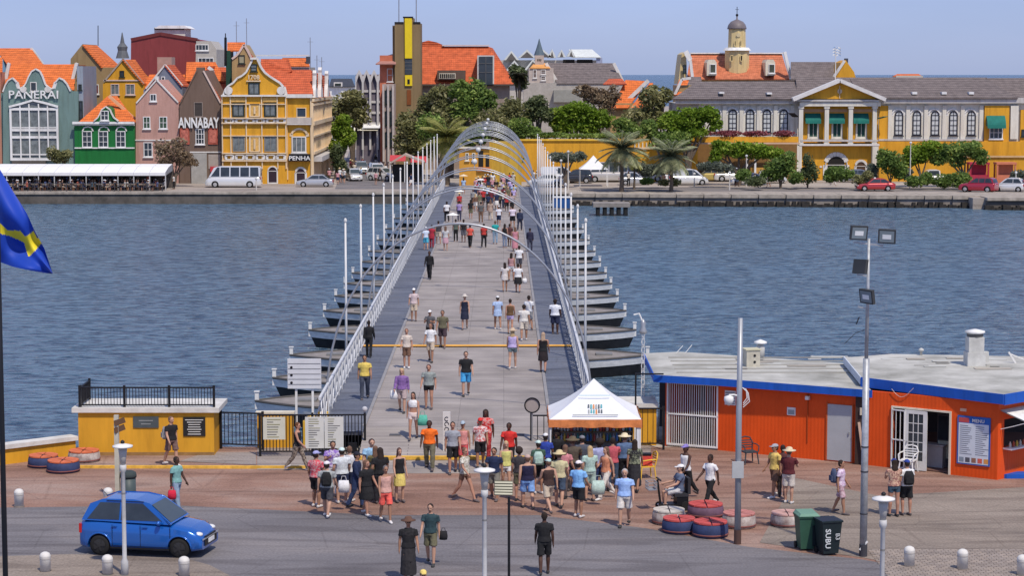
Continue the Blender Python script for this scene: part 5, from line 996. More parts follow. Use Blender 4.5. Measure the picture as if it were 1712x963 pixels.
f.line([(6, 152), (15, 105)], 0.3, TRIM, 'verge_coping', dy=3.0); f.line([(117, 152), (128, 105)], 0.3, TRIM, 'verge_coping', dy=3.0)
f.win(54, 137, 65, 153, 1, 1, TRIM); scroll(f, 39, 149, 0.38, TRIM, -0.2); scroll(f, 80, 149, 0.38, TRIM, -0.2)
bw = f.poly('window_bay', [(17, 268), (97, 268), (97, 176), (77, 172), (56, 167), (36, 172), (18, 177)], CURT, -0.12, -0.01)
bars = MB()
def vb(px, y0, y1, w=0.14): a = f.p(px, y0); b = f.p(px, y1); bars.bx(a.x-w/2, a.x+w/2, -0.30, -0.13, b.z, a.z)
def hb(py, x0, x1, w=0.14): a = f.p(x0, py); b = f.p(x1, py); bars.bx(a.x, b.x, -0.28, -0.125, a.z-w/2, a.z+w/2)
for px in (18, 34, 49, 65, 80, 96): vb(px, 178 if px in (18, 96) else 173, 268, 0.26 if px in (18, 96) else 0.15)
for py, w in ((182, .3), (213, .14), (217, .3), (229, .3), (258, .14), (266, .3)): hb(py, 18, 96, w)
bars.build('window_bars', WHITE, f.t); f.line([(16, 178), (36, 173), (56, 167), (77, 172), (98, 178)], 0.25, WHITE, 'window_hood', out=0.4, back=-0.1)
letter(f.t, 'PANERAI', 1.40, (f.x(60), -0.25, f.z(164)), WHITE, depth=0.08, bold=0.012, sx=1.12)
f.strip(22, 268, 78, 275, mat('balcony_dark', (0.10, 0.09, 0.08)), 0.5, 'balcony'); f.wall(132, 142, 110, paint('bluegrey_wall', (0.27, 0.31, 0.36)), 0.3, 9, 'side_wing'); f.win(134, 140, 140, 150, 1, 2, DK, dy=0.3); f.win(134, 168, 141, 212, 1, 3, DK, dy=0.3)
f = Fac('salmon_house', 'salmon house cut by the picture edge left of the grey-green gable', 'building', YF+0.4, -10); f.wall(-30, 4.5, 120, paint('salmon_wall', (0.45, 0.22, 0.15))); f.roof((-30, 120, 0), (4, 120, 0), (4, 95, 4), (-30, 95, 4), ORROOF); f.win(-8, 160, -2, 190)
f = Fac('blue_gable_house', 'house with blue gable and broad orange roof behind the grey-green house', 'building', 286, 20)
f.poly('wall', [(-40, 310), (74, 310), (74, 107), (12, 118), (0, 100), (-20, 120), (-40, 120)], paint('blue_gable', (0.18, 0.32, 0.45)), 0, 8); f.roof((12, 107, -0.5), (72, 107, -0.5), (52, 80, 6), (-8, 80, 6), ORROOF); f.line([(52, 80), (72, 107)], 0.3, TRIM, 'verge_coping', dy=5.5)
# --- green house
GRN = paint('green_wall', (0.012, 0.16, 0.035)); f = Fac('green_house', 'small bright green house with white cornice and orange hipped roof', 'building', YF-0.6, 176)
f.wall(126, 226, 206, GRN, 0, 8); f.strip(124, 203, 227, 207, WHITE, 0.5, 'cornice'); f.strip(124, 208, 227, 209.5, TRIM, 0.25, 'cornice'); f.strip(126, 246, 226, 248, WHITE, 0.15, 'string_course')
for a, b in (((132, 203, -0.3), (227, 203, -0.3)),): f.roof(a, b, (196, 160, 6), (180, 160, 6), ORROOF)
f.roof((132, 203, -0.3), (180, 160, 6), (180, 160, 6.1), (132, 203, 9), ORROOF); f.roof((227, 203, -0.3), (227, 203, 9), (196, 160, 6.1), (196, 160, 6), ORROOF)
f.line([(182, 160), (226, 199)], 0.35, mat('ridge_pale', (0.75, 0.40, 0.22)), 'ridge_tiles', dy=2.8)
f.poly('dormer', [(156, 203), (199, 203), (190, 196), (186, 188), (184, 183), (177, 178), (170, 183), (168, 188), (164, 196)], GRN, -0.5, 3.5); f.line([(157, 202), (164, 196), (168, 188), (170, 183), (177, 178), (184, 183), (186, 188), (190, 196), (198, 202)], 0.14, TRIM, dy=-0.5); f.win(170, 184, 184, 201, 2, 2, dy=-0.5)
for px in (147, 174, 203): f.win(px-8, 219, px+8, 246, 2, 3); f.line([(px-9, 219), (px-6, 213), (px, 211.5), (px+6, 213), (px+9, 219)], 0.14, TRIM, 'window_hood')
# --- pink house
PK = paint('pink_wall', (0.50, 0.29, 0.235)); f = Fac('pink_house', 'pale pink house with pointed gable between green and brown houses', 'building', YF, 262)
f.poly('wall', [(227, 312), (299, 312), (299, 171), (295, 171), (262, 133), (231, 171), (227, 171)], PK, 0, 9)
f.line([(228, 172), (262, 133), (298, 171)], 0.16, TRIM); f.roof((262, 133, 0.3), (262, 133, 9), (299, 172, 9), (299, 172, 0.3), REDROOF); f.roof((262, 133, 0.3), (229, 172, 0.3), (229, 172, 9), (262, 133, 9), REDROOF)
f.win(253, 157, 264, 169, 2, 1); f.win(241, 195, 253, 215, 2, 2, WHITE, mat('pane_green', (0.05, 0.09, 0.06))); f.win(268, 195, 281, 215, 2, 2, WHITE, mat('pane_green', (0.05, 0.09, 0.06))); f.win(241, 237, 256, 262, 2, 2, WHITE); f.strip(227, 233, 299, 235, TRIM, 0.1, 'string_course'); f.poly('chimney', [(259, 140), (265, 140), (265, 127), (259, 127)], TRIM, 0.3, 1)
# --- brown lettered house
BR = paint('brown_wall', (0.17, 0.115, 0.085)); f = Fac('brown_house', 'dark brown gabled house with white capital lettering and red posters', 'building', YF-0.3, 336)
f.poly('wall', [(300, 312), (372, 312), (372, 173), (368, 172), (340, 117), (329, 117), (301, 172), (300, 173)], BR, 0, 9); f.line([(301, 173), (329, 118)], 0.14, BR); f.line([(340, 118), (369, 172)], 0.16, PINKT)
f.roof((336, 117, 0.4), (336, 117, 9), (373, 174, 9), (373, 174, 0.4), REDROOF); f.roof((334, 117, 0.4), (300, 174, 0.4), (300, 174, 9), (334, 117, 9), REDROOF); f.poly('chimney', [(328, 125), (341, 125), (341, 112), (328, 112)], BR, 0.2, 1.2)
f.win(326, 171, 341, 195, 1, 1, mat('frame_brown', (0.25, 0.2, 0.17)), mat('pane_brown', (0.06, 0.05, 0.045))); f.win(328, 215, 343, 241, 3, 3)
for px in (310, 357): f.strip(px-8, 214, px+8, 241, mat('poster_red', (0.38, 0.09, 0.06), scale=2, var=0.4), 0.12, 'shutter_panel'); f.strip(px-6, 217, px+6, 238, mat('poster_red2', (0.46, 0.14, 0.10), scale=3, var=0.5), 0.15, 'poster')
letter(f.t, 'ANNABAY', 1.78, (f.x(334), -0.22, f.z(213)), WHITE, depth=0.08, bold=0.045, sx=0.59)
f.strip(300, 253, 372, 255, TRIM, 0.1, 'string_course'); f.strip(349, 258, 369, 282, mat('pale_panel', (0.38, 0.33, 0.29)), 0.06, 'shop_front'); f.strip(352, 278, 366, 287, mat('shop_red', (0.5, 0.05, 0.06)), 0.2, 'shop_sign'); f.wall(320, 346, 256, mat('pale_extension', (0.36, 0.35, 0.32)), -0.3, -0.01, 'shop_front')
# --- ochre corner building
TW = paint('cream_relief', (0.74, 0.58, 0.38)); f = Fac('ochre_corner_house', 'ochre corner building with tall curved gable, cream relief bands and scroll gables', 'building', YF-1.5, 426)
gp_ = [(373, 160), (377, 149), (382, 143), (390, 138), (397, 130), (405, 126), (412, 120), (417, 110), (421, 102), (423, 97), (430, 97), (432, 102), (437, 113), (443, 121), (452, 128), (460, 133), (468, 138), (474, 145), (478, 160)]
f.poly('wall', [(373, 312), (480, 312), (480, 160)]+gp_[::-1], YEL, 0, 0.9); f.wall(373, 480, 162, YEL, 0.9, 12, 'rear_wall'); f.line(gp_, 0.22, TRIM, out=0.25)
f.roof((390, 158, 1), (427, 104, 1), (427, 104, 12), (390, 158, 12), REDROOF); f.roof((427, 104, 1), (474, 158, 1), (474, 158, 12), (427, 104, 12), REDROOF)
f.strip(421, 96, 432, 99, TRIM, 0.4, 'gable_cap'); scroll(f, 382, 151, 0.5, TRIM, -0.2); scroll(f, 470, 151, 0.5, TRIM, -0.2)
f.win(421, 106, 432, 119, 1, 2, DK, CURT); f.win(417, 138, 436, 158, 2, 1, DK, CURT, fw=0.14); f.strip(414, 134, 438, 136, TW, 0.2, 'window_hood')
f.strip(372, 158, 480, 161, TRIM, 0.4, 'cornice')
letter(f.t, '1708', 0.75, (f.x(426), -0.14, f.z(132)), TW, depth=0.05, bold=0.02)
for px in (373, 387, 413, 439, 465, 479): f.strip(px-0.9, 161, px+0.9, 282, TW, 0.18, 'pilaster')
for (y0, y1, out) in ((196, 198, .4), (204.5, 206.5, .35), (255, 257, .3), (267, 269.5, .3), (173, 174.5, .2), (226, 227.5, .2)): f.strip(372, y0, 480, y1, TW, out, 'string_course')
for px in (400, 453):
    f.win(px-10, 172, px+10, 195, 2, 1, DK, CURT, fw=0.16, sill=False); f.win(px-10, 227, px+10, 253, 2, 1, mat('frame_grey', (0.25, 0.24, 0.22)), CURT, sill=False); f.strip(px-12, 163, px+12, 170, mat('relief_panel', (0.66, 0.40, 0.12), scale=4, var=0.3), 0.12, 'relief_panel')
for (a, b, c, d) in ((418, 174, 434, 194), (418, 228, 434, 253)):
    p_ = f.strip(a, b, c, d, mat('relief_panel', (0.66, 0.40, 0.12)), 0.14, 'relief_panel'); 
    f.line([(a, b), (c, b), (c, d), (a, d), (a, b)], 0.12, TW, 'panel_moulding', out=0.2, back=0); f.line([(426, b+4), (426, d-4)], 0.3, TW, 'relief_ornament', out=0.22, back=0)
for i in range(6):
    a = 378+i*17.2; f.line([(a, 199), (a+12, 199), (a+12, 204), (a, 204), (a, 199)], 0.1, TRIM, 'balcony_ornament', out=0.3, back=0); f.line([(a, 259), (a+12, 259), (a+12, 266), (a, 266), (a, 259)], 0.1, TRIM, 'balcony_ornament', out=0.3, back=0)
for px in (402, 429, 456): f.win(px-9, 277, px+9, 307, 1, 1, TRIM, mat('arch_dark', (0.035, 0.02, 0.03)), arch=True, sill=False, fw=0.16)
# right recessed bay + side elevation receding up the street
f.wall(480.5, 522, 162, YEL, 0.4, 12, 'side_bay'); f.roof((478, 158, 0.3), (524, 158, 0.3), (520, 116, 7), (440, 116, 7), REDROOF); f.roof((440, 116, 7.01), (520, 116, 7.01), (520, 150, 12), (440, 150, 12), REDROOF); f.strip(480, 157, 524, 163, TRIM, 0.4, 'cornice', dy=0.3)
f.roof((438, 150, 6), (488, 118, 6), (482, 98, 9), (436, 98, 9), REDROOF)
f.strip(481, 196, 522, 206, mat('balcony_grey', (0.5, 0.45, 0.4)), 0.5, 'balcony', dy=0.4); f.strip(481, 206.5, 522, 208, TRIM, 0.6, 'string_course', dy=0.4); f.win(497, 179, 513, 196, 1, 1, TW, mat('pane_blue', (0.03, 0.05, 0.08)), dy=0.4, sill=False)
f.win(488, 228, 513, 255, 3, 1, TRIM, CURT, dy=0.4, fw=0.16); f.line([(487+13.5-14*cos(pi*k/8), 228-13*sin(pi*k/8)) for k in range(9)], 0.25, TW, 'arch_moulding', dy=0.4); f.win(493, 278, 513, 307, 1, 1, TRIM, mat('arch_dark', (0.035, 0.02, 0.03)), arch=True, dy=0.4, sill=False, fw=0.25)
for px in (481, 521): f.strip(px-1, 163, px+1, 300, TW, 0.25, 'pilaster', dy=0.4)
sgn = f.strip(484, 257, 519, 269, BLACK, 0.7, 'sign_board', dy=0.4); letter(sgn, 'PENHA', 0.72, (f.x(502, 0.4), -0.32, f.z(267, 0.4)), WHITE, depth=0.03, bold=0.01, sx=1.15)
# receding side: a wall along the street from the corner back 26 m
xs = f.x(522); mb = MB(); Lb = 30.0; xe = f.x(553, Lb)
zt = f.z(163)
sd = Seg((f.o.x+f.x(522, 0.4), f.Y+0.4), (f.o.x+f.x(553, Lb), f.Y+Lb))
def SW_(name, u0, u1, z0, z1, o0, o1, m): o = W(name, sd, u0, u1, z0, z1, o0, o1, m, f.t); o.location = (sd.a.x-f.o.x, sd.a.y-f.o.y, 0); return o
SW_('side_elevation', 0, sd.L, 0, zt, -0.5, 0, YEL)
n = 14
for i in range(n+1): SW_('pilaster', sd.L*i/n-0.12, sd.L*i/n+0.12, 0.2, zt-0.6, 0.0, 0.22, TW)
for zz, w in ((zt-0.3, .35), (f.z(206), .5), (f.z(175), .2), (f.z(256), .3), (f.z(228), .2)): SW_('string_course', 0, sd.L, zz-w/2, zz+w/2, 0.01, 0.35, TW)
for i in range(n):
    u = sd.L*(i+0.5)/n
    for z0, h in ((f.z(252), 1.9), (f.z(196), 1.5)): SW_('window', u-0.5, u+0.5, z0, z0+h, 0.002, 0.06, TRIM); SW_('pane', u-0.38, u+0.38, z0+0.1, z0+h-0.1, 0.061, 0.08, GLASS)
SW_('shop_front', 1, sd.L-0.5, 0.1, 2.6, 0.002, 0.05, mat('shop_orange', (0.55, 0.25, 0.05), scale=2, var=0.5)); SW_('awning', 0.5, sd.L-1, 2.7, 3.3, 0.03, 1.2, mat('awning_grey', (0.50, 0.47, 0.44))); SW_('shop_sign', 5, 12, 4.3, 5.0, 0.05, 0.15, BLACK)
for i, (px, py, dy) in enumerate(((526, 119, 3), (535, 114, 9), (546, 120, 16))):
    a = f.p(px, py, dy); m_ = MB(); zz = zt
    pts = [(-1.6, zz), (1.6, zz), (1.2, zz+0.9), (0.5, zz+1.6), (0.35, a.z-0.5), (0.45, a.z-0.2), (0, a.z+0.15), (-0.45, a.z-0.2), (-0.35, a.z-0.5), (-0.5, zz+1.6), (-1.2, zz+0.9)]
    m_.prism(pts, -0.22, 0.22); o = m_.build('scroll_gable', TRIM, f.t); o.location = (a.x, dy, 0); o.rotation_euler = (0, 0, pi/2)
    inst('gable_vent', MB().bx(-0.25, 0.25, -0.26, -0.225, zz+1.2, zz+2.2).mesh('gable_vent', [DK]), o)
f.roof((522, 163, 1), (553, 163, 29), (547, 128, 29), (519, 117, 7), REDROOF)
# --- houses behind the row
OL = paint('olive_wall', (0.30, 0.215, 0.105)); f = Fac('olive_house', 'tall olive-brown gabled house with orange roof behind the green house', 'building', 290, 160)
f.poly('wall', [(118, 310), (200, 310), (200, 112), (171, 112), (138, 73), (118, 98)], OL, 0, 10); f.roof((139, 74, -0.3), (171, 112, -0.3), (203, 112, 8), (162, 75, 8), ORROOF); f.win(133, 108, 147, 130, 2, 2, mat('frame_rust', (0.25, 0.08, 0.04)), DARKIN); f.win(156, 141, 168, 157, 1, 1, TRIM, mat('pane_red', (0.15, 0.03, 0.03))); f.win(138, 138, 150, 155, 2, 2, DK, CURT); MB().tube([f.p(164, 76, 8), f.p(164, 42, 8)], 0.06, 5).build('aerial', BLACK, f.t)
f = Fac('yellow_gable_house', 'small ochre gabled house with orange roof behind the pink house', 'building', 284, 205); f.poly('wall', [(172, 310), (240, 310), (240, 140), (206, 99), (178, 132), (172, 140)], YEL, 0, 8); f.line([(174, 136), (206, 98), (240, 140)], 0.2, mat('verge_grey', (0.35, 0.3, 0.25)))
f.roof((206, 99, -0.3), (240, 140, -0.3), (255, 140, 6), (226, 99, 6), ORROOF); f.win(203, 118, 211, 128, 1, 1, DK); f.win(188, 140, 202, 158, 2, 1, PINKT, CURT); f.win(213, 140, 228, 158, 2, 1, PINKT, CURT); f.strip(176, 133, 238, 135, PINKT, 0.15, 'string_course')
MB().lathe([(0.9, 0), (0.6, 1.0), (0.7, 1.5), (0.3, 2.0), (0.05, 3.4)], 8, c=tuple(f.p(205, 97, 5))).build('cupola', mat('cupola_grey', (0.12, 0.13, 0.14)), f.t)
f = Fac('slate_gable_house', 'blue-grey gabled house behind the pink house', 'building', 279, 276); f.poly('wall', [(240, 310), (305, 310), (305, 145), (276, 108), (246, 145), (240, 150)], paint('slate_wall', (0.19, 0.22, 0.28)), 0, 8); f.line([(244, 148), (276, 108), (305, 143)], 0.2, TRIM); f.roof((276, 108, -0.2), (305, 144, -0.2), (320, 144, 7), (292, 108, 7), REDROOF); f.win(272, 127, 279, 134, 1, 1)
f = Fac('maroon_hall', 'huge maroon block with sloping roof and white rooftop cabin', 'building', 330, 275)
f.poly('wall', [(217, 300), (345, 300), (345, 92), (330, 66), (268, 56), (219, 66)], paint('maroon_wall', (0.24, 0.045, 0.045)), 0, 14); f.wall(262, 313, 45, mat('white_cabin', (0.62, 0.62, 0.54)), 4, 10, 'rooftop_cabin'); f.strip(262, 46, 312, 49, DK, 0.1, 'cabin_window', dy=4); f.poly('cabin_roof', [(258, 47), (316, 47), (308, 42), (266, 42)], WHITE, 3.5, 10.5)
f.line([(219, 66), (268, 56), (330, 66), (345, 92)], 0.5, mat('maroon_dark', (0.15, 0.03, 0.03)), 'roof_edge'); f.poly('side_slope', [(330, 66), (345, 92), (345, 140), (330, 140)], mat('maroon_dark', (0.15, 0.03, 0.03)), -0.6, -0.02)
f = Fac('white_terrace_block', 'pale stepped block with terrace windows right of the maroon hall', 'building', 322, 345); f.poly('wall', [(322, 300), (362, 300), (362, 82), (352, 68), (328, 68)], mat('pale_wall', (0.46, 0.43, 0.38)), 0, 9); f.win(330, 74, 352, 84, 4, 1, WHITE); f.win(334, 96, 360, 104, 4, 1, WHITE)
f = Fac('orange_roof_cluster', 'cluster of low orange and red tiled roofs behind the brown house', 'building', 285, 340)
f.wall(225, 380, 150, mat('pale_wall', (0.46, 0.43, 0.38)), 0, 8); f.roof((310, 135, 0), (378, 135, 0), (360, 103, 4), (312, 103, 4), ORROOF); f.roof((236, 150, -0.3), (345, 150, -0.3), (330, 124, 3), (250, 124, 3), ORROOF); f.roof((345, 150, -0.5), (385, 150, -0.5), (378, 112, 3), (352, 112, 3), REDROOF); f.poly('chimney', [(345, 135), (357, 135), (357, 110), (345, 110)], REDROOF, 1.5, 3); f.line([(348, 112), (356, 118), (354, 135)], 0.4, WHITE, 'curved_verge', dy=-0.6); f.wall(266, 290, 95, mat('pinkish_wall', (0.42, 0.27, 0.22)), 6, 9, 'tower_block')
f = Fac('tan_gable_house', 'tan gabled house with one framed window peeking behind the ochre gable', 'building', 278, 408); f.poly('wall', [(388, 310), (430, 310), (430, 106), (424, 100), (420, 96), (414, 84), (408, 74), (402, 84), (396, 92), (388, 98)], paint('tan_wall', (0.42, 0.29, 0.13)), 0, 6); f.line([(388, 98), (396, 92), (402, 84), (408, 74), (414, 84), (420, 96), (426, 103)], 0.25, PINKT); f.win(401, 91, 412, 106, 1, 1, DK, mat('pane_khaki', (0.35, 0.33, 0.22)))
f.roof((408, 74, 0.3), (430, 104, 0.3), (432, 104, 7), (409, 72, 7), REDROOF); f.roof((380, 84, 4), (410, 84, 4), (410, 70, 7), (380, 70, 7), ORROOF); f.wall(380, 388, 84, DGRN, 4, 7, 'side_wall'); MB().tube([f.p(377, 110, 3), f.p(377, 62, 3)], 0.18, 6).tube([f.p(377, 80, 3), f.p(377, 55, 3)], 0.07, 5).build('roof_mast', BLACK, f.t)
f = Fac('rear_orange_roof_house', 'long low house with orange roof and pale parapet behind the ochre building', 'building', 300, 490); f.wall(432, 520, 112, mat('pale_wall', (0.46, 0.43, 0.38)), 0, 8); f.roof((470, 110, -0.4), (518, 110, -0.4), (514, 96, 3), (472, 96, 3), ORROOF); f.strip(430, 91, 519, 93.5, mat('pale_parapet', (0.6, 0.62, 0.62)), 0.3, 'parapet', dy=3); f.strip(514, 94, 521, 106, mat('slate_box', (0.06, 0.07, 0.09)), 0.5, 'tank', dy=1)
for i, (px, h0) in enumerate(((396, 35), (413, 30), (530, 92), (538, 95), (519, 62))):
    p_ = at(px, 110, 296); q_ = at(px, h0, 296); t = thing('roof_aerial', ['thin roof aerial above the tan gable', 'tallest thin roof aerial right of the tan gable', 'thin roof aerial above the first scroll gable', 'thin roof aerial above the second scroll gable', 'thin roof aerial beside the slate tank'][i], 'aerial', (p_.x, 296, 8.0)); MB().tube([(0, 0, 0), (0, 0, q_.z-8)], 0.05, 5).bar((-0.4, 0, q_.z-8.6), (0.4, 0, q_.z-8.6), 0.04, 0.04).build('rod', mat('aerial_grey', (0.25, 0.26, 0.3)), t)
f = Fac('far_slate_house', 'distant house with dark slate roof and small dormer beyond the ochre building', 'building', 420, 572); f.wall(548, 596, 144, WHITE, 0, 9); f.roof((550, 144, -0.5), (594, 144, -0.5), (588, 131, 4), (554, 131, 4), mat('slate_roof', (0.05, 0.055, 0.07))); f.strip(560, 137, 574, 144, TRIM, 1, 'dormer'); f.strip(562, 139, 572, 143, DK, 1.1, 'dormer_window')
# --- gothic arched white building up the street
f = Fac('arched_white_block', 'white block with a row of tall pointed arches beside the street', 'building', 330, 620)
GW_ = mat('gothic_white', (0.56, 0.54, 0.52)); GD = mat('recess_violet', (0.16, 0.14, 0.17)); f.wall(596, 640, 124, GD, 0.6, 12)
for i in range(4):
    a = 594+i*12.5; b = a+12.5; c_ = (a+b)/2
    f.poly('arch_frame', [(a, 250), (a+1.6, 250), (a+1.6, 138), (c_, 123), (b-1.6, 138), (b-1.6, 250), (b, 250), (b, 128), (c_, 116), (a, 128)], GW_, 0, 0.58)
    for y in (150, 168, 186, 204): f.strip(a+1.8, y, b-1.8, y+4, GW_, 0.2, 'balcony', dy=0.6)
f.poly('side_gable', [(638, 132), (668, 132), (668, 90), (660, 92), (630, 128)], mat('pinkish_wall', (0.42, 0.27, 0.22)), 2, 10)
# --- tower, orange roofed hall
f = Fac('concrete_tower', 'tall olive concrete tower with yellow vertical stripe, dark panel and clock window', 'tower', 300, 682)
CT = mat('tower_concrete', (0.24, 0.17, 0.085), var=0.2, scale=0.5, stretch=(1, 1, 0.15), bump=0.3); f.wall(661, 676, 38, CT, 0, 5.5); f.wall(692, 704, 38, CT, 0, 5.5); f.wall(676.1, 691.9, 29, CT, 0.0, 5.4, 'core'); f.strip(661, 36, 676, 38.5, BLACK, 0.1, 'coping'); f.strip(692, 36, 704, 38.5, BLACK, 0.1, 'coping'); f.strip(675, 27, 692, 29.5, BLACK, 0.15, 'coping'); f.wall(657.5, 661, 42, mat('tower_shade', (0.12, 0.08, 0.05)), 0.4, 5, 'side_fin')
f.strip(678, 30, 690, 97, mat('tower_yellow', (0.80, 0.60, 0.02), var=0.06), 0.25, 'yellow_stripe'); f.strip(678, 98, 690, 124, GLASS, 0.12, 'dark_panel'); f.strip(678, 125, 690, 143, mat('tower_yellow', (0.80, 0.60, 0.02)), 0.22, 'clock_panel'); f.strip(682, 132, 686, 140, BLACK, 0.26, 'clock_window'); f.strip(681, 150, 688, 175, mat('rust_panel', (0.22, 0.07, 0.02)), 0.1, 'rust_panel')
for i in range(3): f.strip(678, 103+i*6, 690, 104+i*6, mat('bar_grey', (0.12, 0.12, 0.12)), 0.16, 'glazing_bar')
for px, y in ((667, -6), (696, -8)): MB().tube([f.p(px, 38, 2), f.p(px, y, 2)], 0.07, 5).build('aerial', mat('aerial_grey', (0.25, 0.26, 0.3)), f.t)
f = Fac('orange_roofed_hall', 'large brick-orange roofed hall with dark corner glazing and slit window right of the tower', 'building', 306, 770)
BO = roofmat('brick_orange_roof', (0.66, 0.14, 0.05)); f.wall(642, 852, 142, mat('hall_wall', (0.30, 0.24, 0.2)), 0.5, 20)
def slope(a, b, c, d, m=BO): f.roof(a, b, c, d, m)
f.roof((704, 140, 0), (862, 140, 0), (816, 77, 6), (704, 77, 6), BO); f.poly('ridge_cap', [(704, 77), (705, 70), (716, 67), (730, 70), (742, 75), (742, 77)], BO, 6, 8); f.strip(740, 74.5, 818, 76.5, mat('ridge_pale2', (0.62, 0.52, 0.5)), 0.5, 'ridge_tiles', dy=6)
f.roof((816, 77, 6), (862, 140, 0), (862, 140, 14), (824, 80, 10), BO); f.strip(704, 140, 862, 143, mat('eaves_dark', (0.08, 0.06, 0.05)), 0.6, 'eaves')
f.poly('dormer_bay', [(798, 142), (826, 142), (826, 92), (798, 92)], mat('dormer_white', (0.6, 0.58, 0.55)), -0.6, 6); dw = f.strip(801, 94, 824, 141, GLASS, 0.12, 'corner_window', dy=-0.6)
for px in (812.5,): f.strip(px-0.5, 94, px+0.5, 141, mat('bar_grey', (0.12, 0.12, 0.12)), 0.2, 'glazing_bar', dy=-0.6)
for py in (105, 120): f.strip(801, py, 824, py+1, mat('bar_grey', (0.12, 0.12, 0.12)), 0.2, 'glazing_bar', dy=-0.6)
f.poly('slit_window_bay', [(731, 133), (778, 133), (778, 117), (731, 117)], mat('slit_frame', (0.12, 0.08, 0.06)), -0.4, 4); f.strip(735, 122, 762, 131, CREAM, 0.1, 'slit_frame', dy=-0.4)
for i in range(8): f.strip(736+i*3.2, 123, 738.4+i*3.2, 130, BLACK, 0.14, 'slit_window', dy=-0.4)
f = Fac('pink_wing', 'pinkish lower wing with orange shutter and tall pilasters left of the tower', 'building', 296, 655); f.wall(640, 660, 140, mat('pilaster_wall', (0.40, 0.31, 0.27)), 0, 12); f.wall(636, 661, 92, mat('orange_face', (0.55, 0.17, 0.09), scale=1.5), 4.5, 12, 'upper_wall'); f.roof((628, 106, 3), (662, 106, 3), (662, 88, 9), (648, 92, 9), mat('pink_roof', (0.40, 0.2, 0.16))); f.win(648, 114, 658, 136, 1, 2, TRIM, mat('orange_blind', (0.5, 0.16, 0.08)), dy=4.5)
for px in (642, 650, 658): f.strip(px-1.6, 142, px+1.6, 270, mat('pilaster', (0.5, 0.45, 0.42)), 0.5, 'pilaster')
for y in (150, 185, 220): f.win(644, y, 649, y+24, 1, 2, DK); f.win(652, y, 657, y+24, 1, 2, DK)
# --- distant church, sawtooth hotel, grey roofed hall
f = Fac('sawtooth_block', 'white block with rows of pointed sawtooth roofs behind the church spire', 'building', 420, 930)
SWT = mat('sawtooth_white', (0.62, 0.65, 0.62)); PWL = mat('pale_wall', (0.46, 0.43, 0.38)); f.wall(838, 1004, 100, PWL, 0.2, 14)
for (a, y0, y1, w) in ((842, 100, 84, 26), (866, 96, 82, 30), (893, 95, 82, 30), (845, 118, 100, 30), (874, 120, 98, 34), (916, 96, 81, 14), (932, 95, 82, 14), (948, 94, 81, 14)):
    f.poly('roof', [(a, y0), (a+w, y0), (a+w/2, y1)], SWT, -1.0-(1 if y0 > 110 else 0), 6); f.poly('gable', [(a+4, y0), (a+w-4, y0), (a+w/2, y1+4)], mat('gable_dark', (0.12, 0.11, 0.1)), -1.06-(1 if y0 > 110 else 0), -1.01-(1 if y0 > 110 else 0))
f.roof((956, 95, -1), (1005, 95, -1), (990, 82, 5), (951, 82, 5), SWT); f.strip(941, 99, 960, 105, DARKIN, 0.2, 'window', dy=0.2); f.strip(964, 99, 990, 105, DARKIN, 0.2, 'window', dy=0.2); f.strip(996, 96, 1006, 106, mat('blue_grey_side', (0.3, 0.33, 0.45)), 0.6, 'side_wall')
f = Fac('grey_roofed_church', 'pale church with dark pointed spire and broad grey roof', 'church', 360, 960)
f.wall(884, 925, 113, mat('church_wall', (0.47, 0.40, 0.35)), 0, 10); f.wall(894, 909, 92, mat('church_wall', (0.47, 0.40, 0.35)), 2, 5, 'spire_base'); f.roof((886, 113, -0.2), (920, 113, -0.2), (912, 105, 3), (893, 105, 3), mat('orange_lead', (0.7, 0.33, 0.1)))
c = f.p(901.5, 92, 3.5); tp = f.p(901.5, 64, 3.5); MB().lathe([(0.9, 0), (0.55, (tp.z-c.z)*0.35), (0.25, (tp.z-c.z)*0.7), (0.04, tp.z-c.z)], 8, c=tuple(c)).build('spire', mat('spire_slate', (0.10, 0.14, 0.17)), f.t)
for px in (899, 901.5, 904): f.strip(px-0.6, 98, px+0.6, 101, DK, 0.1, 'belfry_opening', dy=2)
for (a, b, c_, d) in ((891, 116, 897, 130), (904, 116, 912, 124), (904, 127, 912, 134), (881, 138, 893, 148), (919, 140, 932, 150)): f.win(a, b, c_, d, 1, 2, TRIM, mat('pane_taupe', (0.16, 0.12, 0.11)))
f.wall(875, 1045, 138, mat('low_wall_grey', (0.40, 0.37, 0.33)), -0.6, 12, 'lower_wall'); f.roof((931, 139, -0.8), (1043, 139, -0.8), (1026, 105, 8), (917, 105, 8), GRROOF); f.line([(1026, 105), (1043, 139)], 0.5, TRIM, 'verge_coping', dy=4); f.line([(913, 105), (933, 139)], 0.5, TRIM, 'verge_coping', dy=1)
f.strip(925, 150, 970, 170, mat('grey_green_wall', (0.28, 0.28, 0.25)), 2, 'lower_block')
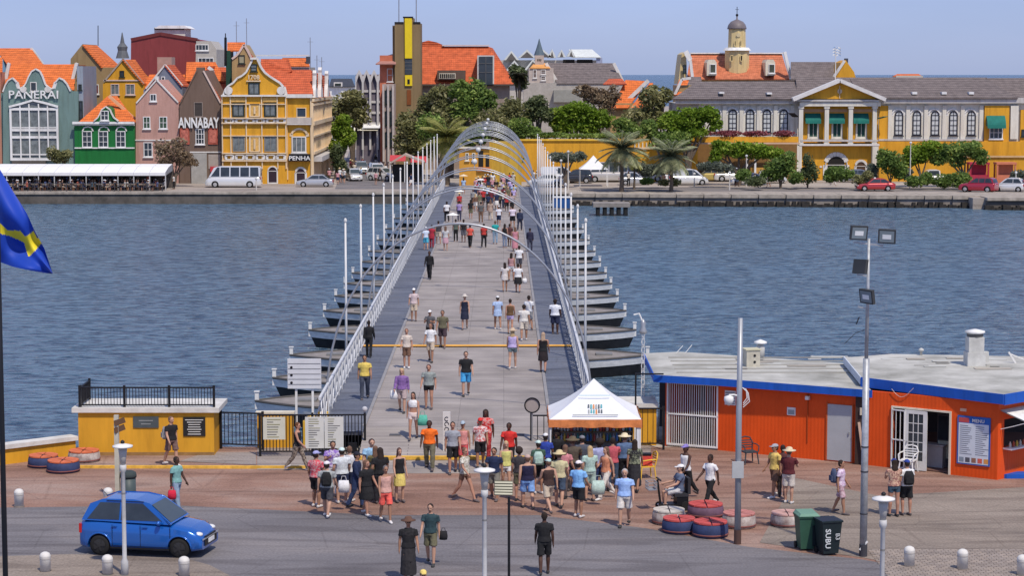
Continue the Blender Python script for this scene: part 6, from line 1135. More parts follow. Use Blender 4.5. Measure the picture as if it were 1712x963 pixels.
# orange roofs near the fort
f = Fac('fort_roof_house', 'two steep orange roofs with pale copings beyond the green trees', 'building', 300, 1055); f.wall(1020, 1090, 172, paint('tan_wall', (0.42, 0.29, 0.13)), 0.2, 9); f.roof((1022, 180, -0.5), (1050, 180, -0.5), (1082, 135, 6), (1046, 133, 6), ORROOF); f.roof((1054, 180, -1), (1078, 180, -1), (1092, 138, 5), (1086, 138, 5), ORROOF); f.line([(1038, 178), (1084, 134)], 0.5, TRIM, 'verge_coping', dy=2); f.roof((1008, 140, 3), (1048, 140, 3), (1040, 131, 8), (1018, 131, 8), REDROOF)
f = Fac('small_fort_roofs', 'small stepped orange roofs with white edges left of the clock church', 'building', 296, 1145); f.wall(1130, 1172, 142, paint('tan_wall', (0.42, 0.29, 0.13)), 0.2, 7); f.roof((1126, 158, -0.5), (1142, 158, -0.5), (1152, 134, 3), (1136, 132, 3), ORROOF); f.roof((1146, 150, -0.2), (1176, 150, -0.2), (1172, 128, 4), (1154, 128, 4), GRROOF); f.line([(1128, 158), (1140, 132), (1155, 130)], 0.35, TRIM, 'verge_coping', dy=-0.3)
# clock church of the fort
f = Fac('clock_church', 'orange roofed church with yellow octagonal clock tower and dark dome', 'church', 312, 1232)
YW = paint('pale_yellow_wall', (0.68, 0.54, 0.27)); f.wall(1142, 1322, 132, YW, 0.5, 10); f.roof((1148, 132, 0), (1320, 132, 0), (1307, 89, 7), (1155, 89, 7), roofmat('salmon_roof_tile', (0.62, 0.20, 0.10)))
f.poly('end_gable', [(1134, 140), (1148, 140), (1148, 104), (1146, 86), (1140, 90), (1138, 104)], YW, 0.5, 9); f.win(1140, 108, 1146, 122, 1, 2, DK)
f.line([(1146, 85), (1154, 100), (1158, 132)], 0.7, WHITE, 'verge_coping', dy=-0.2); f.line([(1312, 86), (1316, 104), (1322, 130)], 0.7, WHITE, 'verge_coping', dy=-0.2); f.strip(1152, 87.5, 1309, 89.5, WHITE, 0.6, 'ridge_tiles', dy=7)
for px in (1190, 1288): f.poly('dormer', [(px-8, 126), (px+8, 126), (px+8, 104), (px+5, 99), (px-5, 99), (px-8, 104)], CREAM, -0.4, 5); f.win(px-5, 107, px+5, 122, 1, 1, WHITE, mat('pane_olive', (0.07, 0.08, 0.06)), dy=-0.4)
def octo(r0, r1, pyb, pyt, m, nm, n=8):
    a = f.p(1232, pyb, 3.2); b = f.p(1232, pyt, 3.2); return MB().lathe([(r0, a.z), (r1, b.z)], n, c=(a.x, a.y, 0)).build(nm, m, f.t)
octo(1.75, 1.75, 122, 82, YW, 'tower_base'); octo(2.05, 1.7, 84, 79, WHITE, 'tower_cornice', 16); octo(1.28, 1.22, 79, 48, YW, 'clock_stage')
a = f.p(1232, 48, 3.2); MB().lathe([(1.4, a.z), (1.38, a.z+0.15), (1.25, a.z+0.6), (0.9, a.z+1.05), (0.35, a.z+1.3), (0.12, a.z+1.4), (0.1, a.z+1.9)], 16, c=(a.x, a.y, 0)).build('dome', mat('dome_dark', (0.17, 0.145, 0.15), rough=0.5), f.t, True)
MB().tube([(a.x, a.y, a.z+1.8), (a.x, a.y, a.z+3.2)], 0.05, 5).ball((a.x, a.y, a.z+2.0), 0.2, 8).bar((a.x-0.25, a.y, a.z+2.8), (a.x+0.25, a.y, a.z+2.8), 0.05, 0.05).build('weather_vane', BLACK, f.t)
c = f.p(1234.5, 58, 3.2-1.3); MB().tube([(c.x, 1.95, c.z), (c.x, 1.88, c.z)], 0.3, 14).build('clock_face', mat('clock_face', (0.6, 0.5, 0.3)), f.t)
for dx in (-5, 4): f.win(1230+dx, 66, 1234+dx, 77, 1, 1, YW, BLACK, arch=True, dy=1.93, sill=False)
for dx in (-10, 6): f.win(1229+dx, 92, 1234+dx, 102, 1, 1, YW, BLACK, dy=1.42, sill=False)
f = Fac('grey_roofed_wing', 'grey roofed wing with small yellow end gable right of the clock church', 'building', 306, 1370); f.wall(1322, 1428, 135, YW, 0.5, 8); f.roof((1322, 132, 0), (1402, 132, 0), (1398, 103, 6), (1322, 103, 6), GRROOF); f.poly('end_gable', [(1394, 134), (1432, 134), (1428, 120), (1414, 100), (1406, 104)], YEL, -0.6, 5); f.line([(1394, 128), (1412, 101)], 0.35, TRIM, dy=-0.6); f.wall(1410, 1415, 97, mat('slate_box', (0.06, 0.07, 0.09)), 1, 2, 'chimney')
f = Fac('far_long_roof', 'thin strip of distant orange roof above the palace roof', 'building', 480, 1510); f.wall(1495, 1540, 126, PWL, 0, 5); f.roof((1493, 127, 0), (1542, 127, 0), (1536, 123, 4), (1500, 123, 4), ORROOF)
# --- palace
f = Fac('harbour_palace', 'long two storey palace with white arcade of arched windows, ochre base and columned portico', 'palace', 276, 1402)
PWH = paint('palace_white', (0.69, 0.665, 0.58)); PG = paint('palace_grey_trim', (0.52, 0.50, 0.48))
f.wall(1168, 1334, 172, PWH, 0.6, 12); f.wall(1467, 1712, 172, PWH, 0.6, 12); f.wall(1334.2, 1466.8, 170, YEL, 0.5, 12, 'portico_wall')
f.wall(1467, 1716, 236, YEL, 0.1, 0.58, 'lower_wall'); f.wall(1336, 1465, 238, YEL, 0.0, 0.49, 'lower_wall')
f.strip(1128, 165, 1334, 173, PG, 0.7, 'cornice', dy=0.6); f.strip(1467, 163, 1716, 172, PG, 0.7, 'cornice', dy=0.6); f.wall(1128, 1168, 172, mat('grey_end', (0.40, 0.38, 0.36)), 0.6, 12, 'end_wall')
f.roof((1124, 165, -0.4), (1340, 165, -0.4), (1340, 136, 8), (1165, 136, 8), GRROOF); f.roof((1440, 163, -0.4), (1702, 163, -0.4), (1645, 129, 8), (1420, 129, 8), GRROOF); f.roof((1334, 165, 1), (1472, 165, 1), (1472, 129, 8), (1330, 129, 8), GRROOF)
f.roof((1702, 163, -0.4), (1702, 163, 16), (1645, 129, 9), (1645, 129, 8), GRROOF); f.roof((1165, 136, 8), (1650, 129, 8), (1650, 150, 16), (1165, 150, 16), GRROOF)
f.poly('tympanum', [(1328, 165), (1474, 165), (1402, 137)], YEL, -0.9, 3); f.line([(1324, 166), (1402, 134), (1478, 166)], 0.45, mat('pediment_white', (0.66, 0.64, 0.62)), 'pediment', out=1.4, back=0.4, dy=-0.5); f.strip(1326, 166, 1476, 169, PG, 1.3, 'pediment_base'); f.strip(1334, 170, 1468, 177, PWH, 1.1, 'entablature')
c = f.p(1402, 152); MB().tube([(c.x, -0.92, c.z), (c.x, -1.0, c.z)], 0.3, 12).bar((c.x, -0.96, c.z-0.9), (c.x, -0.96, c.z+0.7), 0.08, 0.08).build('emblem', mat('emblem_pale', (0.7, 0.55, 0.4)), f.t)
for px in (1338, 1381, 1421, 1461):
    a = f.p(px, 177); b = f.p(px, 241); MB().bx(a.x-0.26, a.x+0.26, -0.95, -0.45, b.z, a.z).bx(a.x-0.34, a.x+0.34, -1.03, -0.37, b.z, b.z+0.25).bx(a.x-0.34, a.x+0.34, -1.03, -0.37, a.z-0.3, a.z-0.002).build('column', PWH, f.t)
f.strip(1336, 233, 1465, 236, PG, 1.0, 'balcony_rail'); f.strip(1334, 240, 1467, 243, mat('pediment_white', (0.66, 0.64, 0.62)), 1.05, 'balcony_floor'); f.wall(1332, 1340, 243, PWH, -1.0, -0.02, 'corner_pier'); f.wall(1458, 1468, 243, PWH, -1.0, -0.02, 'corner_pier')
GA = mat('green_awning', (0.015, 0.16, 0.13), rough=0.8, var=0.2)
def awning(px0, px1, py0, py1, dy=0.5):
    a = f.p(px0, py0, dy); b = f.p(px1, py1, dy-0.9); mb = MB(); x0, x1 = a.x, f.p(px1, py0, dy).x
    for i in range(6):
        u0, u1 = i/6, (i+1)/6; z0 = a.z+(b.z-a.z)*u0; z1 = a.z+(b.z-a.z)*u1; y0 = dy-0.02-0.85*sin(u0*pi/2); y1 = dy-0.02-0.85*sin(u1*pi/2); mb.add([(x0, y0, z0), (x1, y0, z0), (x1, y1, z1), (x0, y1, z1)], [(0, 3, 2, 1)])
    mb.add([(x0, dy-0.87, b.z), (x1, dy-0.87, b.z), (x1, dy-0.89, b.z-0.25), (x0, dy-0.89, b.z-0.25)], [(0, 3, 2, 1)]); mb.add([(x0, dy-0.02, a.z), (x0, dy-0.87, b.z), (x0, dy-0.02, b.z)], [(0, 1, 2)]); mb.add([(x1, dy-0.02, a.z), (x1, dy-0.02, b.z), (x1, dy-0.87, b.z)], [(0, 1, 2)]); mb.build('awning', GA, f.t)
for px in (1358.5, 1398, 1438.5): awning(px-13, px+13, 189, 203); f.win(px-9, 203, px+9, 231, 2, 1, PWH, mat('shutter_green', (0.02, 0.07, 0.055)), dy=0.5, fw=0.22); f.strip(px-17, 182, px+17, 187, mat('peach_panel', (0.55, 0.33, 0.2)), 0.05, 'wall_panel', dy=0.5)
for px in (1196, 1224, 1253, 1281, 1309): f.win(px-7.5, 183, px+7.5, 221, 2, 4, mat('frame_black', (0.02, 0.02, 0.03)), mat('pane_pale', (0.55, 0.58, 0.58), var=0.2), arch=True, dy=0.6, fw=0.14); f.line([(px-9+9-10*cos(pi*k/8), 191-11*sin(pi*k/8)) for k in range(9)], 0.14, WHITE, 'arch_moulding', dy=0.6)
for px in (1501, 1531, 1561.5, 1592, 1622): f.win(px-7.5, 185, px+7.5, 226, 2, 4, mat('frame_black', (0.02, 0.02, 0.03)), mat('pane_pale', (0.55, 0.58, 0.58)), arch=True, dy=0.6, fw=0.14); f.line([(px-10*cos(pi*k/8), 193-11*sin(pi*k/8)) for k in range(9)], 0.14, WHITE, 'arch_moulding', dy=0.6)
for px in (1210, 1238.5, 1267, 1295, 1323, 1486, 1516, 1546, 1576.5, 1607, 1638): f.strip(px-3.2, 176, px+3.2, 232, PWH, 0.2, 'pilaster', dy=0.6)
f.strip(1467, 232, 1640, 235, PG, 0.4, 'string_course', dy=0.6); f.strip(1468, 176, 1483, 236, YEL, 0.1, 'wall_panel', dy=0.6)
f.strip(1643, 176, 1684, 240, YEL, 0.35, 'wall_panel', dy=0.6); awning(1649, 1680, 193, 211, 0.2); f.win(1652, 211, 1675, 232, 3, 2, WHITE, GLASS, dy=0.24); f.strip(1686, 176, 1699, 232, PWH, 0.5, 'pilaster', dy=0.6); f.strip(1703, 183, 1716, 236, YEL, 0.4, 'wall_panel', dy=0.6); f.win(1706, 216, 1712, 228, 1, 1, DK, dy=0.2)
c = f.p(1330, 195); MB().bar((c.x, -0.2, c.z), (c.x-0.7, -1.2, c.z+0.5), 0.9, 0.05).build('side_awning', mat('awning_dark', (0.03, 0.03, 0.035)), f.t); c = f.p(1474, 198); MB().bar((c.x-0.5, -0.2, c.z), (c.x+0.3, -1.2, c.z+0.3), 0.9, 0.05).build('side_awning', GA, f.t)
f.win(1376, 254, 1419, 300, 1, 1, TRIM, DARKIN, arch=True, dy=0.0, fw=0.55, sill=False); f.win(1428, 267, 1450, 302, 1, 1, TRIM, mat('brown_recess', (0.09, 0.05, 0.03)), arch=True, dy=0.0, fw=0.3, sill=False); f.strip(1370, 277, 1374, 280, TRIM, 0.1, 'string_course')
for px, py in ((1203, 153), (1282, 154)): f.strip(px-4, py, px+4, py+3, WHITE, 2.0, 'roof_vent', dy=2.5)
for px in (1522, 1571, 1616): f.strip(px-4, 153, px+4, 157, WHITE, 2.0, 'roof_vent', dy=2.5)
# right neighbour roof
f = Fac('grey_roofed_neighbour', 'grey roofed neighbour cut by the right picture edge beyond the palace', 'building', 282, 1700); f.wall(1690, 1760, 168, YEL, 0, 9); f.roof((1690, 166, -0.3), (1770, 166, -0.3), (1750, 130, 6), (1648, 130, 6), GRROOF)
# flag on the palace roof
p_ = at(1402, 165, 274.5); q_ = at(1402, 78, 274.5); t = thing('roof_flag', 'small fluttering blue and white flag on a pole above the pediment', 'flag', (p_.x, 277.5, 8)); MB().tube([(0, 0, 0), (0, 0, q_.z-8)], 0.06, 6).build('flag_pole', WHITE, t)
fm_ = MB()
for i in range(6):
    for j in range(9):
        x0 = -0.75+j*0.18; z0 = q_.z-8-1.7+i*0.28+0.12*sin(j*1.3); fm_.quad([(x0, 0.12*sin(j*1.1), z0), (x0+0.18, 0.12*sin((j+1)*1.1), z0), (x0+0.18, 0.12*sin((j+1)*1.1), z0+0.28), (x0, 0.12*sin(j*1.1), z0+0.28)], (i+(j > 5)) % 2)
o = fm_.build('flag_cloth', [WHITE, mat('flag_pale_blue', (0.30, 0.42, 0.62))], t); o.scale = (0.62, 0.62, 0.62); o.location = (0.1, 0, (q_.z-8)*0.38)
# terrace with flower boxes, arcade below
f = Fac('flower_terrace', 'ochre terrace with flower boxes over a shaded arcade in front of the palace', 'terrace', 270, 1240)
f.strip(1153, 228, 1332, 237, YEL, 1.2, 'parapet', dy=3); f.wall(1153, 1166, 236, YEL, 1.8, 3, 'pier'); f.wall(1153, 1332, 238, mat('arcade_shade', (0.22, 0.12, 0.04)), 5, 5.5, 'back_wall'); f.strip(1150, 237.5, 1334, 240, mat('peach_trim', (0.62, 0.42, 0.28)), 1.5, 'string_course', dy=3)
for px in (1248, 1262, 1291): f.strip(px-1.5, 265, px+1.5, 290, WHITE, 0.4, 'column', dy=3)
f.wall(1255, 1290, 280, mat('arcade_yellow', (0.5, 0.28, 0.06)), 3.2, 3.4, 'wall_section')
# ochre harbour walls in the middle
f = Fac('fort_wall', 'long ochre fort wall with bright yellow coping behind the palms', 'wall', 272, 1000)
f.wall(868, 1160, 234, YEL, 0, 3); f.strip(868, 232, 1040, 235, YELP, 0.2, 'coping'); f.strip(1040, 246, 1160, 249, TW, 0.2, 'coping'); f.wall(1467, 1720, 262, YEL, -0.5, -0.02, 'low_wall') if False else None
for i in range(14): f.strip(1060+i*6.5, 238, 1062+i*6.5, 246, CREAM, 0.15, 'baluster')
f = Fac('fort_gatehouse', 'low ochre gatehouse with shaded doorway at the end of the bridge', 'building', 258, 800)
f.wall(768, 818, 247, mat('gate_ochre', (0.60, 0.30, 0.04)), 0, 4); f.wall(818.2, 872, 237, paint('gate_yellow', (0.55, 0.36, 0.05)), 2, 5, 'rear_wing'); f.strip(766, 245, 820, 248, CREAM, 0.3, 'cornice'); f.strip(800, 252, 808, 282, DARKIN, 0.06, 'doorway'); f.strip(812, 258, 818, 280, DARKIN, 0.06, 'doorway'); f.strip(798, 279, 820, 286, mat('rust_orange', (0.6, 0.2, 0.06)), 0.3, 'step')
for px in (781, 792): f.win(px-3, 255, px+3, 268, 1, 2, CREAM)
f = Fac('low_yellow_wall', 'low ochre wall running right behind the parked cars', 'wall', 272.5, 1600); f.wall(1470, 1720, 262, YEL, 0, 1.5); f.strip(1470, 260, 1720, 263, mat('coping_peach', (0.6, 0.4, 0.2)), 0.2, 'coping')
# ------------------------------------------------------------------ vegetation
BARK = mat('bark', (0.13, 0.10, 0.075), var=0.3, scale=4, bump=0.4)
LF_MID = leafmat('leaf_mid', (0.051, 0.094, 0.025), (0.203, 0.304, 0.068), (0.406, 0.507, 0.135)); LF_BR = leafmat('leaf_bright', (0.05, 0.10, 0.01), (0.22, 0.34, 0.03), (0.40, 0.50, 0.08))
LF_DK = leafmat('leaf_dark', (0.032, 0.051, 0.024), (0.147, 0.186, 0.078), (0.332, 0.351, 0.176)); LF_OL = leafmat('leaf_olive', (0.070, 0.078, 0.031), (0.298, 0.298, 0.123), (0.527, 0.491, 0.263)); LF_GY = leafmat('leaf_grey', (0.05, 0.065, 0.05), (0.2, 0.23, 0.17), (0.36, 0.38, 0.30))
LF_FL = leafmat('flower_mix', (0.10, 0.03, 0.03), (0.40, 0.12, 0.14), (0.62, 0.45, 0.42)); LF_DRY = leafmat('leaf_dry', (0.100, 0.069, 0.044), (0.325, 0.237, 0.150), (0.500, 0.413, 0.275))
def crown_mesh(blobs, n, size, m, seed, name='crown'):
    rnd = random.Random(seed); vs = []; fs = []; tot = sum(b[3]*b[4]*b[5] for b in blobs)
    for bx_, by_, bz_, rx, ry, rz_ in blobs:
        k = max(30, int(n*(rx*ry*rz_)**0.75/sum((b[3]*b[4]*b[5])**0.75 for b in blobs)))
        subs = [(rnd.gauss(0, 0.55), rnd.gauss(0, 0.55), rnd.gauss(0, 0.5)) for _ in range(9)]
        for i in range(k):
            if rnd.random() < 0.62:
                s_ = rnd.choice(subs); q = [s_[a]+rnd.gauss(0, 0.20) for a in range(3)]
            else: q = [rnd.gauss(0, 0.48) for a in range(3)]
            L_ = sqrt(sum(a*a for a in q))
            if L_ > 1.12: q = [a/L_*rnd.uniform(0.8, 1.08) for a in q]
            c = Vector((bx_+q[0]*rx, by_+q[1]*ry, bz_+q[2]*rz_)); s2 = size*rnd.uniform(0.5, 1.25)
            a = Vector((rnd.gauss(0, 1), rnd.gauss(0, 1), rnd.gauss(0, 0.6))).normalized(); b = a.cross(Vector((rnd.gauss(0, 1), rnd.gauss(0, 1), rnd.gauss(0, 1)))).normalized()
            j = len(vs); vs += [c-a*s2, c-b*s2*0.5, c+a*s2, c+b*s2*0.5]; fs.append((j, j+1, j+2, j+3))
    me = bpy.data.meshes.new(name); me.from_pydata([tuple(v) for v in vs], [], fs); me.materials.append(m); return me
def tree(label, px, pyb, Y, blobs_px, m, n=2600, leaf=0.22, seed=1, trunk=True, cat='tree', name='broadleaf_tree', dry=0.55, group=None, r=0.28, zb=0.0):
    """blobs in photo pixels: (px, py, half width px, half height px)"""
    o = at(px, pyb, Y); o.z = zb; t = thing(name, label, cat, tuple(o), 0, group); s = Y/F; bl = []
    rnd = random.Random(seed)
    for bx_, by_, hw, hh in blobs_px:
        p = at(bx_, by_, Y)-o; bl.append((p.x, rnd.uniform(-0.3, 0.3)*hw*s*dry, p.z, hw*s, hw*s*dry+0.5, hh*s))
    inst('crown', crown_mesh(bl, int(n*1.7), leaf*1.15, m, seed), t)
    if trunk:
        tr = MB(); zt = min(b[2] for b in bl); zt = max(zt, 1.2)
        for b in sorted(bl, key=lambda b: -b[3])[:5]:
            tr.tube([(0, 0, 0), (b[0]*0.1, 0, zt*0.45), (b[0]*0.45, b[1]*0.4, zt*0.8), (b[0]*0.8, b[1]*0.7, b[2]), (b[0], b[1], b[2]+b[5]*0.5)], [r, r*0.8, r*0.5, r*0.3, r*0.12], 7)
            for q in range(3): tr.tube([(b[0]*0.7, b[1]*0.6, zt*0.9), (b[0]+rnd.uniform(-.7, .7)*b[3], b[1]+rnd.uniform(-.5, .5)*b[4], b[2]+rnd.uniform(-.3, .6)*b[5])], [r*0.25, r*0.06], 5)
        tr.build('trunk', BARK, t)
    return t
tree('dark green tree mass directly right of the tower base', 690, 262, 285, [(690, 215, 28, 32), (722, 185, 26, 30), (705, 240, 30, 22), (672, 240, 14, 26)], LF_OL, 4200, 0.25, 11)
tree('bright green tree below the corner window of the orange roofed hall', 790, 250, 282, [(790, 158, 26, 26), (768, 150, 18, 16), (812, 168, 20, 18), (775, 185, 26, 18)], LF_MID, 3600, 0.25, 12)
tree('broad brownish tree behind the top of the arches', 835, 262, 280, [(830, 205, 30, 28), (858, 188, 24, 26), (810, 215, 24, 20), (850, 225, 26, 16)], LF_OL, 4200, 0.25, 13)
tree('olive tree between the palm and the bright green tree', 755, 262, 283, [(750, 190, 26, 24), (738, 160, 20, 18), (770, 215, 24, 16)], LF_OL, 3000, 0.25, 14)
tree('small round dark tree left of the wide bright tree', 899, 232, 281, [(896, 178, 20, 15), (908, 190, 18, 14), (884, 192, 14, 12), (902, 168, 14, 10)], LF_DK, 2400, 0.22, 15)
tree('wide spreading bright green tree above the ochre fort wall', 965, 232, 282, [(935, 196, 24, 18), (965, 188, 32, 18), (1000, 198, 26, 16), (950, 212, 26, 12), (985, 212, 24, 12)], LF_BR, 5200, 0.24, 16)
tree('pinkish bare-looking bush tree before the fort roofs', 1015, 215, 286, [(1012, 175, 16, 26), (1025, 158, 14, 16), (995, 160, 22, 14), (978, 152, 20, 10)], LF_DRY, 2400, 0.2, 17)
tree('olive tree screening the fort roofs', 1100, 228, 284, [(1092, 165, 22, 22), (1070, 195, 28, 20), (1110, 160, 14, 14), (1098, 200, 22, 16)], LF_OL, 3400, 0.24, 18)
tree('leafy green tree in front of the palace left end', 1150, 245, 268.5, [(1150, 196, 30, 18), (1178, 190, 24, 14), (1125, 205, 26, 18), (1160, 218, 24, 14), (1196, 205, 12, 14)], LF_BR, 4600, 0.22, 19)
tree('grey-green bush tree below the leafy tree', 1110, 262, 267, [(1108, 235, 26, 16), (1135, 232, 20, 12), (1085, 212, 14, 14)], LF_MID, 2600, 0.22, 20)
tree('tall thin palm-like tree crown rising before the church', 868, 200, 290, [(866, 125, 14, 14), (872, 138, 12, 10), (860, 116, 10, 8)], LF_DK, 1400, 0.25, 21, r=0.2)
tree('dense olive street tree beside the ochre corner building', 590, 262, 300, [(575, 180, 24, 24), (600, 190, 20, 26), (590, 165, 22, 16), (565, 210, 14, 20)], LF_OL, 3600, 0.26, 22)
tree('light green street tree next to the scroll gables', 571, 292, 285, [(570, 215, 16, 16), (580, 228, 14, 16), (565, 245, 14, 18), (575, 200, 12, 10)], LF_BR, 2600, 0.22, 23)
tree('dark low tree at the corner of the street', 562, 300, 279, [(562, 262, 10, 24), (570, 280, 10, 14)], LF_DK, 1200, 0.2, 24)
tree('sparse grey-brown tree in front of the pink house', 292, 310, 260, [(285, 258, 28, 20), (308, 265, 18, 14), (272, 246, 16, 14), (298, 240, 14, 10), (322, 272, 10, 8)], LF_DRY, 1700, 0.17, 25, r=0.14)
tree('small sparse tree in front of the white grid window', 100, 300, 262, [(100, 262, 18, 12), (88, 255, 10, 12), (112, 258, 12, 8)], LF_OL, 900, 0.17, 26, r=0.12)
tree('low grey-leaved tree beside the white market tent', 945, 305, 257, [(948, 263, 26, 9), (930, 262, 14, 8), (968, 262, 14, 8)], LF_GY, 1500, 0.18, 27, r=0.2)
tree('silvery shrubs under the two palms', 1098, 300, 256, [(1085, 285, 20, 10), (1110, 282, 22, 10), (1072, 280, 12, 8)], LF_GY, 1700, 0.18, 28, trunk=False, name='shrub', cat='shrub')
tree('rounded grey-green shrub before the arcade', 1190, 300, 258, [(1190, 278, 26, 8), (1215, 282, 14, 8)], LF_GY, 1300, 0.17, 29, name='shrub', cat='shrub', trunk=False)
tree('trained green climber tree shading the arcade', 1235, 295, 263, [(1205, 248, 18, 14), (1235, 250, 26, 14), (1265, 252, 24, 14), (1292, 256, 18, 12), (1196, 262, 12, 12)], LF_BR, 3400, 0.2, 30)
tree('loose light green bush tree at the arcade right end', 1305, 305, 256, [(1300, 280, 22, 18), (1318, 272, 16, 18), (1290, 290, 18, 12)], LF_MID, 2200, 0.19, 31, r=0.14)
tree('low dark round shrub on the quay before the arcade', 1262, 312, 252, [(1262, 303, 18, 9)], LF_DK, 900, 0.16, 32, name='shrub', cat='shrub', trunk=False)
tree('tall dark-leaved bush with red blossom left of the great arch', 1350, 310, 256, [(1352, 275, 10, 20), (1345, 295, 12, 14), (1360, 290, 10, 16)], LF_DK, 1300, 0.16, 33, r=0.1)
tree('low spreading green shrub in front of the great arch', 1405, 306, 255, [(1405, 290, 24, 13), (1388, 296, 12, 8)], LF_MID, 1700, 0.17, 34, name='shrub', cat='shrub', trunk=False)
tree('feathery grey-green tree right of the portico', 1488, 312, 256, [(1490, 272, 22, 20), (1478, 262, 12, 14), (1502, 285, 14, 16)], LF_MID, 2600, 0.18, 35, r=0.12)
tree('umbrella shaped tree left of the palace green window', 1540, 305, 259, [(1530, 258, 22, 16), (1555, 248, 24, 13), (1520, 268, 12, 12)], LF_BR, 3000, 0.19, 36, r=0.16)
tree('spreading umbrella tree before the palace right wing', 1612, 300, 259, [(1570, 262, 16, 14), (1588, 252, 20, 15), (1615, 250, 28, 16), (1640, 262, 14, 12), (1600, 268, 16, 10)], LF_MID, 3600, 0.19, 37, r=0.18)
tree('low wide shrub in front of the umbrella trees', 1592, 318, 253, [(1580, 302, 20, 12), (1605, 300, 18, 13)], LF_MID, 2000, 0.17, 38, name='shrub', cat='shrub', trunk=False)
tree('small bush at the right picture edge by the red kiosk', 1706, 308, 256, [(1704, 296, 16, 12)], LF_GY, 900, 0.17, 39, name='shrub', cat='shrub', trunk=False)
tree('lawn hedge on top of the fort wall', 930, 235, 276, [(920, 226, 36, 5), (980, 227, 40, 4), (1030, 226, 26, 5)], LF_MID, 1600, 0.2, 40, name='hedge', cat='hedge', trunk=False, dry=0.2)
tree('garden shrub tree behind the bridge end wall', 845, 262, 262, [(845, 255, 24, 14), (862, 265, 14, 12)], LF_MID, 1800, 0.18, 41, name='shrub', cat='shrub', trunk=False)
tree('low clipped shrub right of the white pickup under the palms', 1085, 312, 251, [(1082, 303, 12, 6)], LF_MID, 500, 0.14, 61, name='shrub', cat='shrub', trunk=False)
tree('small olive shrub on the quay between the red saloon and the feathery tree', 1440, 314, 252, [(1436, 302, 12, 10), (1450, 296, 10, 10)], LF_OL, 800, 0.16, 62, name='shrub', cat='shrub', trunk=False)
tree('grey shrub before the ochre wall right of the arch', 1515, 306, 257, [(1512, 290, 14, 10)], LF_GY, 800, 0.16, 63, name='shrub', cat='shrub', trunk=False)
tree('rounded green shrub between the terrace pier and the white pickup', 1335, 310, 254, [(1330, 296, 12, 11)], LF_MID, 900, 0.16, 64, name='shrub', cat='shrub', trunk=False)
tree('olive tree filling the gap under the bright corner tree', 735, 262, 279, [(720, 215, 24, 28), (745, 238, 22, 18), (772, 232, 22, 18), (800, 225, 20, 16)], LF_MID, 3600, 0.24, 65)
tree('tall hedge tree behind the right foot of the arches', 885, 240, 279, [(870, 215, 20, 18), (890, 222, 16, 10)], LF_MID, 1800, 0.22, 66)
tree('low olive shrub row left of the white van', 1120, 314, 250, [(1128, 304, 10, 7), (1108, 305, 10, 6)], LF_OL, 600, 0.14, 71, name='shrub', cat='shrub', trunk=False)
tree('round green shrub between the arcade columns', 1240, 306, 255, [(1243, 292, 13, 10)], LF_MID, 800, 0.16, 72, name='shrub', cat='shrub', trunk=False)
tree('broad green shrub between the feathery tree and the umbrella trees', 1535, 316, 253, [(1530, 303, 18, 10), (1548, 298, 12, 10)], LF_MID, 1300, 0.16, 73, name='shrub', cat='shrub', trunk=False)
tree('tall shrub before the corner of the portico', 1455, 308, 257, [(1458, 288, 10, 14)], LF_GY, 700, 0.16, 74, name='shrub', cat='shrub', trunk=False)
tree('olive treetop above the fort wall left of the date palms', 1050, 236, 279, [(1045, 212, 22, 14), (1060, 222, 20, 10)], LF_MID, 1600, 0.22, 75)
fb = 0
for (a, b, y) in ((1160, 1195, 222), (1196, 1238, 223), (1240, 1286, 223), (1292, 1330, 223)):
    ppx = (a+b)/2; tree('flower box %s along the palace terrace parapet' % ['below the palace left end', 'under the first clear arched windows', 'under the middle arched windows', 'with magenta blossom next to the portico'][fb], ppx, 226, 272.2, [(ppx, y, (b-a)/2, 5)], LF_FL, 700, 0.13, 50+fb, name='flower_box', cat='flower box', trunk=False, dry=0.15, zb=5.2); fb += 1
# palms
FR = {}
def palm(label, px, pyb, pyt, Y, R, m, nf=26, seed=3, r=0.22, droop=1.0):
    o = at(px, pyb, Y); o.z = 0; h = at(px, pyt, Y).z; t = thing('palm_tree', label, 'palm tree', tuple(o)); rnd = random.Random(seed)
    MB().tube([(0, 0, 0), (0.05, 0, h*0.3), (0.02, 0, h*0.7), (0, 0, h)], [r*1.35, r, r*0.9, r*0.95], 10).build('trunk', BARK, t)
    MB().lathe([(r, h-0.5), (r*1.9, h-0.2), (r*1.7, h+0.1), (r*0.4, h+0.35)], 10).build('crown_boss', mat('frond_base', (0.16, 0.13, 0.05)), t)
    key = (R, m.name, droop)
    if key not in FR:
        fms = []
        for v in range(3):
            mb = MB(); n = 16; e0 = (0.2, 0.8, 1.25)[v]; pts = []; x = 0; z = 0; a = e0
            for i in range(n+1): pts.append((x, z)); x += cos(a)*R/n; z += sin(a)*R/n; a -= (1.35+0.25*v)*droop/n
            mb.tube([(p[0], 0, p[1]) for p in pts], [0.04-0.03*i/n for i in range(n+1)], 4)
            for i in range(1, n+1):
                for k2 in (0, 0.5):
                    p = pts[i]; q = pts[i-1]; bx_ = q[0]+(p[0]-q[0])*k2; bz_ = q[1]+(p[1]-q[1])*k2; ll = R*0.34*sin(pi*(0.12+0.84*(i-0.5)/n))+0.08
                    for s in (-1, 1): mb.add([(bx_-0.055, 0, bz_), (bx_+0.06, 0, bz_), (bx_+ll*0.55, s*ll*0.8, bz_-ll*0.25)], [(0, 1, 2)])
            fms.append(mb.mesh('frond', [m]))
        FR[key] = fms
    for i in range(nf):
        v = 0 if i < nf*0.5 else (1 if i < nf*0.8 else 2); dip = rnd.uniform(-0.1, 0.75) if v == 0 else 0.0
        inst('frond', FR[key][v], t, (0, 0, h+0.1), rot=(0, dip, i*2.39996+rnd.uniform(-.2, .2)), sc=rnd.uniform(0.85, 1.1))
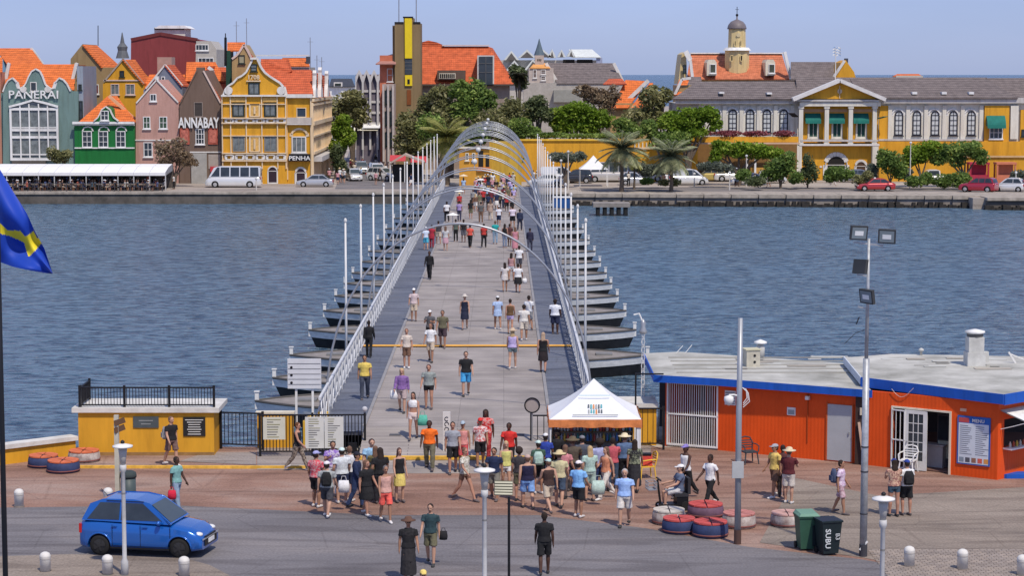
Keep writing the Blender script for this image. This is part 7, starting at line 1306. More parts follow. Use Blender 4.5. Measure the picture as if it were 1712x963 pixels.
PL = leafmat('palm_leaf', (0.16, 0.19, 0.05), (0.42, 0.42, 0.13), (0.6, 0.56, 0.25)); PL2 = leafmat('palm_leaf_grey', (0.14, 0.17, 0.10), (0.38, 0.41, 0.24), (0.58, 0.58, 0.36))
palm('date palm with spreading grey-green fronds nearest the white market tent', 1039, 314, 250, 248.5, 3.4, PL2, 60, 3, droop=0.62)
palm('date palm right of the first one, before the palace terrace corner', 1122, 314, 262, 248.5, 3.1, PL2, 52, 4, r=0.2, droop=0.62)
palm('yellow-green palm head standing behind the left side of the arches', 747, 300, 232, 264, 3.8, PL, 60, 5, r=0.3, droop=0.6)
palm('small palm sprouting behind the first date palm', 1060, 305, 268, 254, 1.7, PL, 18, 6, r=0.12)
palm('tall dark fan palm in front of the pale church', 868, 230, 128, 288, 1.5, leafmat('palm_dark', (0.02, 0.022, 0.012), (0.07, 0.065, 0.035), (0.13, 0.11, 0.06)), 30, 7, r=0.18, droop=1.4)
# ------------------------------------------------------------------ far quay: café, vehicles, furniture
f = Fac('cafe_awning', 'long white awning roof over the crowded waterside café', 'awning', 252, 140)
x0, x1 = f.x(-40), f.x(278); z0 = f.z(288); z1 = f.z(274, 4.5)
AW = mat('awning_canvas_white', (0.80, 0.80, 0.80), rough=0.7, var=0.04); aw = MB(); n = 12
for i in range(n):
    a = x0+(x1-x0)*i/n; b = x0+(x1-x0)*(i+1)/n-0.02
    aw = MB(); aw.add([(a, -0.6, z0), (b, -0.6, z0), (b, 2.0, z1-0.25), (a, 2.0, z1-0.25), (a, 4.8, z1), (b, 4.8, z1), (a, -0.6, z0-0.35), (b, -0.6, z0-0.35)], [(0, 1, 2, 3), (3, 2, 5, 4), (6, 7, 1, 0)]); aw.build('awning_panel', AW, f.t)
ed = MB(); ed.add([(x1, -0.6, z0), (x1, 2, z1-0.25), (x1, 4.8, z1), (x1, 4.8, z1-0.8), (x1, 1.5, z1-1.0), (x1, -0.6, z0-0.35)], [(0, 1, 2, 3, 4, 5)]); ed.build('awning_end', mat('awning_end_grey', (0.3, 0.31, 0.33)), f.t)
pmm_ = MB().bx(-0.05, 0.05, -0.05, 0.05, 0, z0).mesh('post', [mat('post_grey', (0.5, 0.5, 0.5))])
for i in range(13): inst('post', pmm_, f.t, (x0+(x1-x0)*i/12, -0.5, 0))
MB().bx(x0, x1, 4.9, 5.0, 0, z1-0.02).build('rear_screen', mat('cafe_shade', (0.10, 0.085, 0.075), scale=1.2, var=0.6), f.t)
cafX = (f.o.x+x0, f.o.x+x1)
rail('cafe_railing', Seg((cafX[0], 249.3), (cafX[1], 249.3)), 0.05, 0.95, 0.55, mat('rail_dark', (0.05, 0.05, 0.06)), 'dark railing along the water side of the waterside café', 'railing', 12, bar=0.05)
tm_ = MB().lathe([(0.4, 0.72), (0.4, 0.75)], 10).mesh('table_top', [mat('cafe_table', (0.3, 0.27, 0.22))]); tl_ = MB().lathe([(0.2, 0), (0.04, 0.05), (0.04, 0.72)], 8).mesh('table_leg', [BLACK])
cs_ = MB().bx(-0.2, 0.2, -0.2, 0.2, 0.42, 0.46).mesh('seat', [mat('cafe_chair', (0.14, 0.09, 0.06))]); cb_ = MB().bx(-0.2, 0.2, 0.18, 0.22, 0.46, 0.9).mesh('backrest', [mat('cafe_chair', (0.14, 0.09, 0.06))]); cl_ = MB().bx(-0.2, -0.17, -0.2, -0.17, 0, 0.42).bx(0.17, 0.2, -0.2, -0.17, 0, 0.42).bx(-0.2, -0.17, 0.17, 0.2, 0, 0.42).bx(0.17, 0.2, 0.17, 0.2, 0, 0.42).mesh('legs', [BLACK])
CAFESEATS = []
for i in range(34):
    x = cafX[0]+2.0+(i//2)*1.25+(i % 2)*0.5; y = 250.3+(i % 2)*1.7+(i % 3)*0.25
    if x > cafX[1]-0.5: break
    t = thing('cafe_table', 'small round table under the long white café awning', 'table', (x, y, 0), 0, 'tables of the waterside café'); inst('table_top', tm_, t); inst('table_leg', tl_, t)
    for s in (-1, 1):
        t = thing('cafe_chair', 'brown chair at a table under the long white café awning', 'chair', (x+s*0.5, y, 0), s*pi/2*-1, 'chairs of the waterside café'); t.rotation_euler = (0, 0, -s*pi/2); inst('seat', cs_, t); inst('backrest', cb_, t); inst('legs', cl_, t); CAFESEATS.append((x+s*0.5, y, -s*pi/2))
def vcar(style, col, label, px, py, rz, **k):
    c = G(px, py); return car(style, col, label, (c.x, c.y, 0), rz, **k)
SIL = (0.45, 0.46, 0.48); WHT = (0.72, 0.72, 0.70)
vcar('minibus', WHT, 'white minibus parked in front of the ochre corner building', 391, 313, pi, cat='minibus')
vcar('sedan', SIL, 'silver saloon car beside the ochre corner building', 527, 312, pi); vcar('hatch', WHT, 'white hatchback coming down the street', 592, 302, -1.3); vcar('van', WHT, 'white van with wide roof at the foot of the street', 630, 297, -1.4, cat='van'); vcar('suv', (0.35, 0.36, 0.36), 'grey car behind the white hatchback in the street', 604, 290, -1.4); vcar('sedan', WHT, 'white car by the blue parasol farther up the street', 592, 240, -1.3); vcar('van', WHT, 'white van farthest up the street', 594, 225, -1.3, cat='van'); vcar('suv', WHT, 'white car turning at the street foot behind the white poles', 640, 302, -0.6)
vcar('minibus', (0.55, 0.52, 0.48), 'beige minibus half hidden by the palm and white market tent', 1022, 304, pi, cat='minibus'); vcar('pickup', WHT, 'white pickup right of the first palm', 1078, 303, pi, cat='pickup'); vcar('van', WHT, 'white van right of the second palm', 1150, 309, 0.1, cat='van'); vcar('pickup', WHT, 'white pickup before the arcade columns', 1225, 303, 0.1, cat='pickup'); vcar('suv', (0.55, 0.42, 0.12), 'yellowish car between the white van and the pickup', 1185, 303, pi); vcar('sedan', WHT, 'low white car seen behind the loose bush tree', 1284, 301, pi)
vcar('sedan', (0.42, 0.03, 0.03), 'red saloon car on the quay under the feathery tree', 1463, 319, pi); vcar('suv', (0.40, 0.02, 0.04), 'dark red car by the red kiosk', 1636, 321, 2.6); vcar('hatch', WHT, 'white hatchback right of the dark red car', 1686, 320, 2.8); vcar('suv', (0.03, 0.03, 0.035), 'black car behind the white poles near the market tent', 962, 306, pi); vcar('van', WHT, 'white van partly behind the white poles', 935, 305, 0.0, cat='van'); vcar('hatch', (0.35, 0.02, 0.02), 'red car cut by the right picture edge', 1718, 317, pi)
vcar('sedan', (0.5, 0.5, 0.5), 'silver car half hidden between the two palms', 1100, 300, pi); vcar('suv', (0.05, 0.06, 0.09), 'dark car behind the pickup at the arcade', 1258, 299, pi); vcar('hatch', (0.6, 0.6, 0.58), 'pale hatchback behind the low dark shrub', 1290, 306, 0.0); vcar('sedan', (0.12, 0.12, 0.13), 'charcoal car left of the terrace pier', 1172, 298, 0)
vcar('sedan', WHT, 'white saloon just right of the bridge far end', 912, 311, pi); vcar('suv', (0.2, 0.03, 0.03), 'dark red car behind the black car', 975, 300, 0.0); vcar('hatch', (0.45, 0.46, 0.48), 'silver hatchback before the two palms', 1060, 309, 0.1); vcar('sedan', (0.66, 0.66, 0.66), 'pale saloon on the quay left of the loose bush tree', 1250, 309, pi); vcar('hatch', (0.2, 0.22, 0.26), 'slate hatchback right of the great arch', 1425, 304, pi); vcar('pickup', WHT, 'white pickup under the umbrella trees', 1560, 307, pi, cat='pickup')
t = thing('market_tent', 'white pointed market tent on the far quay beside the first palm', 'tent', tuple(G(992, 311))); pyramid(1.7, 2.1, 3.7, CANV, t)
for x in (-1.65, 1.65):
    for y in (-1.6, 1.6): MB().bx(x-0.03, x+0.03, y-0.03, y+0.03, 0, 2.15).build('leg', WHITE, t)
for px, c, lb in ((1637, (0.38, 0.03, 0.06), 'maroon kiosk behind the dark red car'), (1682, (0.55, 0.18, 0.10), 'coral framed kiosk at the right end of the far quay')):
    p = G(px, 306); t = thing('quay_kiosk', lb, 'kiosk', tuple(p)); m_ = mat('kiosk_%d' % px, c)
    for x in (-1.1, 1.1):
        for y in (0, 1.6): MB().bx(x-0.1, x+0.1, y-0.1, y+0.1, 0, 2.3).build('post', m_, t)
    MB().bx(-1.25, 1.25, -0.15, 1.75, 2.3, 2.55).build('roof', m_, t); MB().bx(-1.0, 1.0, 0.8, 0.9, 0.0, 2.29).build('wall', m_, t); MB().bx(-1.0, 1.0, -0.05, 0.3, 0.0, 1.0).build('counter', m_, t)
for i, (px, pt, pb) in enumerate(((1161, 292, 312), (1404, 262, 300), (1522, 240, 316), (1248, 262, 312), (1463, 300, 319), (950, 255, 318), (938, 270, 318), (428, 300, 318), (1220, 290, 318), (1699, 290, 320))):
    b = G(px, pb); hh = at(px, pt, b.y).z; t = thing('quay_lamp_post', 'slim pale post on the far quay %s' % ['between the second palm and the white van', 'in front of the great arch', 'tallest, between the umbrella trees and feathery tree', 'before the arcade', 'at the red saloon car', 'by the market tent with lamp head', 'left of the market tent', 'at the white minibus', 'beside the low dark shrub', 'by the white hatchback'][i], 'lamp post', (b.x, b.y+0.3, 0)); MB().tube([(0, 0, 0), (0, 0, hh)], [0.08, 0.05], 8).build('post', mat('post_pale', (0.58, 0.55, 0.5)), t); MB().ball((0, 0, hh+0.1), 0.16, 8).build('lamp_head', mat('lamp_pale', (0.6, 0.6, 0.58)), t)
# concrete platform on piles and blue hut at the right end of the bridge
p = G(1021, 341, -0.1); t = thing('mooring_platform', 'concrete platform standing on dark piles in the water by the far quay', 'platform', (p.x, p.y-1, 0)); MB().bx(-1.9, 1.9, -1.2, 1.6, -0.30, 0.12).build('platform_slab', mat('platform_concrete', (0.26, 0.235, 0.21), var=0.25), t)
for i in range(5):
    for y in (-0.9, 1.2): MB().bx(-1.55+i*0.72, -1.2+i*0.72, y-0.15, y+0.15, -2.5, -0.301).build('pile', mat('pile_black', (0.02, 0.02, 0.02)), t)
p = G(938, 345, -0.6); t = thing('harbour_booth', 'blue and white framed booth beside the far end of the bridge', 'booth', (p.x, p.y-3.5, 0)); MB().bx(-0.9, 0.9, -0.6, 0.6, -1.3, 0.55).build('body', mat('booth_blue', (0.02, 0.09, 0.28)), t)
for x in (-0.92, 0.92): MB().bx(x-0.07, x+0.07, -0.67, -0.601, -1.3, 0.62).build('frame_post', WHITE, t)
MB().bx(-0.98, 0.98, -0.68, 0.62, 0.551, 0.65).build('roof', WHITE, t)
# street stalls and parasols
def parasol(px, py, z, r, h, col, label, cat='parasol', group=None):
    g = G(px, py, z); t = thing('parasol', label, cat, tuple(g), 0, group); MB().tube([(0, 0, 0), (0, 0, h)], 0.025, 6).build('pole', STEEL, t)
    mb = MB(); n = 8; ap = (0, 0, h+0.25*r); rim = [(r*cos(2*pi*i/n), r*sin(2*pi*i/n), h-0.12*r) for i in range(n)]; mb.add([ap]+rim, [(0, 1+i, 1+(i+1) % n) for i in range(n)]); mb.build('canopy', cloth(col), t); return t
parasol(668, 262, 0, 2.2, 4.0, (0.05, 0.13, 0.27), 'large blue parasol at the tower foot'); parasol(838, 290, 0, 1.3, 2.3, (0.7, 0.68, 0.6), 'cream parasol in front of the fort gatehouse')
p = G(677, 305); t = thing('market_stall', 'gabled wooden market stall with white edged roof at the tower foot', 'stall', tuple(p)); MB().prism([(-2.0, 2.4), (0, 3.6), (2.4, 2.6), (2.4, 2.4), (0, 3.35), (-2.0, 2.2)], -0.5, 2.5).build('roof', mat('stall_roof', (0.45, 0.36, 0.30)), t)
for x in (-1.8, 0, 2.2): MB().bx(x-0.06, x+0.06, -0.4, -0.28, 0, 2.6).build('post', WHITE, t)
MB().bx(-1.6, 2.1, 1.5, 1.6, 0, 2.2).build('rear_wall', mat('stall_dark', (0.03, 0.03, 0.03)), t)
for i, (px, py, c) in enumerate(((665, 262, (0.5, 0.06, 0.07)), (700, 264, (0.5, 0.06, 0.07)), (612, 212, (0.7, 0.66, 0.52)), (626, 208, (0.7, 0.7, 0.68)))):
    g = at(px, py, 275 if i < 2 else 330); t = thing('street_awning', ['red awning at the tower foot', 'red awning among the trees right of the tower', 'cream awning up the street', 'white awning by the pilastered wing'][i], 'awning', (g.x, g.y, 0)); z = g.z; w_ = 1.0 if i < 2 else 1.8
    MB().add([(-w_, -.8, z-0.5), (w_, -.8, z-0.5), (w_, .8, z+0.2), (-w_, .8, z+0.2)], [(0, 1, 2, 3)]).build('canopy', cloth(c), t); 
    for x in (-w_+.1, w_-.1): MB().tube([(x, -.7, 0), (x, -.7, z-0.5)], 0.05, 6).build('post', WHITE, t)
# ------------------------------------------------------------------ people
POSES = {
 'stand': dict(hl=3, hr=-3, kl=0, kr=2, sl=4, sr=2, al=8, ar=8, el=14, er=12),
 'relax': dict(hl=10, hr=-3, kl=16, kr=0, sl=-4, sr=8, al=10, ar=9, el=25, er=30),
 'walka': dict(hl=26, hr=-20, kl=6, kr=22, sl=-22, sr=22, al=7, ar=7, el=18, er=28),
 'walkb': dict(hl=-20, hr=26, kl=22, kr=6, sl=22, sr=-22, al=7, ar=7, el=28, er=18),
 'stepa': dict(hl=14, hr=-11, kl=10, kr=14, sl=-10, sr=12, al=8, ar=8, el=14, er=20),
 'stepb': dict(hl=-11, hr=14, kl=14, kr=10, sl=12, sr=-10, al=8, ar=8, el=20, er=14),
 'phone': dict(hl=4, hr=-2, kl=0, kr=0, sl=22, sr=28, al=10, ar=10, el=88, er=92, inn=26, head=18),
 'reach': dict(hl=6, hr=-6, kl=4, kr=4, sl=40, sr=6, al=10, ar=12, el=40, er=25, lean=12),
 'sit': dict(hl=84, hr=82, kl=84, kr=84, sl=32, sr=34, al=8, ar=8, el=40, er=42, lean=-4),
}
def rx(v, a, c=Vector((0, 0, 0))):
    d = v-c; return c+Vector((d.x, d.y*cos(a)-d.z*sin(a), d.y*sin(a)+d.z*cos(a)))
def skeleton(P):
    g = lambda k, d=0: radians(P.get(k, d)); J = {}
    def leg(h, k): return 0.43*cos(h)+0.42*cos(h-k)
    hz = 0.08+(max(leg(g('hl'), g('kl')), leg(g('hr'), g('kr'))) if P.get('hl', 0) < 60 else 0.40)
    J['hz'] = hz
    for s, a in ((1, 'l'), (-1, 'r')):
        h = g('h'+a); k = g('k'+a); hip = Vector((s*0.092, 0, hz)); kn = hip+0.43*Vector((s*0.03, -sin(h), -cos(h))); an = kn+0.42*Vector((0, -sin(h-k), -cos(h-k)))
        if P.get('hl', 0) > 60: an.z = 0.08
        fp = min(0, (h-k))*0.8; J['hip'+a], J['kn'+a], J['an'+a] = hip, kn, an
        def ft(dy, dz): return an+Vector((0, dy*cos(fp)-dz*sin(fp), dy*sin(fp)+dz*cos(fp)))
        J['foot'+a] = [ft(0.055, -0.035), ft(0.0, -0.035), ft(-0.10, -0.05), ft(-0.175, -0.06)]
    c = Vector((0, 0, hz)); ln = -g('lean')
    def T(x, y, z): return rx(Vector((x, y, hz+z)), -ln*-1 if False else -ln*-1, c) if False else c+Vector((x, y*cos(ln)+z*sin(ln), -y*sin(ln)+z*cos(ln)))
    J['T'] = T
    for s, a in ((1, 'l'), (-1, 'r')):
        sh = T(s*0.182, 0.0, 0.485); ab = g('a'+a); sf = g('s'+a); e = g('e'+a); inn = g('inn')
        el = sh+0.285*Vector((s*sin(ab), -sin(sf)*cos(ab), -cos(sf)*cos(ab))); a2 = ab*0.5-inn
        d = Vector((s*sin(a2), -sin(sf+e)*cos(a2), -cos(sf+e)*cos(a2))); wr = el+0.25*d
        J['sh'+a], J['el'+a], J['wr'+a], J['hd'+a] = sh, el, wr, d
    return J
def ell(c, rx_, ry_, ln=0.0): return (c, Vector((rx_, 0, 0)), Vector((0, ry_*cos(ln), -ry_*sin(ln)*-1 if False else 0)))
def limb(mb, pts, rad):
    pts = [Vector(p) for p in pts]; rings = []; n = len(pts)
    for i, p in enumerate(pts):
        t = (pts[min(i+1, n-1)]-pts[max(i-1, 0)]).normalized(); ax = Vector((1, 0, 0)); ax = (ax-t*ax.dot(t)).normalized(); ay = t.cross(ax).normalized()
        r = rad[i]; r = r if isinstance(r, tuple) else (r, r); rings.append((p, ax*r[0], ay*r[1]))
    mb.loft(rings)
def remesh(mb, name, voxel, ratio, wob=0.0):
    me = mb.mesh('tmp'); o = bpy.data.objects.new('tmp', me); COL.objects.link(o)
    m = o.modifiers.new('r', 'REMESH'); m.mode = 'VOXEL'; m.voxel_size = voxel; m2 = o.modifiers.new('s', 'SMOOTH'); m2.factor = 0.6; m2.iterations = 2
    m3 = o.modifiers.new('d', 'DECIMATE'); m3.ratio = ratio
    dg = bpy.context.evaluated_depsgraph_get(); dg.update(); me2 = bpy.data.meshes.new_from_object(o.evaluated_get(dg)); me2.name = name
    bpy.data.objects.remove(o); bpy.data.meshes.remove(me)
    if wob:
        for v in me2.vertices: nv = noise.noise_vector(v.co*11)*wob; v.co += nv
    me2.polygons.foreach_set('use_smooth', [True]*len(me2.polygons)); return me2
SKM = mat('skin_mesh_slot', (0.4, 0.25, 0.18)); MEY = mat('eye_dark', (0.03, 0.02, 0.02)); MLP = mat('lip', (0.30, 0.10, 0.08))
PC = {}
def part(pose, kind, lod):
    key = (pose, kind, lod)
    if key in PC: return PC[key]
    J = skeleton(POSES[pose]); T = J['T']; mb = MB(); seated = POSES[pose].get('hl', 0) > 60
    vox, rat = ((0.014, 0.30) if lod else (0.026, 0.42))
    def torso(ex, top=0.54, low=-0.07, flare=0.0):
        st = [(-0.08, .155, .108), (0.0, .168, .118), (0.08, .158, .108), (0.16, .142, .100), (0.26, .152, .108), (0.36, .168, .118), (0.43, .176, .110), (0.475, .150, .092), (0.505, .105, .075), (0.535, .070, .060)]
        P = []; R = []
        for z, a, b in st:
            if z < low-1e-6 or z > top+1e-6: continue
            fl_ = flare*max(0, 0.2-z); P.append(T(0, 0.0, z)); R.append((a+ex+fl_, b+ex+fl_))
        limb(mb, P, R)
    def arm(a, ex, frac, cuff=0.0):
        sh, el, wr = J['sh'+a], J['el'+a], J['wr'+a]; s = 1 if a == 'l' else -1; P = [T(s*0.10, 0, 0.455), T(s*0.150, 0, 0.458), sh.lerp(el, 0.12), sh.lerp(el, 0.35)]; R = [.040+ex*0.6, .050+ex*0.6, .052+ex*0.85, .049+ex]
        if frac <= 0.6: P.append(sh.lerp(el, frac)); R.append(.047+ex+cuff)
        else:
            P += [sh.lerp(el, 0.8), el]; R += [.043+ex, .040+ex]
            if frac > 1: P += [el.lerp(wr, 0.3), el.lerp(wr, 0.7), wr.lerp(el, 0.0 if ex == 0 else 0.08)]; R += [.041+ex, .034+ex, (.027 if ex == 0 else .030)+ex]
        limb(mb, P, R)
    def leg(a, ex, frac, cuff=0.0):
        h, k, n = J['hip'+a], J['kn'+a], J['an'+a]; P = [h+Vector((0, 0, 0.05)), h.lerp(k, 0.12), h.lerp(k, 0.45)]; R = [.088+ex, .090+ex, .078+ex]
        if frac < 1: P.append(h.lerp(k, frac)); R.append(.068+ex+cuff)
        else:
            P += [h.lerp(k, 0.8), k]; R += [.062+ex, .056+ex]
            if frac > 1: 
                P += [k.lerp(n, 0.25)+Vector((0, 0.012, 0)), k.lerp(n, 0.6), n]; R += [.060+ex, .048+ex, .037+ex+cuff]
        limb(mb, P, R)
    hd = T(0, -0.012-0.001*POSES[pose].get('head', 0), 0.685)
    if kind == 'body':
        torso(0); 
        for a in 'lr':
            arm(a, 0, 2); leg(a, 0, 2); limb(mb, J['foot'+a], [.036, (.040, .045), (.046, .032), (.036, .018)])
            wr, d = J['wr'+a], J['hd'+a]; s = 1 if a == 'l' else -1; side = Vector((1, 0, 0)); side = (side-d*side.dot(d)).normalized(); up = d.cross(side).normalized()
            limb(mb, [wr, wr+d*0.035, wr+d*0.085], [.027, (.024, .036), (.020, .040)])
            if lod:
                for q, (o_, l_) in enumerate(((-.030, .062), (-.010, .075), (.010, .070), (.029, .055))):
                    b = wr+d*0.083+up*o_; cd = (d-side*s*0.35).normalized(); mb.tube([b, b+d*l_*0.5, b+d*l_*0.5+cd*l_*0.5], [.0105, .010, .007], 6)
                b = wr+d*0.03-up*0.03; mb.tube([b, b+(d*0.6-up*0.8)*0.035, b+(d*0.6-up*0.8)*0.035+d*0.03], [.013, .012, .008], 6)
        limb(mb, [T(0, 0.01, 0.50), T(0, 0.0, 0.56), hd-Vector((0, 0, 0.06))], [(.060, .058), .054, .055])
        limb(mb, [hd+Vector((0, -0.02, -0.115)), hd+Vector((0, -0.028, -0.10)), hd+Vector((0, -0.018, -0.06)), hd+Vector((0, -0.004, 0.0)), hd+Vector((0, 0.004, 0.05)), hd+Vector((0, 0.006, 0.095)), hd+Vector((0, 0.006, 0.118))], [(.02, .02), (.036, .040), (.058, .078), (.073, .094), (.076, .096), (.055, .072), (.018, .02)])
        if lod:
            mb.tube([hd+Vector((0, -.088, 0.005)), hd+Vector((0, -.112, -0.035)), hd+Vector((0, -.095, -0.045))], [.008, .016, .012], 6)
            for s in (-1, 1): mb.tube([hd+Vector((s*.072, .01, -.025)), hd+Vector((s*.084, .018, .012))], [.012, .018], 6)
        me = remesh(mb, 'person', vox, rat); me.materials.append(SKM); me.materials.append(MEY); me.materials.append(MLP)
        if lod:
            for p in me.polygons:
                c = p.center-hd
                if p.normal.y < -0.25:
                    if abs(c.z-0.006) < 0.013 and 0.014 < abs(c.x) < 0.048 and c.y < -0.05: p.material_index = 1
                    if abs(c.z+0.068) < 0.010 and abs(c.x) < 0.026 and c.y < -0.05: p.material_index = 2
    else:
        w = 0.012 if lod else 0.006
        if kind in ('tshirt', 'longshirt', 'tank', 'crop', 'tunic'):
            low = {'crop': 0.26, 'tunic': -0.08}.get(kind, -0.0); torso(0.020, 0.475 if kind == 'tank' else 0.535, low, 0.10 if kind != 'crop' else 0)
            if kind == 'tunic': limb(mb, [T(0, 0, 0.0), T(0, 0, -0.12), T(0, 0, -0.22)], [(.195, .15), (.21, .165), (.22, .175)])
            if kind not in ('tank', 'crop'):
                for a in 'lr': arm(a, 0.017, 2 if kind == 'longshirt' else 0.6, 0.010)
        elif kind in ('shorts', 'pants', 'hotpants'):
            torso(0.018, 0.09, -0.08)
            for a in 'lr': leg(a, 0.018 if kind != 'hotpants' else 0.010, {'shorts': 0.88, 'pants': 2, 'hotpants': 0.40}[kind], 0.02 if kind == 'shorts' else 0.012)
        elif kind in ('skirt', 'dress', 'longdress'):
            mid = (J['knl']+J['knr'])/2; my = mid.y*0.5; sp = abs(J['knl'].y-J['knr'].y)*0.5; c0 = T(0, 0, 0.08); z1 = J['hz']-(0.40 if kind != 'longdress' else 0.72)
            if seated: limb(mb, [c0, T(0, -0.1, 0.0), mid], [(.17, .13), (.19, .14), (.2, .12)])
            else: limb(mb, [c0, T(0, 0, 0.0), Vector((0, my*0.5, (c0.z+z1)/2)), Vector((0, my, z1))], [(.160, .122), (.19, .142), (.205, .165+sp*0.5), (.225, .18+sp*0.8)])
            if kind != 'skirt': torso(0.020, 0.475, 0.0)
        elif kind in ('shoel', 'shoer'):
            a = kind[-1]; F_ = J['foot'+a]; limb(mb, [F_[0]+Vector((0, .02, 0)), F_[1], F_[2], F_[3]+Vector((0, -.015, 0))], [(.030, .040), (.044, .052), (.054, .040), (.035, .024)]); w = 0
        elif kind == 'hair': limb(mb, [hd+Vector((0, .045, -.075)), hd+Vector((0, .035, -.02)), hd+Vector((0, .020, .045)), hd+Vector((0, .012, .095)), hd+Vector((0, .010, .135))], [(.05, .05), (.082, .078), (.088, .094), (.072, .086), (.02, .02)])
        elif kind == 'longhair':
            limb(mb, [T(0, .085, .36), T(0, .075, .50), hd+Vector((0, .052, -.06)), hd+Vector((0, .022, .045)), hd+Vector((0, .012, .098)), hd+Vector((0, .010, .138))], [(.06, .03), (.10, .045), (.092, .07), (.092, .098), (.074, .088), (.02, .02)])
        elif kind == 'afro': mb.ball(tuple(hd+Vector((0, .035, .04))), 0.135, 14)
        elif kind == 'bun': mb.ball(tuple(hd+Vector((0, .06, .12))), 0.052, 10); limb(mb, [hd+Vector((0, .045, -.075)), hd+Vector((0, .035, -.02)), hd+Vector((0, .020, .045)), hd+Vector((0, .012, .095)), hd+Vector((0, .010, .132))], [(.05, .05), (.080, .076), (.086, .092), (.070, .084), (.02, .02)])
        elif kind == 'cap': limb(mb, [hd+Vector((0, .008, .035)), hd+Vector((0, .008, .075)), hd+Vector((0, .008, .115)), hd+Vector((0, .008, .138))], [(.088, .106), (.088, .106), (.066, .082), (.02, .02)]); mb.bx(-.06, .06, hd.y-.17, hd.y-.05, hd.z+.04, hd.z+.062)
        elif kind == 'sunhat': mb.lathe([(.20, .045), (.205, .06), (.10, .085), (.092, .14), (.05, .165), (.01, .17)], 20, c=(hd.x, hd.y+.008, hd.z))
        if kind in ('hair', 'longhair', 'afro', 'bun', 'cap', 'sunhat'): w = 0.003
        nm = {'shoel': 'shoe', 'shoer': 'shoe', 'longhair': 'hair', 'afro': 'hair', 'bun': 'hair', 'longshirt': 'shirt', 'tshirt': 'shirt', 'crop': 'top', 'tank': 'top', 'longdress': 'dress', 'hotpants': 'shorts', 'sunhat': 'hat'}.get(kind, kind)
        if kind == 'sunhat': me = mb.mesh(nm, [], True)
        else: me = remesh(mb, nm, vox if kind[:4] not in ('shoe', 'hair', 'long', 'cap') else vox*0.8, 0.35 if lod else 0.5, w)
        me.materials.append(SKM)
    PC[key] = me; return me
NAMES = {'shoel': 'shoe', 'shoer': 'shoe', 'longhair': 'hair', 'afro': 'hair', 'bun': 'hair', 'longshirt': 'shirt', 'tshirt': 'shirt', 'crop': 'top', 'tank': 'top', 'longdress': 'dress', 'hotpants': 'shorts', 'sunhat': 'hat'}
SKIN = [(0.50, 0.29, 0.20), (0.36, 0.19, 0.12), (0.16, 0.075, 0.045), (0.075, 0.035, 0.024), (0.44, 0.23, 0.155)]
def person(loc, face, pose, top, bottom, head, skin=0, label='', group=None, lod=1, scale=1.0, wide=1.0, shoes=(0.5, 0.5, 0.5), hair=None):
    """face: degrees, 0 toward the street camera side, 180 away; top/bottom/head: (kind, colour)"""
    def put(kind, col, parent):
        o = inst(NAMES.get(kind, kind), part(pose, kind, lod), parent); o.material_slots[0].link = 'OBJECT'; o.material_slots[0].material = cloth(col) if kind != 'body' else mat('skin_%d' % skin, SKIN[skin], rough=0.6, var=0.06); return o
    b = put('body', (0, 0, 0), None); b.name = 'person'; b.location = loc; b.rotation_euler = (0, 0, radians(face)); b.scale = (scale*wide, scale*wide, scale)
    tag(b, label, 'person', group)
    if top: put(top[0], top[1], b)
    if bottom: put(bottom[0], bottom[1], b)
    if head:
        for k, c in (head if isinstance(head, list) else [head]): put(k, c, b)
    if lod:
        for k in ('shoel', 'shoer'): put(k, shoes, b)
    return b
BK = (0.018, 0.018, 0.02); NV = (0.02, 0.03, 0.075); WT = (0.72, 0.72, 0.72); GR = (0.28, 0.28, 0.28); BEI = (0.52, 0.43, 0.33); DKH = (0.03, 0.02, 0.016); BLD = (0.48, 0.34, 0.18); GRH = (0.4, 0.38, 0.36); RD = (0.60, 0.035, 0.03); LB = (0.25, 0.45, 0.75); DJ = (0.05, 0.075, 0.12); OLV = (0.15, 0.14, 0.085); PKC = (0.70, 0.28, 0.26); PUR = (0.18, 0.08, 0.30); LIL = (0.48, 0.40, 0.66); BRN = (0.16, 0.09, 0.06); STR = (0.62, 0.50, 0.28); TEALC = (0.02, 0.34, 0.33); YLC = (0.72, 0.55, 0.16)
h = lambda c=DKH: ('hair', c); lh = lambda c=DKH: ('longhair', c); cap = lambda c=WT: [('cap', c), ('hair', DKH)]; sh = lambda c=STR: [('sunhat', c), ('hair', BRN)]
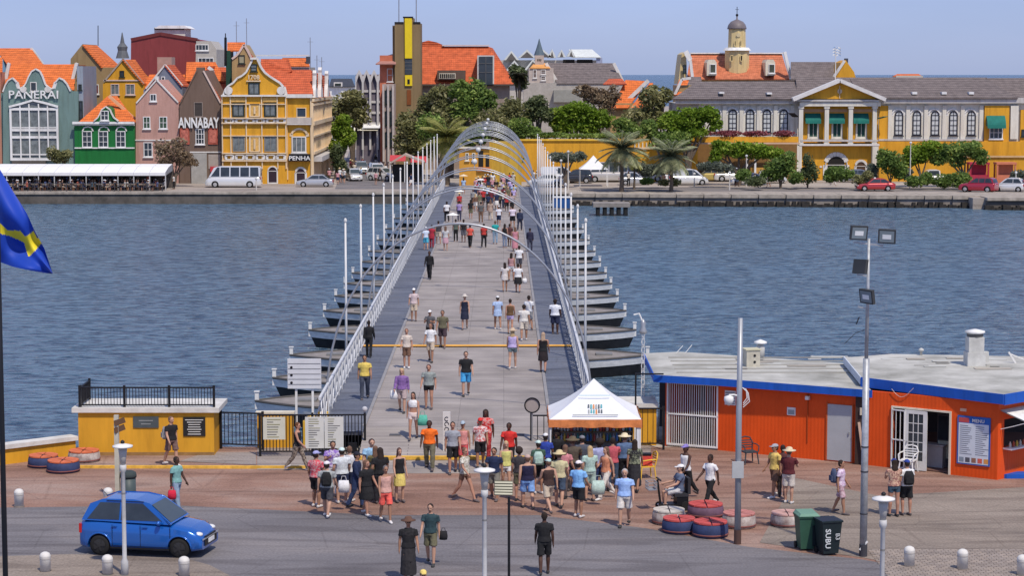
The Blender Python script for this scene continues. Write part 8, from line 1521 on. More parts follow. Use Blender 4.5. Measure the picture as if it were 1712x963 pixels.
FG = [ # px, py, face, pose, top, bottom, head, skin, wide, label
 (910, 961, 180, 'stand', ('tshirt', BK), ('shorts', BK), h(), 3, 1.0, 'person seen from behind, all in black, alone on the near road'),
 (720, 945, 8, 'stepa', ('tshirt', (0.03, 0.06, 0.07)), ('shorts', OLV), h(), 0, 1.0, 'person in dark teal tee and olive shorts carrying a camera bag on the near road'),
 (683, 972, 5, 'stepb', ('tshirt', BK), ('longdress', (0.03, 0.028, 0.03)), sh((0.13, 0.07, 0.05)), 1, 1.0, 'person in brown cowboy hat and black printed tee walking on the near road'),
 (708, 1068, 20, 'stepa', ('tshirt', YLC), ('shorts', OLV), cap(YLC), 0, 1.0, 'person with yellow cap cut off by the bottom edge of the picture'),
 (547, 864, 170, 'stand', ('tshirt', (0.33, 0.35, 0.35)), ('shorts', (0.06, 0.06, 0.07)), cap((0.75, 0.7, 0.72)), 0, 1.12, 'person in grey tee with black backpack and white cap standing with their back turned'),
 (529, 848, 165, 'relax', ('tshirt', (0.60, 0.07, 0.10, 0.55, 0.30, 0.30)), ('shorts', BK), cap((0.35, 0.35, 0.6)), 1, 1.12, 'person in red patterned shirt and lavender cap, leftmost of the huddle'),
 (557, 829, 10, 'phone', ('tshirt', (0.24, 0.14, 0.45, 0.55, 0.48, 0.62)), ('pants', WT), h(), 1, 1.1, 'person in purple patterned shirt facing the huddle by the fence'),
 (572, 842, 200, 'relax', ('tshirt', (0.62, 0.66, 0.68)), ('shorts', NV), cap((0.6, 0.75, 0.72)), 0, 1.1, 'person in pale blue-white shirt with dark shoulder strap in the huddle'),
 (622, 824, 5, 'stand', ('tshirt', (0.30, 0.50, 0.68)), ('pants', (0.03, 0.03, 0.04)), h((0.05, 0.03, 0.03)), 0, 1.2, 'broad person in light blue shirt with dark diagonal strap in front of the ramp'),
 (597, 850, 90, 'stepa', ('longshirt', NV), ('pants', (0.03, 0.05, 0.12)), cap((0.02, 0.02, 0.03)), 1, 1.0, 'person in navy top and dark cap striding left of the person in black dress'),
 (613, 862, 60, 'stepb', ('tshirt', BK), ('dress', BK), lh(BRN), 4, 1.05, 'long-haired person in loose black dress and white sneakers'),
 (636, 842, 200, 'relax', ('tshirt', BK), ('pants', (0.02, 0.02, 0.025)), lh(), 1, 1.1, 'person in black shirt and trousers, back turned, behind the coral shorts'),
 (645, 874, 30, 'stepa', ('tank', (0.62, 0.36, 0.30)), ('shorts', (0.85, 0.13, 0.10)), h((0.14, 0.13, 0.13)), 1, 0.95, 'grey-haired person in peach top and bright coral shorts'),
 (628, 835, 175, 'stand', ('tshirt', (0.14, 0.12, 0.05)), ('pants', BK), lh(BRN), 4, 1.0, 'brown-haired person with olive top beside the broad light blue shirt'),
 (668, 840, 20, 'relax', ('tank', BK), ('skirt', (0.65, 0.52, 0.15)), lh((0.10, 0.05, 0.04)), 0, 0.9, 'person in black top and yellow skirt standing alone right of the coral shorts'),
 (718, 785, 0, 'stepa', ('tshirt', (0.85, 0.16, 0.02)), ('pants', (0.16, 0.15, 0.10)), h(), 3, 1.15, 'dark-skinned person in bright orange tee and olive trousers entering from the bridge'),
 (691, 735, 5, 'stepb', ('crop', WT), ('hotpants', (0.75, 0.62, 0.58)), lh(), 4, 0.95, 'long-haired person in white crop top and white shorts coming off the bridge'),
 (777, 838, 60, 'walka', ('tshirt', (0.66, 0.63, 0.55, 0.38, 0.36, 0.28)), ('hotpants', BRN), h(BRN), 4, 0.95, 'person in cream lace top and brown shorts with white sneakers striding right'),
 (774, 788, 0, 'relax', ('tank', (0.65, 0.28, 0.26)), ('shorts', (0.62, 0.10, 0.11)), [('cap', (0.35, 0.42, 0.48)), ('hair', DKH)], 1, 0.95, 'person in salmon top and red shorts with grey-blue cap beside the marker post'),
 (812, 768, 0, 'stand', ('tshirt', (0.62, 0.03, 0.03, 0.62, 0.3, 0.28)), ('pants', (0.5, 0.05, 0.06, 0.25, 0.02, 0.02)), lh(DKH), 3, 1.1, 'long-haired person in bright red patterned top at the end of the ramp'),
 (803, 782, 15, 'stepb', ('tshirt', (0.70, 0.62, 0.60, 0.55, 0.16, 0.16)), ('shorts', BK), [('cap', RD), ('hair', DKH)], 1, 1.0, 'person in pink and white striped top with red cap in front of the red top'),
 (826, 836, 5, 'stepa', ('tshirt', NV), ('shorts', (0.20, 0.19, 0.16)), h(), 1, 1.12, 'bearded person in navy polo shirt behind the middle garden lamp'),
 (851, 792, 0, 'stand', ('tshirt', RD), ('pants', BK), h(), 3, 1.05, 'dark-skinned person in red tee and black trousers left of the tent'),
 (882, 850, 200, 'stepa', ('tank', (0.02, 0.018, 0.05)), ('shorts', (0.20, 0.36, 0.68)), [('cap', (0.5, 0.35, 0.3)), ('hair', BRN)], 0, 1.15, 'person in dark navy tank top and light blue shorts with tan cap'),
 (868, 838, 190, 'relax', ('tshirt', (0.05, 0.045, 0.05)), ('shorts', OLV), ('afro', DKH), 4, 0.95, 'curly-haired person in black top half hidden behind the navy tank top'),
 (917, 858, 200, 'walkb', ('tank', (0.06, 0.035, 0.03)), ('shorts', BEI), [('cap', (0.5, 0.65, 0.6)), ('hair', BRN)], 0, 1.0, 'person in dark brown top and beige shorts striding with pale green cap'),
 (912, 812, 175, 'stand', ('tshirt', (0.03, 0.06, 0.32)), ('pants', BK), cap(WT), 2, 1.0, 'person in royal blue shirt and white cap by the short fence'),
 (900, 826, 190, 'relax', ('tshirt', (0.05, 0.10, 0.07)), ('shorts', BK), cap((0.55, 0.7, 0.64)), 1, 1.0, 'person in dark green shirt with pale mint cap left of the tent'),
 (967, 865, 150, 'relax', ('tshirt', (0.22, 0.45, 0.78)), ('shorts', BK), cap((0.8, 0.75, 0.75)), 1, 1.08, 'person in sky blue tee and black shorts with white cap in front of the tent'),
 (957, 822, 190, 'phone', ('tshirt', (0.10, 0.08, 0.06)), ('pants', (0.05, 0.05, 0.06)), sh((0.13, 0.10, 0.06)), 1, 1.15, 'person in wide dark hat and brown clothing at the stall table'),
 (942, 833, 170, 'reach', ('tshirt', (0.55, 0.22, 0.24)), ('pants', (0.10, 0.08, 0.08)), lh(BRN), 0, 1.0, 'person in rose top leaning toward the stall with a dark bag'),
 (986, 838, 205, 'relax', ('tshirt', (0.40, 0.55, 0.48)), ('shorts', (0.35, 0.45, 0.4)), lh(BLD), 0, 1.0, 'fair-haired person in mint green top behind the sky blue tee'),
 (1044, 880, 8, 'stepb', ('tshirt', (0.32, 0.48, 0.82)), ('shorts', (0.62, 0.58, 0.54)), h(GRH), 0, 1.12, 'grey-haired person in light blue polo shirt and pale shorts with dark socks'),
 (1013, 834, -70, 'walka', ('tank', (0.62, 0.25, 0.14)), ('pants', (0.68, 0.64, 0.58)), lh(BRN), 0, 1.0, 'person in orange and white top and flowing cream trousers striding left'),
 (1002, 824, 180, 'stand', ('tshirt', (0.36, 0.38, 0.58)), ('pants', (0.03, 0.05, 0.14)), ('afro', DKH), 3, 1.12, 'dark-haired person in lavender shirt shopping under the tent'),
 (1044, 812, 190, 'relax', ('tshirt', (0.10, 0.16, 0.28)), ('pants', BK), sh((0.72, 0.62, 0.42)), 0, 1.1, 'person in denim blue shirt and straw sunhat under the tent right side'),
 (1061, 822, 170, 'stand', ('tshirt', (0.05, 0.06, 0.045, 0.22, 0.24, 0.16)), ('longdress', (0.03, 0.03, 0.035)), lh(), 1, 1.0, 'person in dark camouflage top at the tent right leg'),
 (930, 806, 0, 'stand', ('tshirt', BK), ('pants', BK), ('afro', DKH), 3, 1.1, 'seller in black standing inside the tent before the bottle shelves'),
 (1146, 832, -40, 'walkb', ('tank', WT), ('pants', BK), [('cap', (0.25, 0.2, 0.5)), ('hair', DKH)], 3, 1.0, 'person in white tank top with violet cap walking behind the scooter'),
 (1187, 848, -55, 'walka', ('tshirt', WT), ('pants', BK), h(), 3, 1.0, 'dark-haired person in white shirt and black trousers stepping left near the mast'),
 (1295, 832, -70, 'stepa', ('tshirt', (0.66, 0.48, 0.14)), ('shorts', BRN), cap((0.35, 0.36, 0.38)), 1, 1.1, 'person in mustard yellow shirt and brown shorts with grey cap before the orange wall'),
 (1318, 842, 150, 'phone', ('tshirt', (0.10, 0.02, 0.025)), ('shorts', (0.55, 0.5, 0.45)), sh((0.66, 0.55, 0.36)), 0, 1.05, 'person in dark maroon top and straw hat bent over a phone before the orange wall'),
 (1308, 832, 170, 'stand', ('tshirt', (0.09, 0.03, 0.03)), ('pants', (0.06, 0.05, 0.05)), h(), 3, 1.0, 'dark-skinned person in brown-red top behind the straw hat'),
 (1405, 860, 70, 'stepb', ('tshirt', (0.68, 0.58, 0.68, 0.5, 0.34, 0.5)), ('shorts', (0.56, 0.42, 0.45, 0.4, 0.24, 0.28)), h(), 1, 1.0, 'person in pink-lilac outfit with navy backpack walking past the bins'),
 (1494, 864, 185, 'phone', ('tshirt', (0.60, 0.40, 0.28, 0.3, 0.14, 0.12)), ('hotpants', (0.05, 0.09, 0.13)), [('cap', (0.03, 0.06, 0.3)), ('longhair', DKH)], 4, 1.0, 'person in patterned peach top, denim shorts and blue cap holding up a phone'),
 (1515, 862, 190, 'relax', ('tshirt', WT), ('shorts', BK), [('cap', (0.03, 0.06, 0.3)), ('hair', DKH)], 4, 1.0, 'person in white tee and black shorts with black backpack and blue cap'),
 (287, 779, 60, 'stepa', ('tshirt', BK), ('shorts', (0.16, 0.10, 0.09)), h(BRN), 0, 1.08, 'person in black tee and brown shorts reading the black plaque'),
 (296, 855, 60, 'stepb', ('tshirt', (0.20, 0.40, 0.38)), ('pants', (0.25, 0.34, 0.45)), h(), 3, 1.0, 'person in mint shirt and pale jeans with a red bag behind the blue car'),
 (498, 787, 70, 'walka', ('tank', BK), ('pants', (0.08, 0.065, 0.055, 0.30, 0.25, 0.20)), h((0.12, 0.05, 0.02)), 4, 0.95, 'person in black top and camouflage trousers striding past the notice fence'),
]
BR_ = [
 (610, 668, 0, 'stand', ('tshirt', (0.66, 0.50, 0.12)), ('pants', (0.07, 0.08, 0.11)), h(), 1, 1.05, 'person in yellow shirt and dark jeans on the blue-grey lane, nearest the street'),
 (617, 598, 180, 'stand', ('longshirt', BK), ('pants', BK), h(), 3, 0.95, 'person all in black leaning by the left railing just beyond the yellow joint'),
 (672, 690, 5, 'stepa', ('longshirt', (0.22, 0.12, 0.32)), ('shorts', (0.42, 0.33, 0.32)), lh(BLD), 0, 1.05, 'person in purple top carrying a white bag on the deck'),
 (717, 684, 0, 'relax', ('tshirt', (0.26, 0.29, 0.28)), ('hotpants', BK), h((0.09, 0.04, 0.04)), 4, 1.1, 'person in sage grey top and black shorts on the deck before the yellow joint'),
 (779, 662, 0, 'stepb', ('tshirt', BK), ('shorts', (0.06, 0.32, 0.62)), h(), 0, 1.05, 'person in black tee and bright blue shorts alone in mid deck'),
 (680, 616, 0, 'stand', ('tshirt', (0.60, 0.52, 0.45)), ('shorts', BRN), h((0.15, 0.07, 0.05)), 4, 0.95, 'person in white and brown top standing on the yellow joint at the left'),
 (720, 606, 0, 'stepa', ('tshirt', WT), ('shorts', BEI), h((0.15, 0.07, 0.05)), 1, 1.0, 'person in open white shirt and beige shorts crossing the yellow joint'),
 (719, 580, 0, 'phone', ('tshirt', (0.10, 0.10, 0.11)), ('shorts', BK), cap(WT), 1, 1.0, 'person in white cap with camera right behind the open white shirt'),
 (740, 582, 0, 'stand', ('tshirt', (0.13, 0.12, 0.075)), ('shorts', (0.06, 0.04, 0.05)), h(), 1, 1.05, 'person in khaki green tee and dark shorts beyond the yellow joint'),
 (692, 537, 0, 'stand', ('tshirt', (0.58, 0.47, 0.47)), ('shorts', BEI), cap((0.8, 0.78, 0.76)), 1, 1.0, 'person in dusty pink tee and beige shorts with white cap'),
 (777, 551, 0, 'stand', ('tank', (0.02, 0.025, 0.05)), ('dress', (0.02, 0.025, 0.05)), sh((0.55, 0.5, 0.45)), 0, 0.95, 'person in navy dress and sunhat in mid deck'),
 (832, 551, 180, 'stand', ('tunic', (0.38, 0.50, 0.72)), ('hotpants', WT), cap(WT), 1, 1.05, 'person in pale blue tunic and white cap walking away'),
 (853, 559, 180, 'stepa', ('tank', (0.14, 0.08, 0.04)), ('hotpants', LIL), h(), 4, 0.9, 'person in brown and yellow top and lilac shorts walking away'),
 (876, 569, 180, 'stepb', ('tshirt', (0.66, 0.64, 0.60)), ('shorts', (0.60, 0.54, 0.46)), h(), 1, 1.1, 'person in cream white tee and beige shorts walking away'),
 (884, 552, 180, 'stepa', ('tshirt', WT), ('shorts', GR), h(), 1, 1.0, 'person in white tee half hidden beyond the cream white tee'),
 (857, 617, 180, 'stepb', ('tank', LIL), ('hotpants', (0.13, 0.18, 0.20)), [('sunhat', (0.55, 0.42, 0.3)), ('longhair', BLD)], 0, 1.0, 'person in lilac tank top and slate shorts with tan hat crossing the yellow joint'),
 (908, 623, 180, 'stepa', ('tank', BK), ('dress', (0.025, 0.018, 0.02)), lh((0.45, 0.32, 0.22)), 4, 1.0, 'person in black short dress at the right end of the yellow joint'),
 (928, 559, 180, 'stand', ('tshirt', (0.74, 0.76, 0.80)), ('shorts', (0.02, 0.025, 0.06)), h(), 3, 1.15, 'person in bright white tee and navy shorts on the right blue-grey lane'),
 (718, 467, 0, 'stand', ('longshirt', BK), ('pants', BK), h(), 3, 1.0, 'person all in black with bag at the left edge of the planks'),
 (844, 488, 180, 'stand', ('tunic', (0.62, 0.58, 0.56)), ('hotpants', (0.06, 0.03, 0.03)), lh(), 1, 0.95, 'long-haired person in off-white tunic walking away under the second arch'),
 (866, 489, 180, 'stepa', ('tshirt', WT), ('skirt', BK), h(), 4, 1.1, 'person in white top and black skirt carrying a white bag under the second arch'),
 (855, 470, 180, 'stepb', ('tank', (0.45, 0.25, 0.25)), ('hotpants', WT), lh(), 1, 0.95, 'person in rose top between the off-white tunic and the black skirt'),
 (868, 455, 180, 'stand', ('tshirt', WT), ('shorts', (0.1, 0.1, 0.12)), h(), 2, 1.05, 'person in white tee just beyond the black skirt'),
 (712, 418, 180, 'stand', ('tshirt', (0.60, 0.68, 0.80)), ('shorts', (0.08, 0.42, 0.58)), cap(WT), 0, 1.0, 'person in pale blue shirt and turquoise shorts by the left lane'),
 (722, 415, 180, 'stand', ('tunic', (0.38, 0.03, 0.05)), ('pants', (0.3, 0.03, 0.05)), h(), 2, 1.0, 'person in dark red outfit beside the turquoise shorts'),
 (733, 408, 180, 'stepa', ('tshirt', (0.05, 0.05, 0.06)), ('shorts', BEI), h(), 1, 1.0, 'person in black tee next to the white parasol'),
 (745, 419, 180, 'stand', ('tshirt', (0.5, 0.5, 0.5)), ('skirt', (0.55, 0.33, 0.38)), lh(BRN), 0, 1.0, 'person in pink skirt under the small white parasol'),
 (762, 404, 180, 'stand', ('tshirt', (0.10, 0.13, 0.11)), ('pants', BK), h(), 1, 0.95, 'person in dark green tee right of the small white parasol'),
 (775, 405, 180, 'stand', ('tshirt', BK), ('shorts', (0.10, 0.10, 0.12)), h(), 2, 1.0, 'person in black tee left of the blue cap'),
 (786, 414, 180, 'stepa', ('tshirt', (0.66, 0.10, 0.07)), ('pants', BK), cap((0.04, 0.16, 0.55)), 1, 1.05, 'person in red top and blue cap in the bridge crowd front row'),
 (809, 414, 180, 'stepb', ('tshirt', (0.48, 0.05, 0.04)), ('pants', BK), h(), 3, 1.0, 'person in dark red tee and black trousers in the front row'),
 (828, 408, 180, 'stand', ('tshirt', (0.02, 0.33, 0.32)), ('pants', (0.25, 0.35, 0.45)), h(BRN), 1, 1.05, 'person in teal shirt in the bridge crowd front row'),
 (844, 414, 180, 'stand', ('tank', BK), ('pants', (0.2, 0.25, 0.35)), lh(), 4, 0.95, 'long-haired person in black top and jeans right of the teal shirt'),
 (852, 412, 180, 'stepa', ('tshirt', (0.10, 0.04, 0.04)), ('shorts', BRN), h(), 2, 1.0, 'person in maroon tee behind the pink dress'),
 (861, 420, 180, 'stand', ('longdress', (0.55, 0.24, 0.28)), None, lh(BRN), 1, 1.1, 'person in long dusty pink dress at the right of the planks'),
 (886, 421, 180, 'stepb', ('longshirt', (0.03, 0.03, 0.06)), ('pants', (0.06, 0.06, 0.09)), h(), 2, 1.0, 'person in navy on the right blue-grey lane'),
 (747, 371, 180, 'stepa', ('tshirt', WT), ('pants', BK), h(), 2, 1.1, 'person in white shirt and black trousers on the left of the crowd'),
 (768, 370, 180, 'stand', ('tshirt', (0.34, 0.26, 0.48)), ('pants', (0.05, 0.05, 0.09)), h(), 1, 1.0, 'person in violet shirt in the second row of the crowd'),
 (787, 366, 180, 'stand', ('tshirt', BK), ('shorts', OLV), lh(), 4, 1.0, 'person in black top with long hair in the second row'),
 (804, 372, 180, 'stand', ('tshirt', (0.11, 0.11, 0.11)), ('pants', (0.20, 0.12, 0.08)), h(), 1, 1.1, 'person in charcoal shirt in the second row'),
 (820, 368, 180, 'stepa', ('tunic', (0.40, 0.30, 0.24)), ('pants', BEI), lh(BRN), 0, 1.0, 'person in tan outfit in the second row'),
 (834, 378, 180, 'stepa', ('tshirt', (0.7, 0.7, 0.74)), ('shorts', NV), cap(WT), 1, 1.0, 'person in white tee and white cap above the teal shirt'),
 (857, 380, 180, 'stand', ('tshirt', (0.68, 0.60, 0.68)), ('shorts', BK), h(), 1, 1.15, 'person in pale pink-white tee at the right of the crowd'),
 (869, 385, 180, 'stepb', ('longshirt', (0.03, 0.04, 0.08)), ('pants', (0.03, 0.035, 0.06)), h(), 2, 1.05, 'person in navy shirt and trousers at the crowd right edge'),
 (856, 355, 180, 'stand', ('tshirt', (0.4, 0.3, 0.3)), ('shorts', BK), h(), 1, 1.0, 'person in brown-pink tee beyond the pale pink tee'),
]
random.seed(12)
def ramp_z(x, y):
    if abs(x-BX(y)) < 3.35 and 72.7 < y < 77.6: return 0.02+(y-72.7)/4.9*(DZ-0.02)
    return DZ if (y >= 77.6 and abs(x-BX(y)) < 5) else 0.012
def GR_(px, py):
    z = 0.012
    for _ in range(8): g = G(px, py, z); z = 0.5*z+0.5*ramp_z(g.x, g.y)
    g = G(px, py, z); g.z = ramp_z(g.x, g.y); return g
def place(lst, z, grp, lod):
    for (px, py, face, pose, top, bot, head, sk, wd, lb) in lst:
        g = GR_(px, py) if z < 0.1 else G(px, py, z)
        if top[0] in ('longdress',) and bot is None: pass
        if pose == 'stand' and random.random() < 0.6: pose = random.choice(['relax', 'stepa', 'stepb'])
        person(tuple(g), face+random.uniform(-16, 16), pose, top, bot, head, sk, lb, grp, lod, random.uniform(0.97, 1.03), wd, random.choice([(0.62, 0.6, 0.58), (0.05, 0.05, 0.05), (0.12, 0.1, 0.1)]))
FG += [
 (585, 838, 180, 'relax', ('tshirt', (0.6, 0.6, 0.62)), ('shorts', NV), h(BRN), 0, 1.0, 'person in pale grey tee between the two huddles, back turned'),
 (935, 848, 160, 'stepa', ('tshirt', (0.55, 0.5, 0.3)), ('shorts', DJ), sh(), 0, 1.05, 'person in mustard cream tee and straw hat before the tent left leg'),
 (1024, 822, 185, 'phone', ('tshirt', (0.5, 0.1, 0.12)), ('pants', DJ), h(), 1, 1.0, 'person in crimson tee browsing at the stall table right half'),
 (973, 818, 180, 'relax', ('tshirt', (0.08, 0.09, 0.12)), ('shorts', BEI), cap((0.2, 0.2, 0.22)), 0, 1.1, 'person in charcoal tee and dark cap at the stall table middle'),
 (757, 792, 10, 'stepb', ('tshirt', (0.3, 0.32, 0.36)), ('shorts', BK), h(), 4, 1.0, 'person in slate grey tee right behind the marker post'),
 (846, 826, 0, 'stepa', ('tank', (0.62, 0.6, 0.2)), ('hotpants', WT), lh(BLD), 0, 0.9, 'fair-haired person in lime yellow top between navy polo and navy tank top'),
]
place(FG, 0.012, 'people on the street by the bridge entrance', 1)
place(BR_[:23], DZ+0.003, 'people walking on the bridge', 1); place(BR_[23:], DZ+0.003, 'people walking on the bridge', 0)
# mid-size crowd at the far end of the deck
TOPC = [('white', WT), ('black', BK), ('navy', NV), ('grey', GR), ('red', (0.45, 0.04, 0.04)), ('pink', (0.55, 0.28, 0.30)), ('light blue', (0.35, 0.48, 0.65)), ('cream', (0.62, 0.56, 0.46)), ('maroon', (0.16, 0.03, 0.04)), ('olive', OLV), ('lilac', LIL), ('brown', BRN)]
BOTC = [('black', BK), ('beige', BEI), ('navy', NV), ('denim', DJ), ('brown', BRN), ('white', (0.6, 0.58, 0.55))]
HEADS = [('dark-haired', h()), ('brown-haired', h(BRN)), ('long-haired', lh()), ('white-capped', cap(WT)), ('straw-hatted', sh()), ('fair-haired', lh(BLD))]
used = set()
def rlabel(where, rnd):
    for _ in range(60):
        a, b, c = rnd.choice(TOPC), rnd.choice(BOTC), rnd.choice(HEADS); k = (a[0], b[0], c[0], where)
        if k not in used: break
    used.add(k); bk = rnd.choice(['shorts', 'pants', 'shorts', 'skirt']); bn = {'shorts': 'shorts', 'pants': 'trousers', 'skirt': 'skirt'}[bk]
    return ('tshirt', a[1]), (bk, b[1]), c[1], '%s person, %s top, %s %s, %s' % (c[0], a[0], b[0], bn, where)
rnd = random.Random(5); n = 0
for row, y0 in enumerate([352, 346, 341, 336, 331, 327, 323, 319, 315, 312, 309, 306, 303]):
    for k in range(7 if row < 10 else 6):
        dd = (H-DZ)*F/(y0-122); cx = 841-6006/dd*1.0; hw = 2.9*F/dd; u = (k+0.5)/7*2-1; u = u*0.72+0.28+rnd.uniform(-0.11, 0.11)
        if u > 0.98: u = 0.95
        if rnd.random() < 0.16: continue
        where = '%s' % (['between the fifth and sixth arches', 'around the sixth arch', 'between the sixth and seventh arches', 'near the seventh arch', 'past the seventh arch', 'near the eighth arch', 'past the eighth arch', 'before the farthest arch', 'at the farthest arch', 'leaving the bridge at the far quay', 'on the far quay landing', 'before the gatehouse', 'beside the gatehouse'][row])
        tp, bt, hd_, lb = rlabel(where, rnd); y = y0+rnd.uniform(-2, 2); z = DZ if y0 > 313 else 0.0; g = G(cx+u*hw, y, z+0.003)
        person(tuple(g), rnd.choice([180, 180, 0, 170, 10, 190]), rnd.choice(['stepa', 'stepb', 'stand', 'walka', 'walkb']), tp, bt, hd_, rnd.choice([0, 1, 2, 3, 4]), lb, 'crowd on the far half of the bridge', 0, rnd.uniform(0.93, 1.03), rnd.uniform(0.95, 1.15)); n += 1
for px, py, c, lb in ((757, 398, (0.8, 0.8, 0.76), 'small white parasol in the front row of the bridge crowd'), (768, 352, (0.82, 0.82, 0.74), 'small white parasol on the left edge of the planks'), (775, 322, (0.72, 0.60, 0.42), 'pale tan parasol far down the deck'), (803, 330, (0.7, 0.66, 0.66), 'pale parasol in the middle of the far crowd')):
    g = G(px, py, DZ); parasol(px, py, DZ+0.003, 0.5, 1.85, c, lb, 'umbrella')
for px, py in ((768, 354), (775, 324), (803, 332)):
    g = G(px, py, DZ+0.003); tp, bt, hd_, lb = rlabel('under a small parasol', rnd); person(tuple(g), 180, 'stand', tp, bt, hd_, 1, lb, 'crowd on the far half of the bridge', 0)
# people on the far quay and in the street
for i in range(60):
    if i < 38: px = rnd.uniform(548, 690); py = rnd.uniform(262, 314); wh = 'at the foot of the side street'
    elif i < 46: px = rnd.uniform(612, 650); py = rnd.uniform(222, 262); wh = 'walking up the side street'
    elif i < 53: px = rnd.uniform(1050, 1330); py = rnd.uniform(309, 314); wh = 'strolling on the far quay before the parked cars'
    elif i < 56: px = rnd.uniform(1340, 1460); py = rnd.uniform(306, 314); wh = 'in front of the palace arch'
    else: px = rnd.uniform(880, 960); py = rnd.uniform(306, 314); wh = 'by the black car left of the market tent'
    tp, bt, hd_, lb = rlabel(wh, rnd); g = G(px, py, 0.013); person(tuple(g), rnd.uniform(0, 360), rnd.choice(['stepa', 'stand', 'walka', 'relax']), tp, bt, hd_, rnd.choice([0, 1, 2, 3]), lb, 'people on the far shore', 0, rnd.uniform(0.93, 1.03))
CDK = [BK, NV, (0.12, 0.05, 0.04), (0.5, 0.48, 0.45), (0.06, 0.1, 0.14), (0.2, 0.16, 0.13), (0.45, 0.12, 0.08), (0.10, 0.14, 0.3)]
CNM = ['black', 'navy', 'maroon', 'cream', 'dark teal', 'brown', 'red', 'blue', 'white', 'white']
for x, y, rz in CAFESEATS:
    ci = rnd.randrange(8); cnm = CNM[ci]; person((x, y, 0.0), math.degrees(rz), 'sit', ('tshirt', CDK[ci]), ('shorts', rnd.choice([BK, NV, BEI])), rnd.choice([h(), lh(), cap(WT), h(BRN)]), rnd.choice([0, 1, 2, 3]), 'guest in %s seated under the long white café awning' % cnm, 'guests of the waterside café', 0)
for i in range(22):
    ci = rnd.randrange(8); person((cafX[0]+2.2+i*0.95+rnd.uniform(-.4, .4), 254.3+rnd.uniform(-.4, .4), 0.0), rnd.uniform(0, 360), 'stand', ('tshirt', CDK[ci]), ('pants', BK), h(), rnd.choice([0, 1, 2, 3]), 'person in %s standing at the back of the white awning café' % CNM[ci], 'standing people in the waterside café', 0)
# mobility scooter with rider
g = G(1126, 852); t = thing('mobility_scooter', 'black mobility scooter with basket behind the cream topped tyre seat', 'scooter', (g.x, g.y, 0), radians(-80))
MB().bx(-0.25, 0.25, -0.45, 0.45, 0.14, 0.2).bx(-0.22, 0.22, 0.05, 0.42, 0.2, 0.42).build('chassis', BLACK, t); MB().bx(-0.24, 0.24, -0.02, 0.42, 0.43, 0.52).build('seat', mat('scooter_seat', (0.03, 0.03, 0.035)), t); MB().bx(-0.23, 0.23, 0.40, 0.49, 0.5, 1.0).build('backrest', mat('scooter_seat', (0.03, 0.03, 0.035)), t)
MB().tube([(0, -0.42, 0.2), (0, -0.52, 0.95)], 0.035, 8).bar((-0.28, -0.48, 0.97), (0.28, -0.48, 0.97), 0.04, 0.04).build('steering_column', BLACK, t); bk_ = MB()
for z in (0.68, 0.78, 0.9): bk_.bar((-0.2, -0.58, z), (0.2, -0.58, z), 0.02, 0.02).bar((-0.2, -0.85, z), (0.2, -0.85, z), 0.02, 0.02).bar((-0.2, -0.58, z), (-0.2, -0.85, z), 0.02, 0.02).bar((0.2, -0.58, z), (0.2, -0.85, z), 0.02, 0.02)
for i in range(5): bk_.bar((-0.2+i*0.1, -0.85, 0.66), (-0.2+i*0.1, -0.85, 0.9), 0.012, 0.012).bar((-0.2+i*0.1, -0.58, 0.66), (-0.2+i*0.1, -0.58, 0.9), 0.012, 0.012)
bk_.bx(-0.2, 0.2, -0.85, -0.58, 0.65, 0.66); bk_.build('basket', STEEL, t)
for x, y, r in ((-0.26, 0.32, 0.14), (0.26, 0.32, 0.14), (-0.2, -0.42, 0.11), (0.2, -0.42, 0.11)): w_ = MB().tube([(x-0.04, y, r), (x+0.04, y, r)], r, 16).build('wheel', mat('tyre_rubber', (0.018,)*3), t)
person((g.x+0.17, g.y+0.03, 0.12), -80, 'sit', ('tshirt', (0.10, 0.13, 0.20)), ('shorts', (0.5, 0.5, 0.5)), cap(WT), 0, 'person in slate blue shirt and white cap riding the mobility scooter', None, 1, 1.0, 1.1, (0.6, 0.6, 0.6))
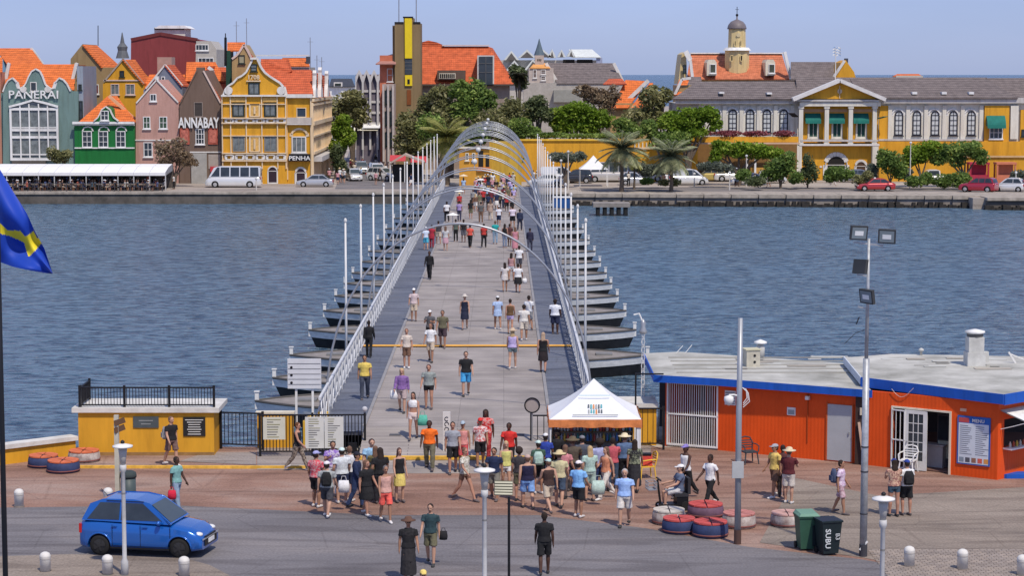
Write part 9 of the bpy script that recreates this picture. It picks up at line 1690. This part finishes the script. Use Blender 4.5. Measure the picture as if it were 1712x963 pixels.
# bags and backpacks
def bag(px, py, z, lb, col, kind='backpack', dy=-0.0, s=1.0, yaw=0, dx=0):
    g = GR_(px, py); z += (GR_(px, py).z if g.z > 0.05 else 0); m_ = cloth(col)
    if kind == 'backpack':
        t = thing('backpack', lb, 'backpack', (g.x+dx, g.y+dy, z), yaw); MB().loft([((0, 0, 0), (0.14, 0, 0), (0, 0.08, 0)), ((0, 0, 0.1), (0.165, 0, 0), (0, 0.10, 0)), ((0, 0, 0.3), (0.155, 0, 0), (0, 0.085, 0)), ((0, 0, 0.42), (0.10, 0, 0), (0, 0.05, 0))]).build('bag_body', m_, t, True); MB().bx(-0.10, 0.10, -0.12, -0.07, 0.06, 0.22).build('front_pocket', m_, t)
        for x in (-0.09, 0.09): MB().tube([(x, 0.05, 0.38), (x*1.1, 0.22, 0.42), (x*1.2, 0.26, 0.25), (x, 0.06, 0.05)], 0.014, 5).build('strap', BLACK, t)
    else:
        t = thing('shopping_bag', lb, 'bag', (g.x+dx, g.y+dy, z), yaw); MB().loft([((0, 0, 0), (0.15*s, 0, 0), (0, 0.07, 0)), ((0, 0, 0.15*s), (0.17*s, 0, 0), (0, 0.08, 0)), ((0, 0, 0.34*s), (0.14*s, 0, 0), (0, 0.03, 0))]).build('bag_body', m_, t, True); MB().tube([(-0.08*s, 0, 0.33*s), (-0.05*s, 0, 0.46*s), (0.05*s, 0, 0.46*s), (0.08*s, 0, 0.33*s)], 0.01, 5).build('handle', m_, t)
bag(547, 864, 1.0, 'black backpack worn by the person in grey tee', BK, dy=-0.20); bag(1405, 860, 1.0, 'navy backpack on the person in pink-lilac outfit', (0.06, 0.08, 0.14), dx=-0.22, yaw=-1.3); bag(1515, 862, 1.0, 'black backpack on the person in white tee with blue cap', BK, dy=-0.2, dx=0.03); bag(900, 826, 1.0, 'pale green backpack on the person in dark green shirt', (0.40, 0.55, 0.48), dy=-0.2)
bag(672, 690, 0.5, 'white plastic bag carried by the person in purple top', WT, 'bag', dx=-0.28, dy=-0.0) ; bag(691, 735, 0.5, 'green and white tote held by the person in white crop top', (0.10, 0.42, 0.32), 'bag', dx=0.33, s=1.1); bag(1000, 845, 0.35, 'mint shopping bag beside the sky blue tee', (0.45, 0.58, 0.52), 'bag', s=1.3); bag(296, 855, 0.45, 'red bag carried by the person in mint shirt', (0.55, 0.02, 0.05), 'bag', dx=-0.1, dy=-0.3, s=0.8); bag(575, 855, 0.6, 'large white rounded bag hanging at the huddle', (0.7, 0.7, 0.72), 'bag', dx=0.0, s=1.1); bag(867, 489, 0.55, 'white bag swinging beside the black skirt', WT, 'bag', dx=0.35, s=0.8); bag(722, 945, 0.72, 'black camera bag in the hand of the person in dark teal tee', BK, 'bag', dx=0.32, s=0.7); bag(287, 779, 0.95, 'pale grey backpack on the person reading the plaque', GR, dx=-0.22, yaw=-1.2)
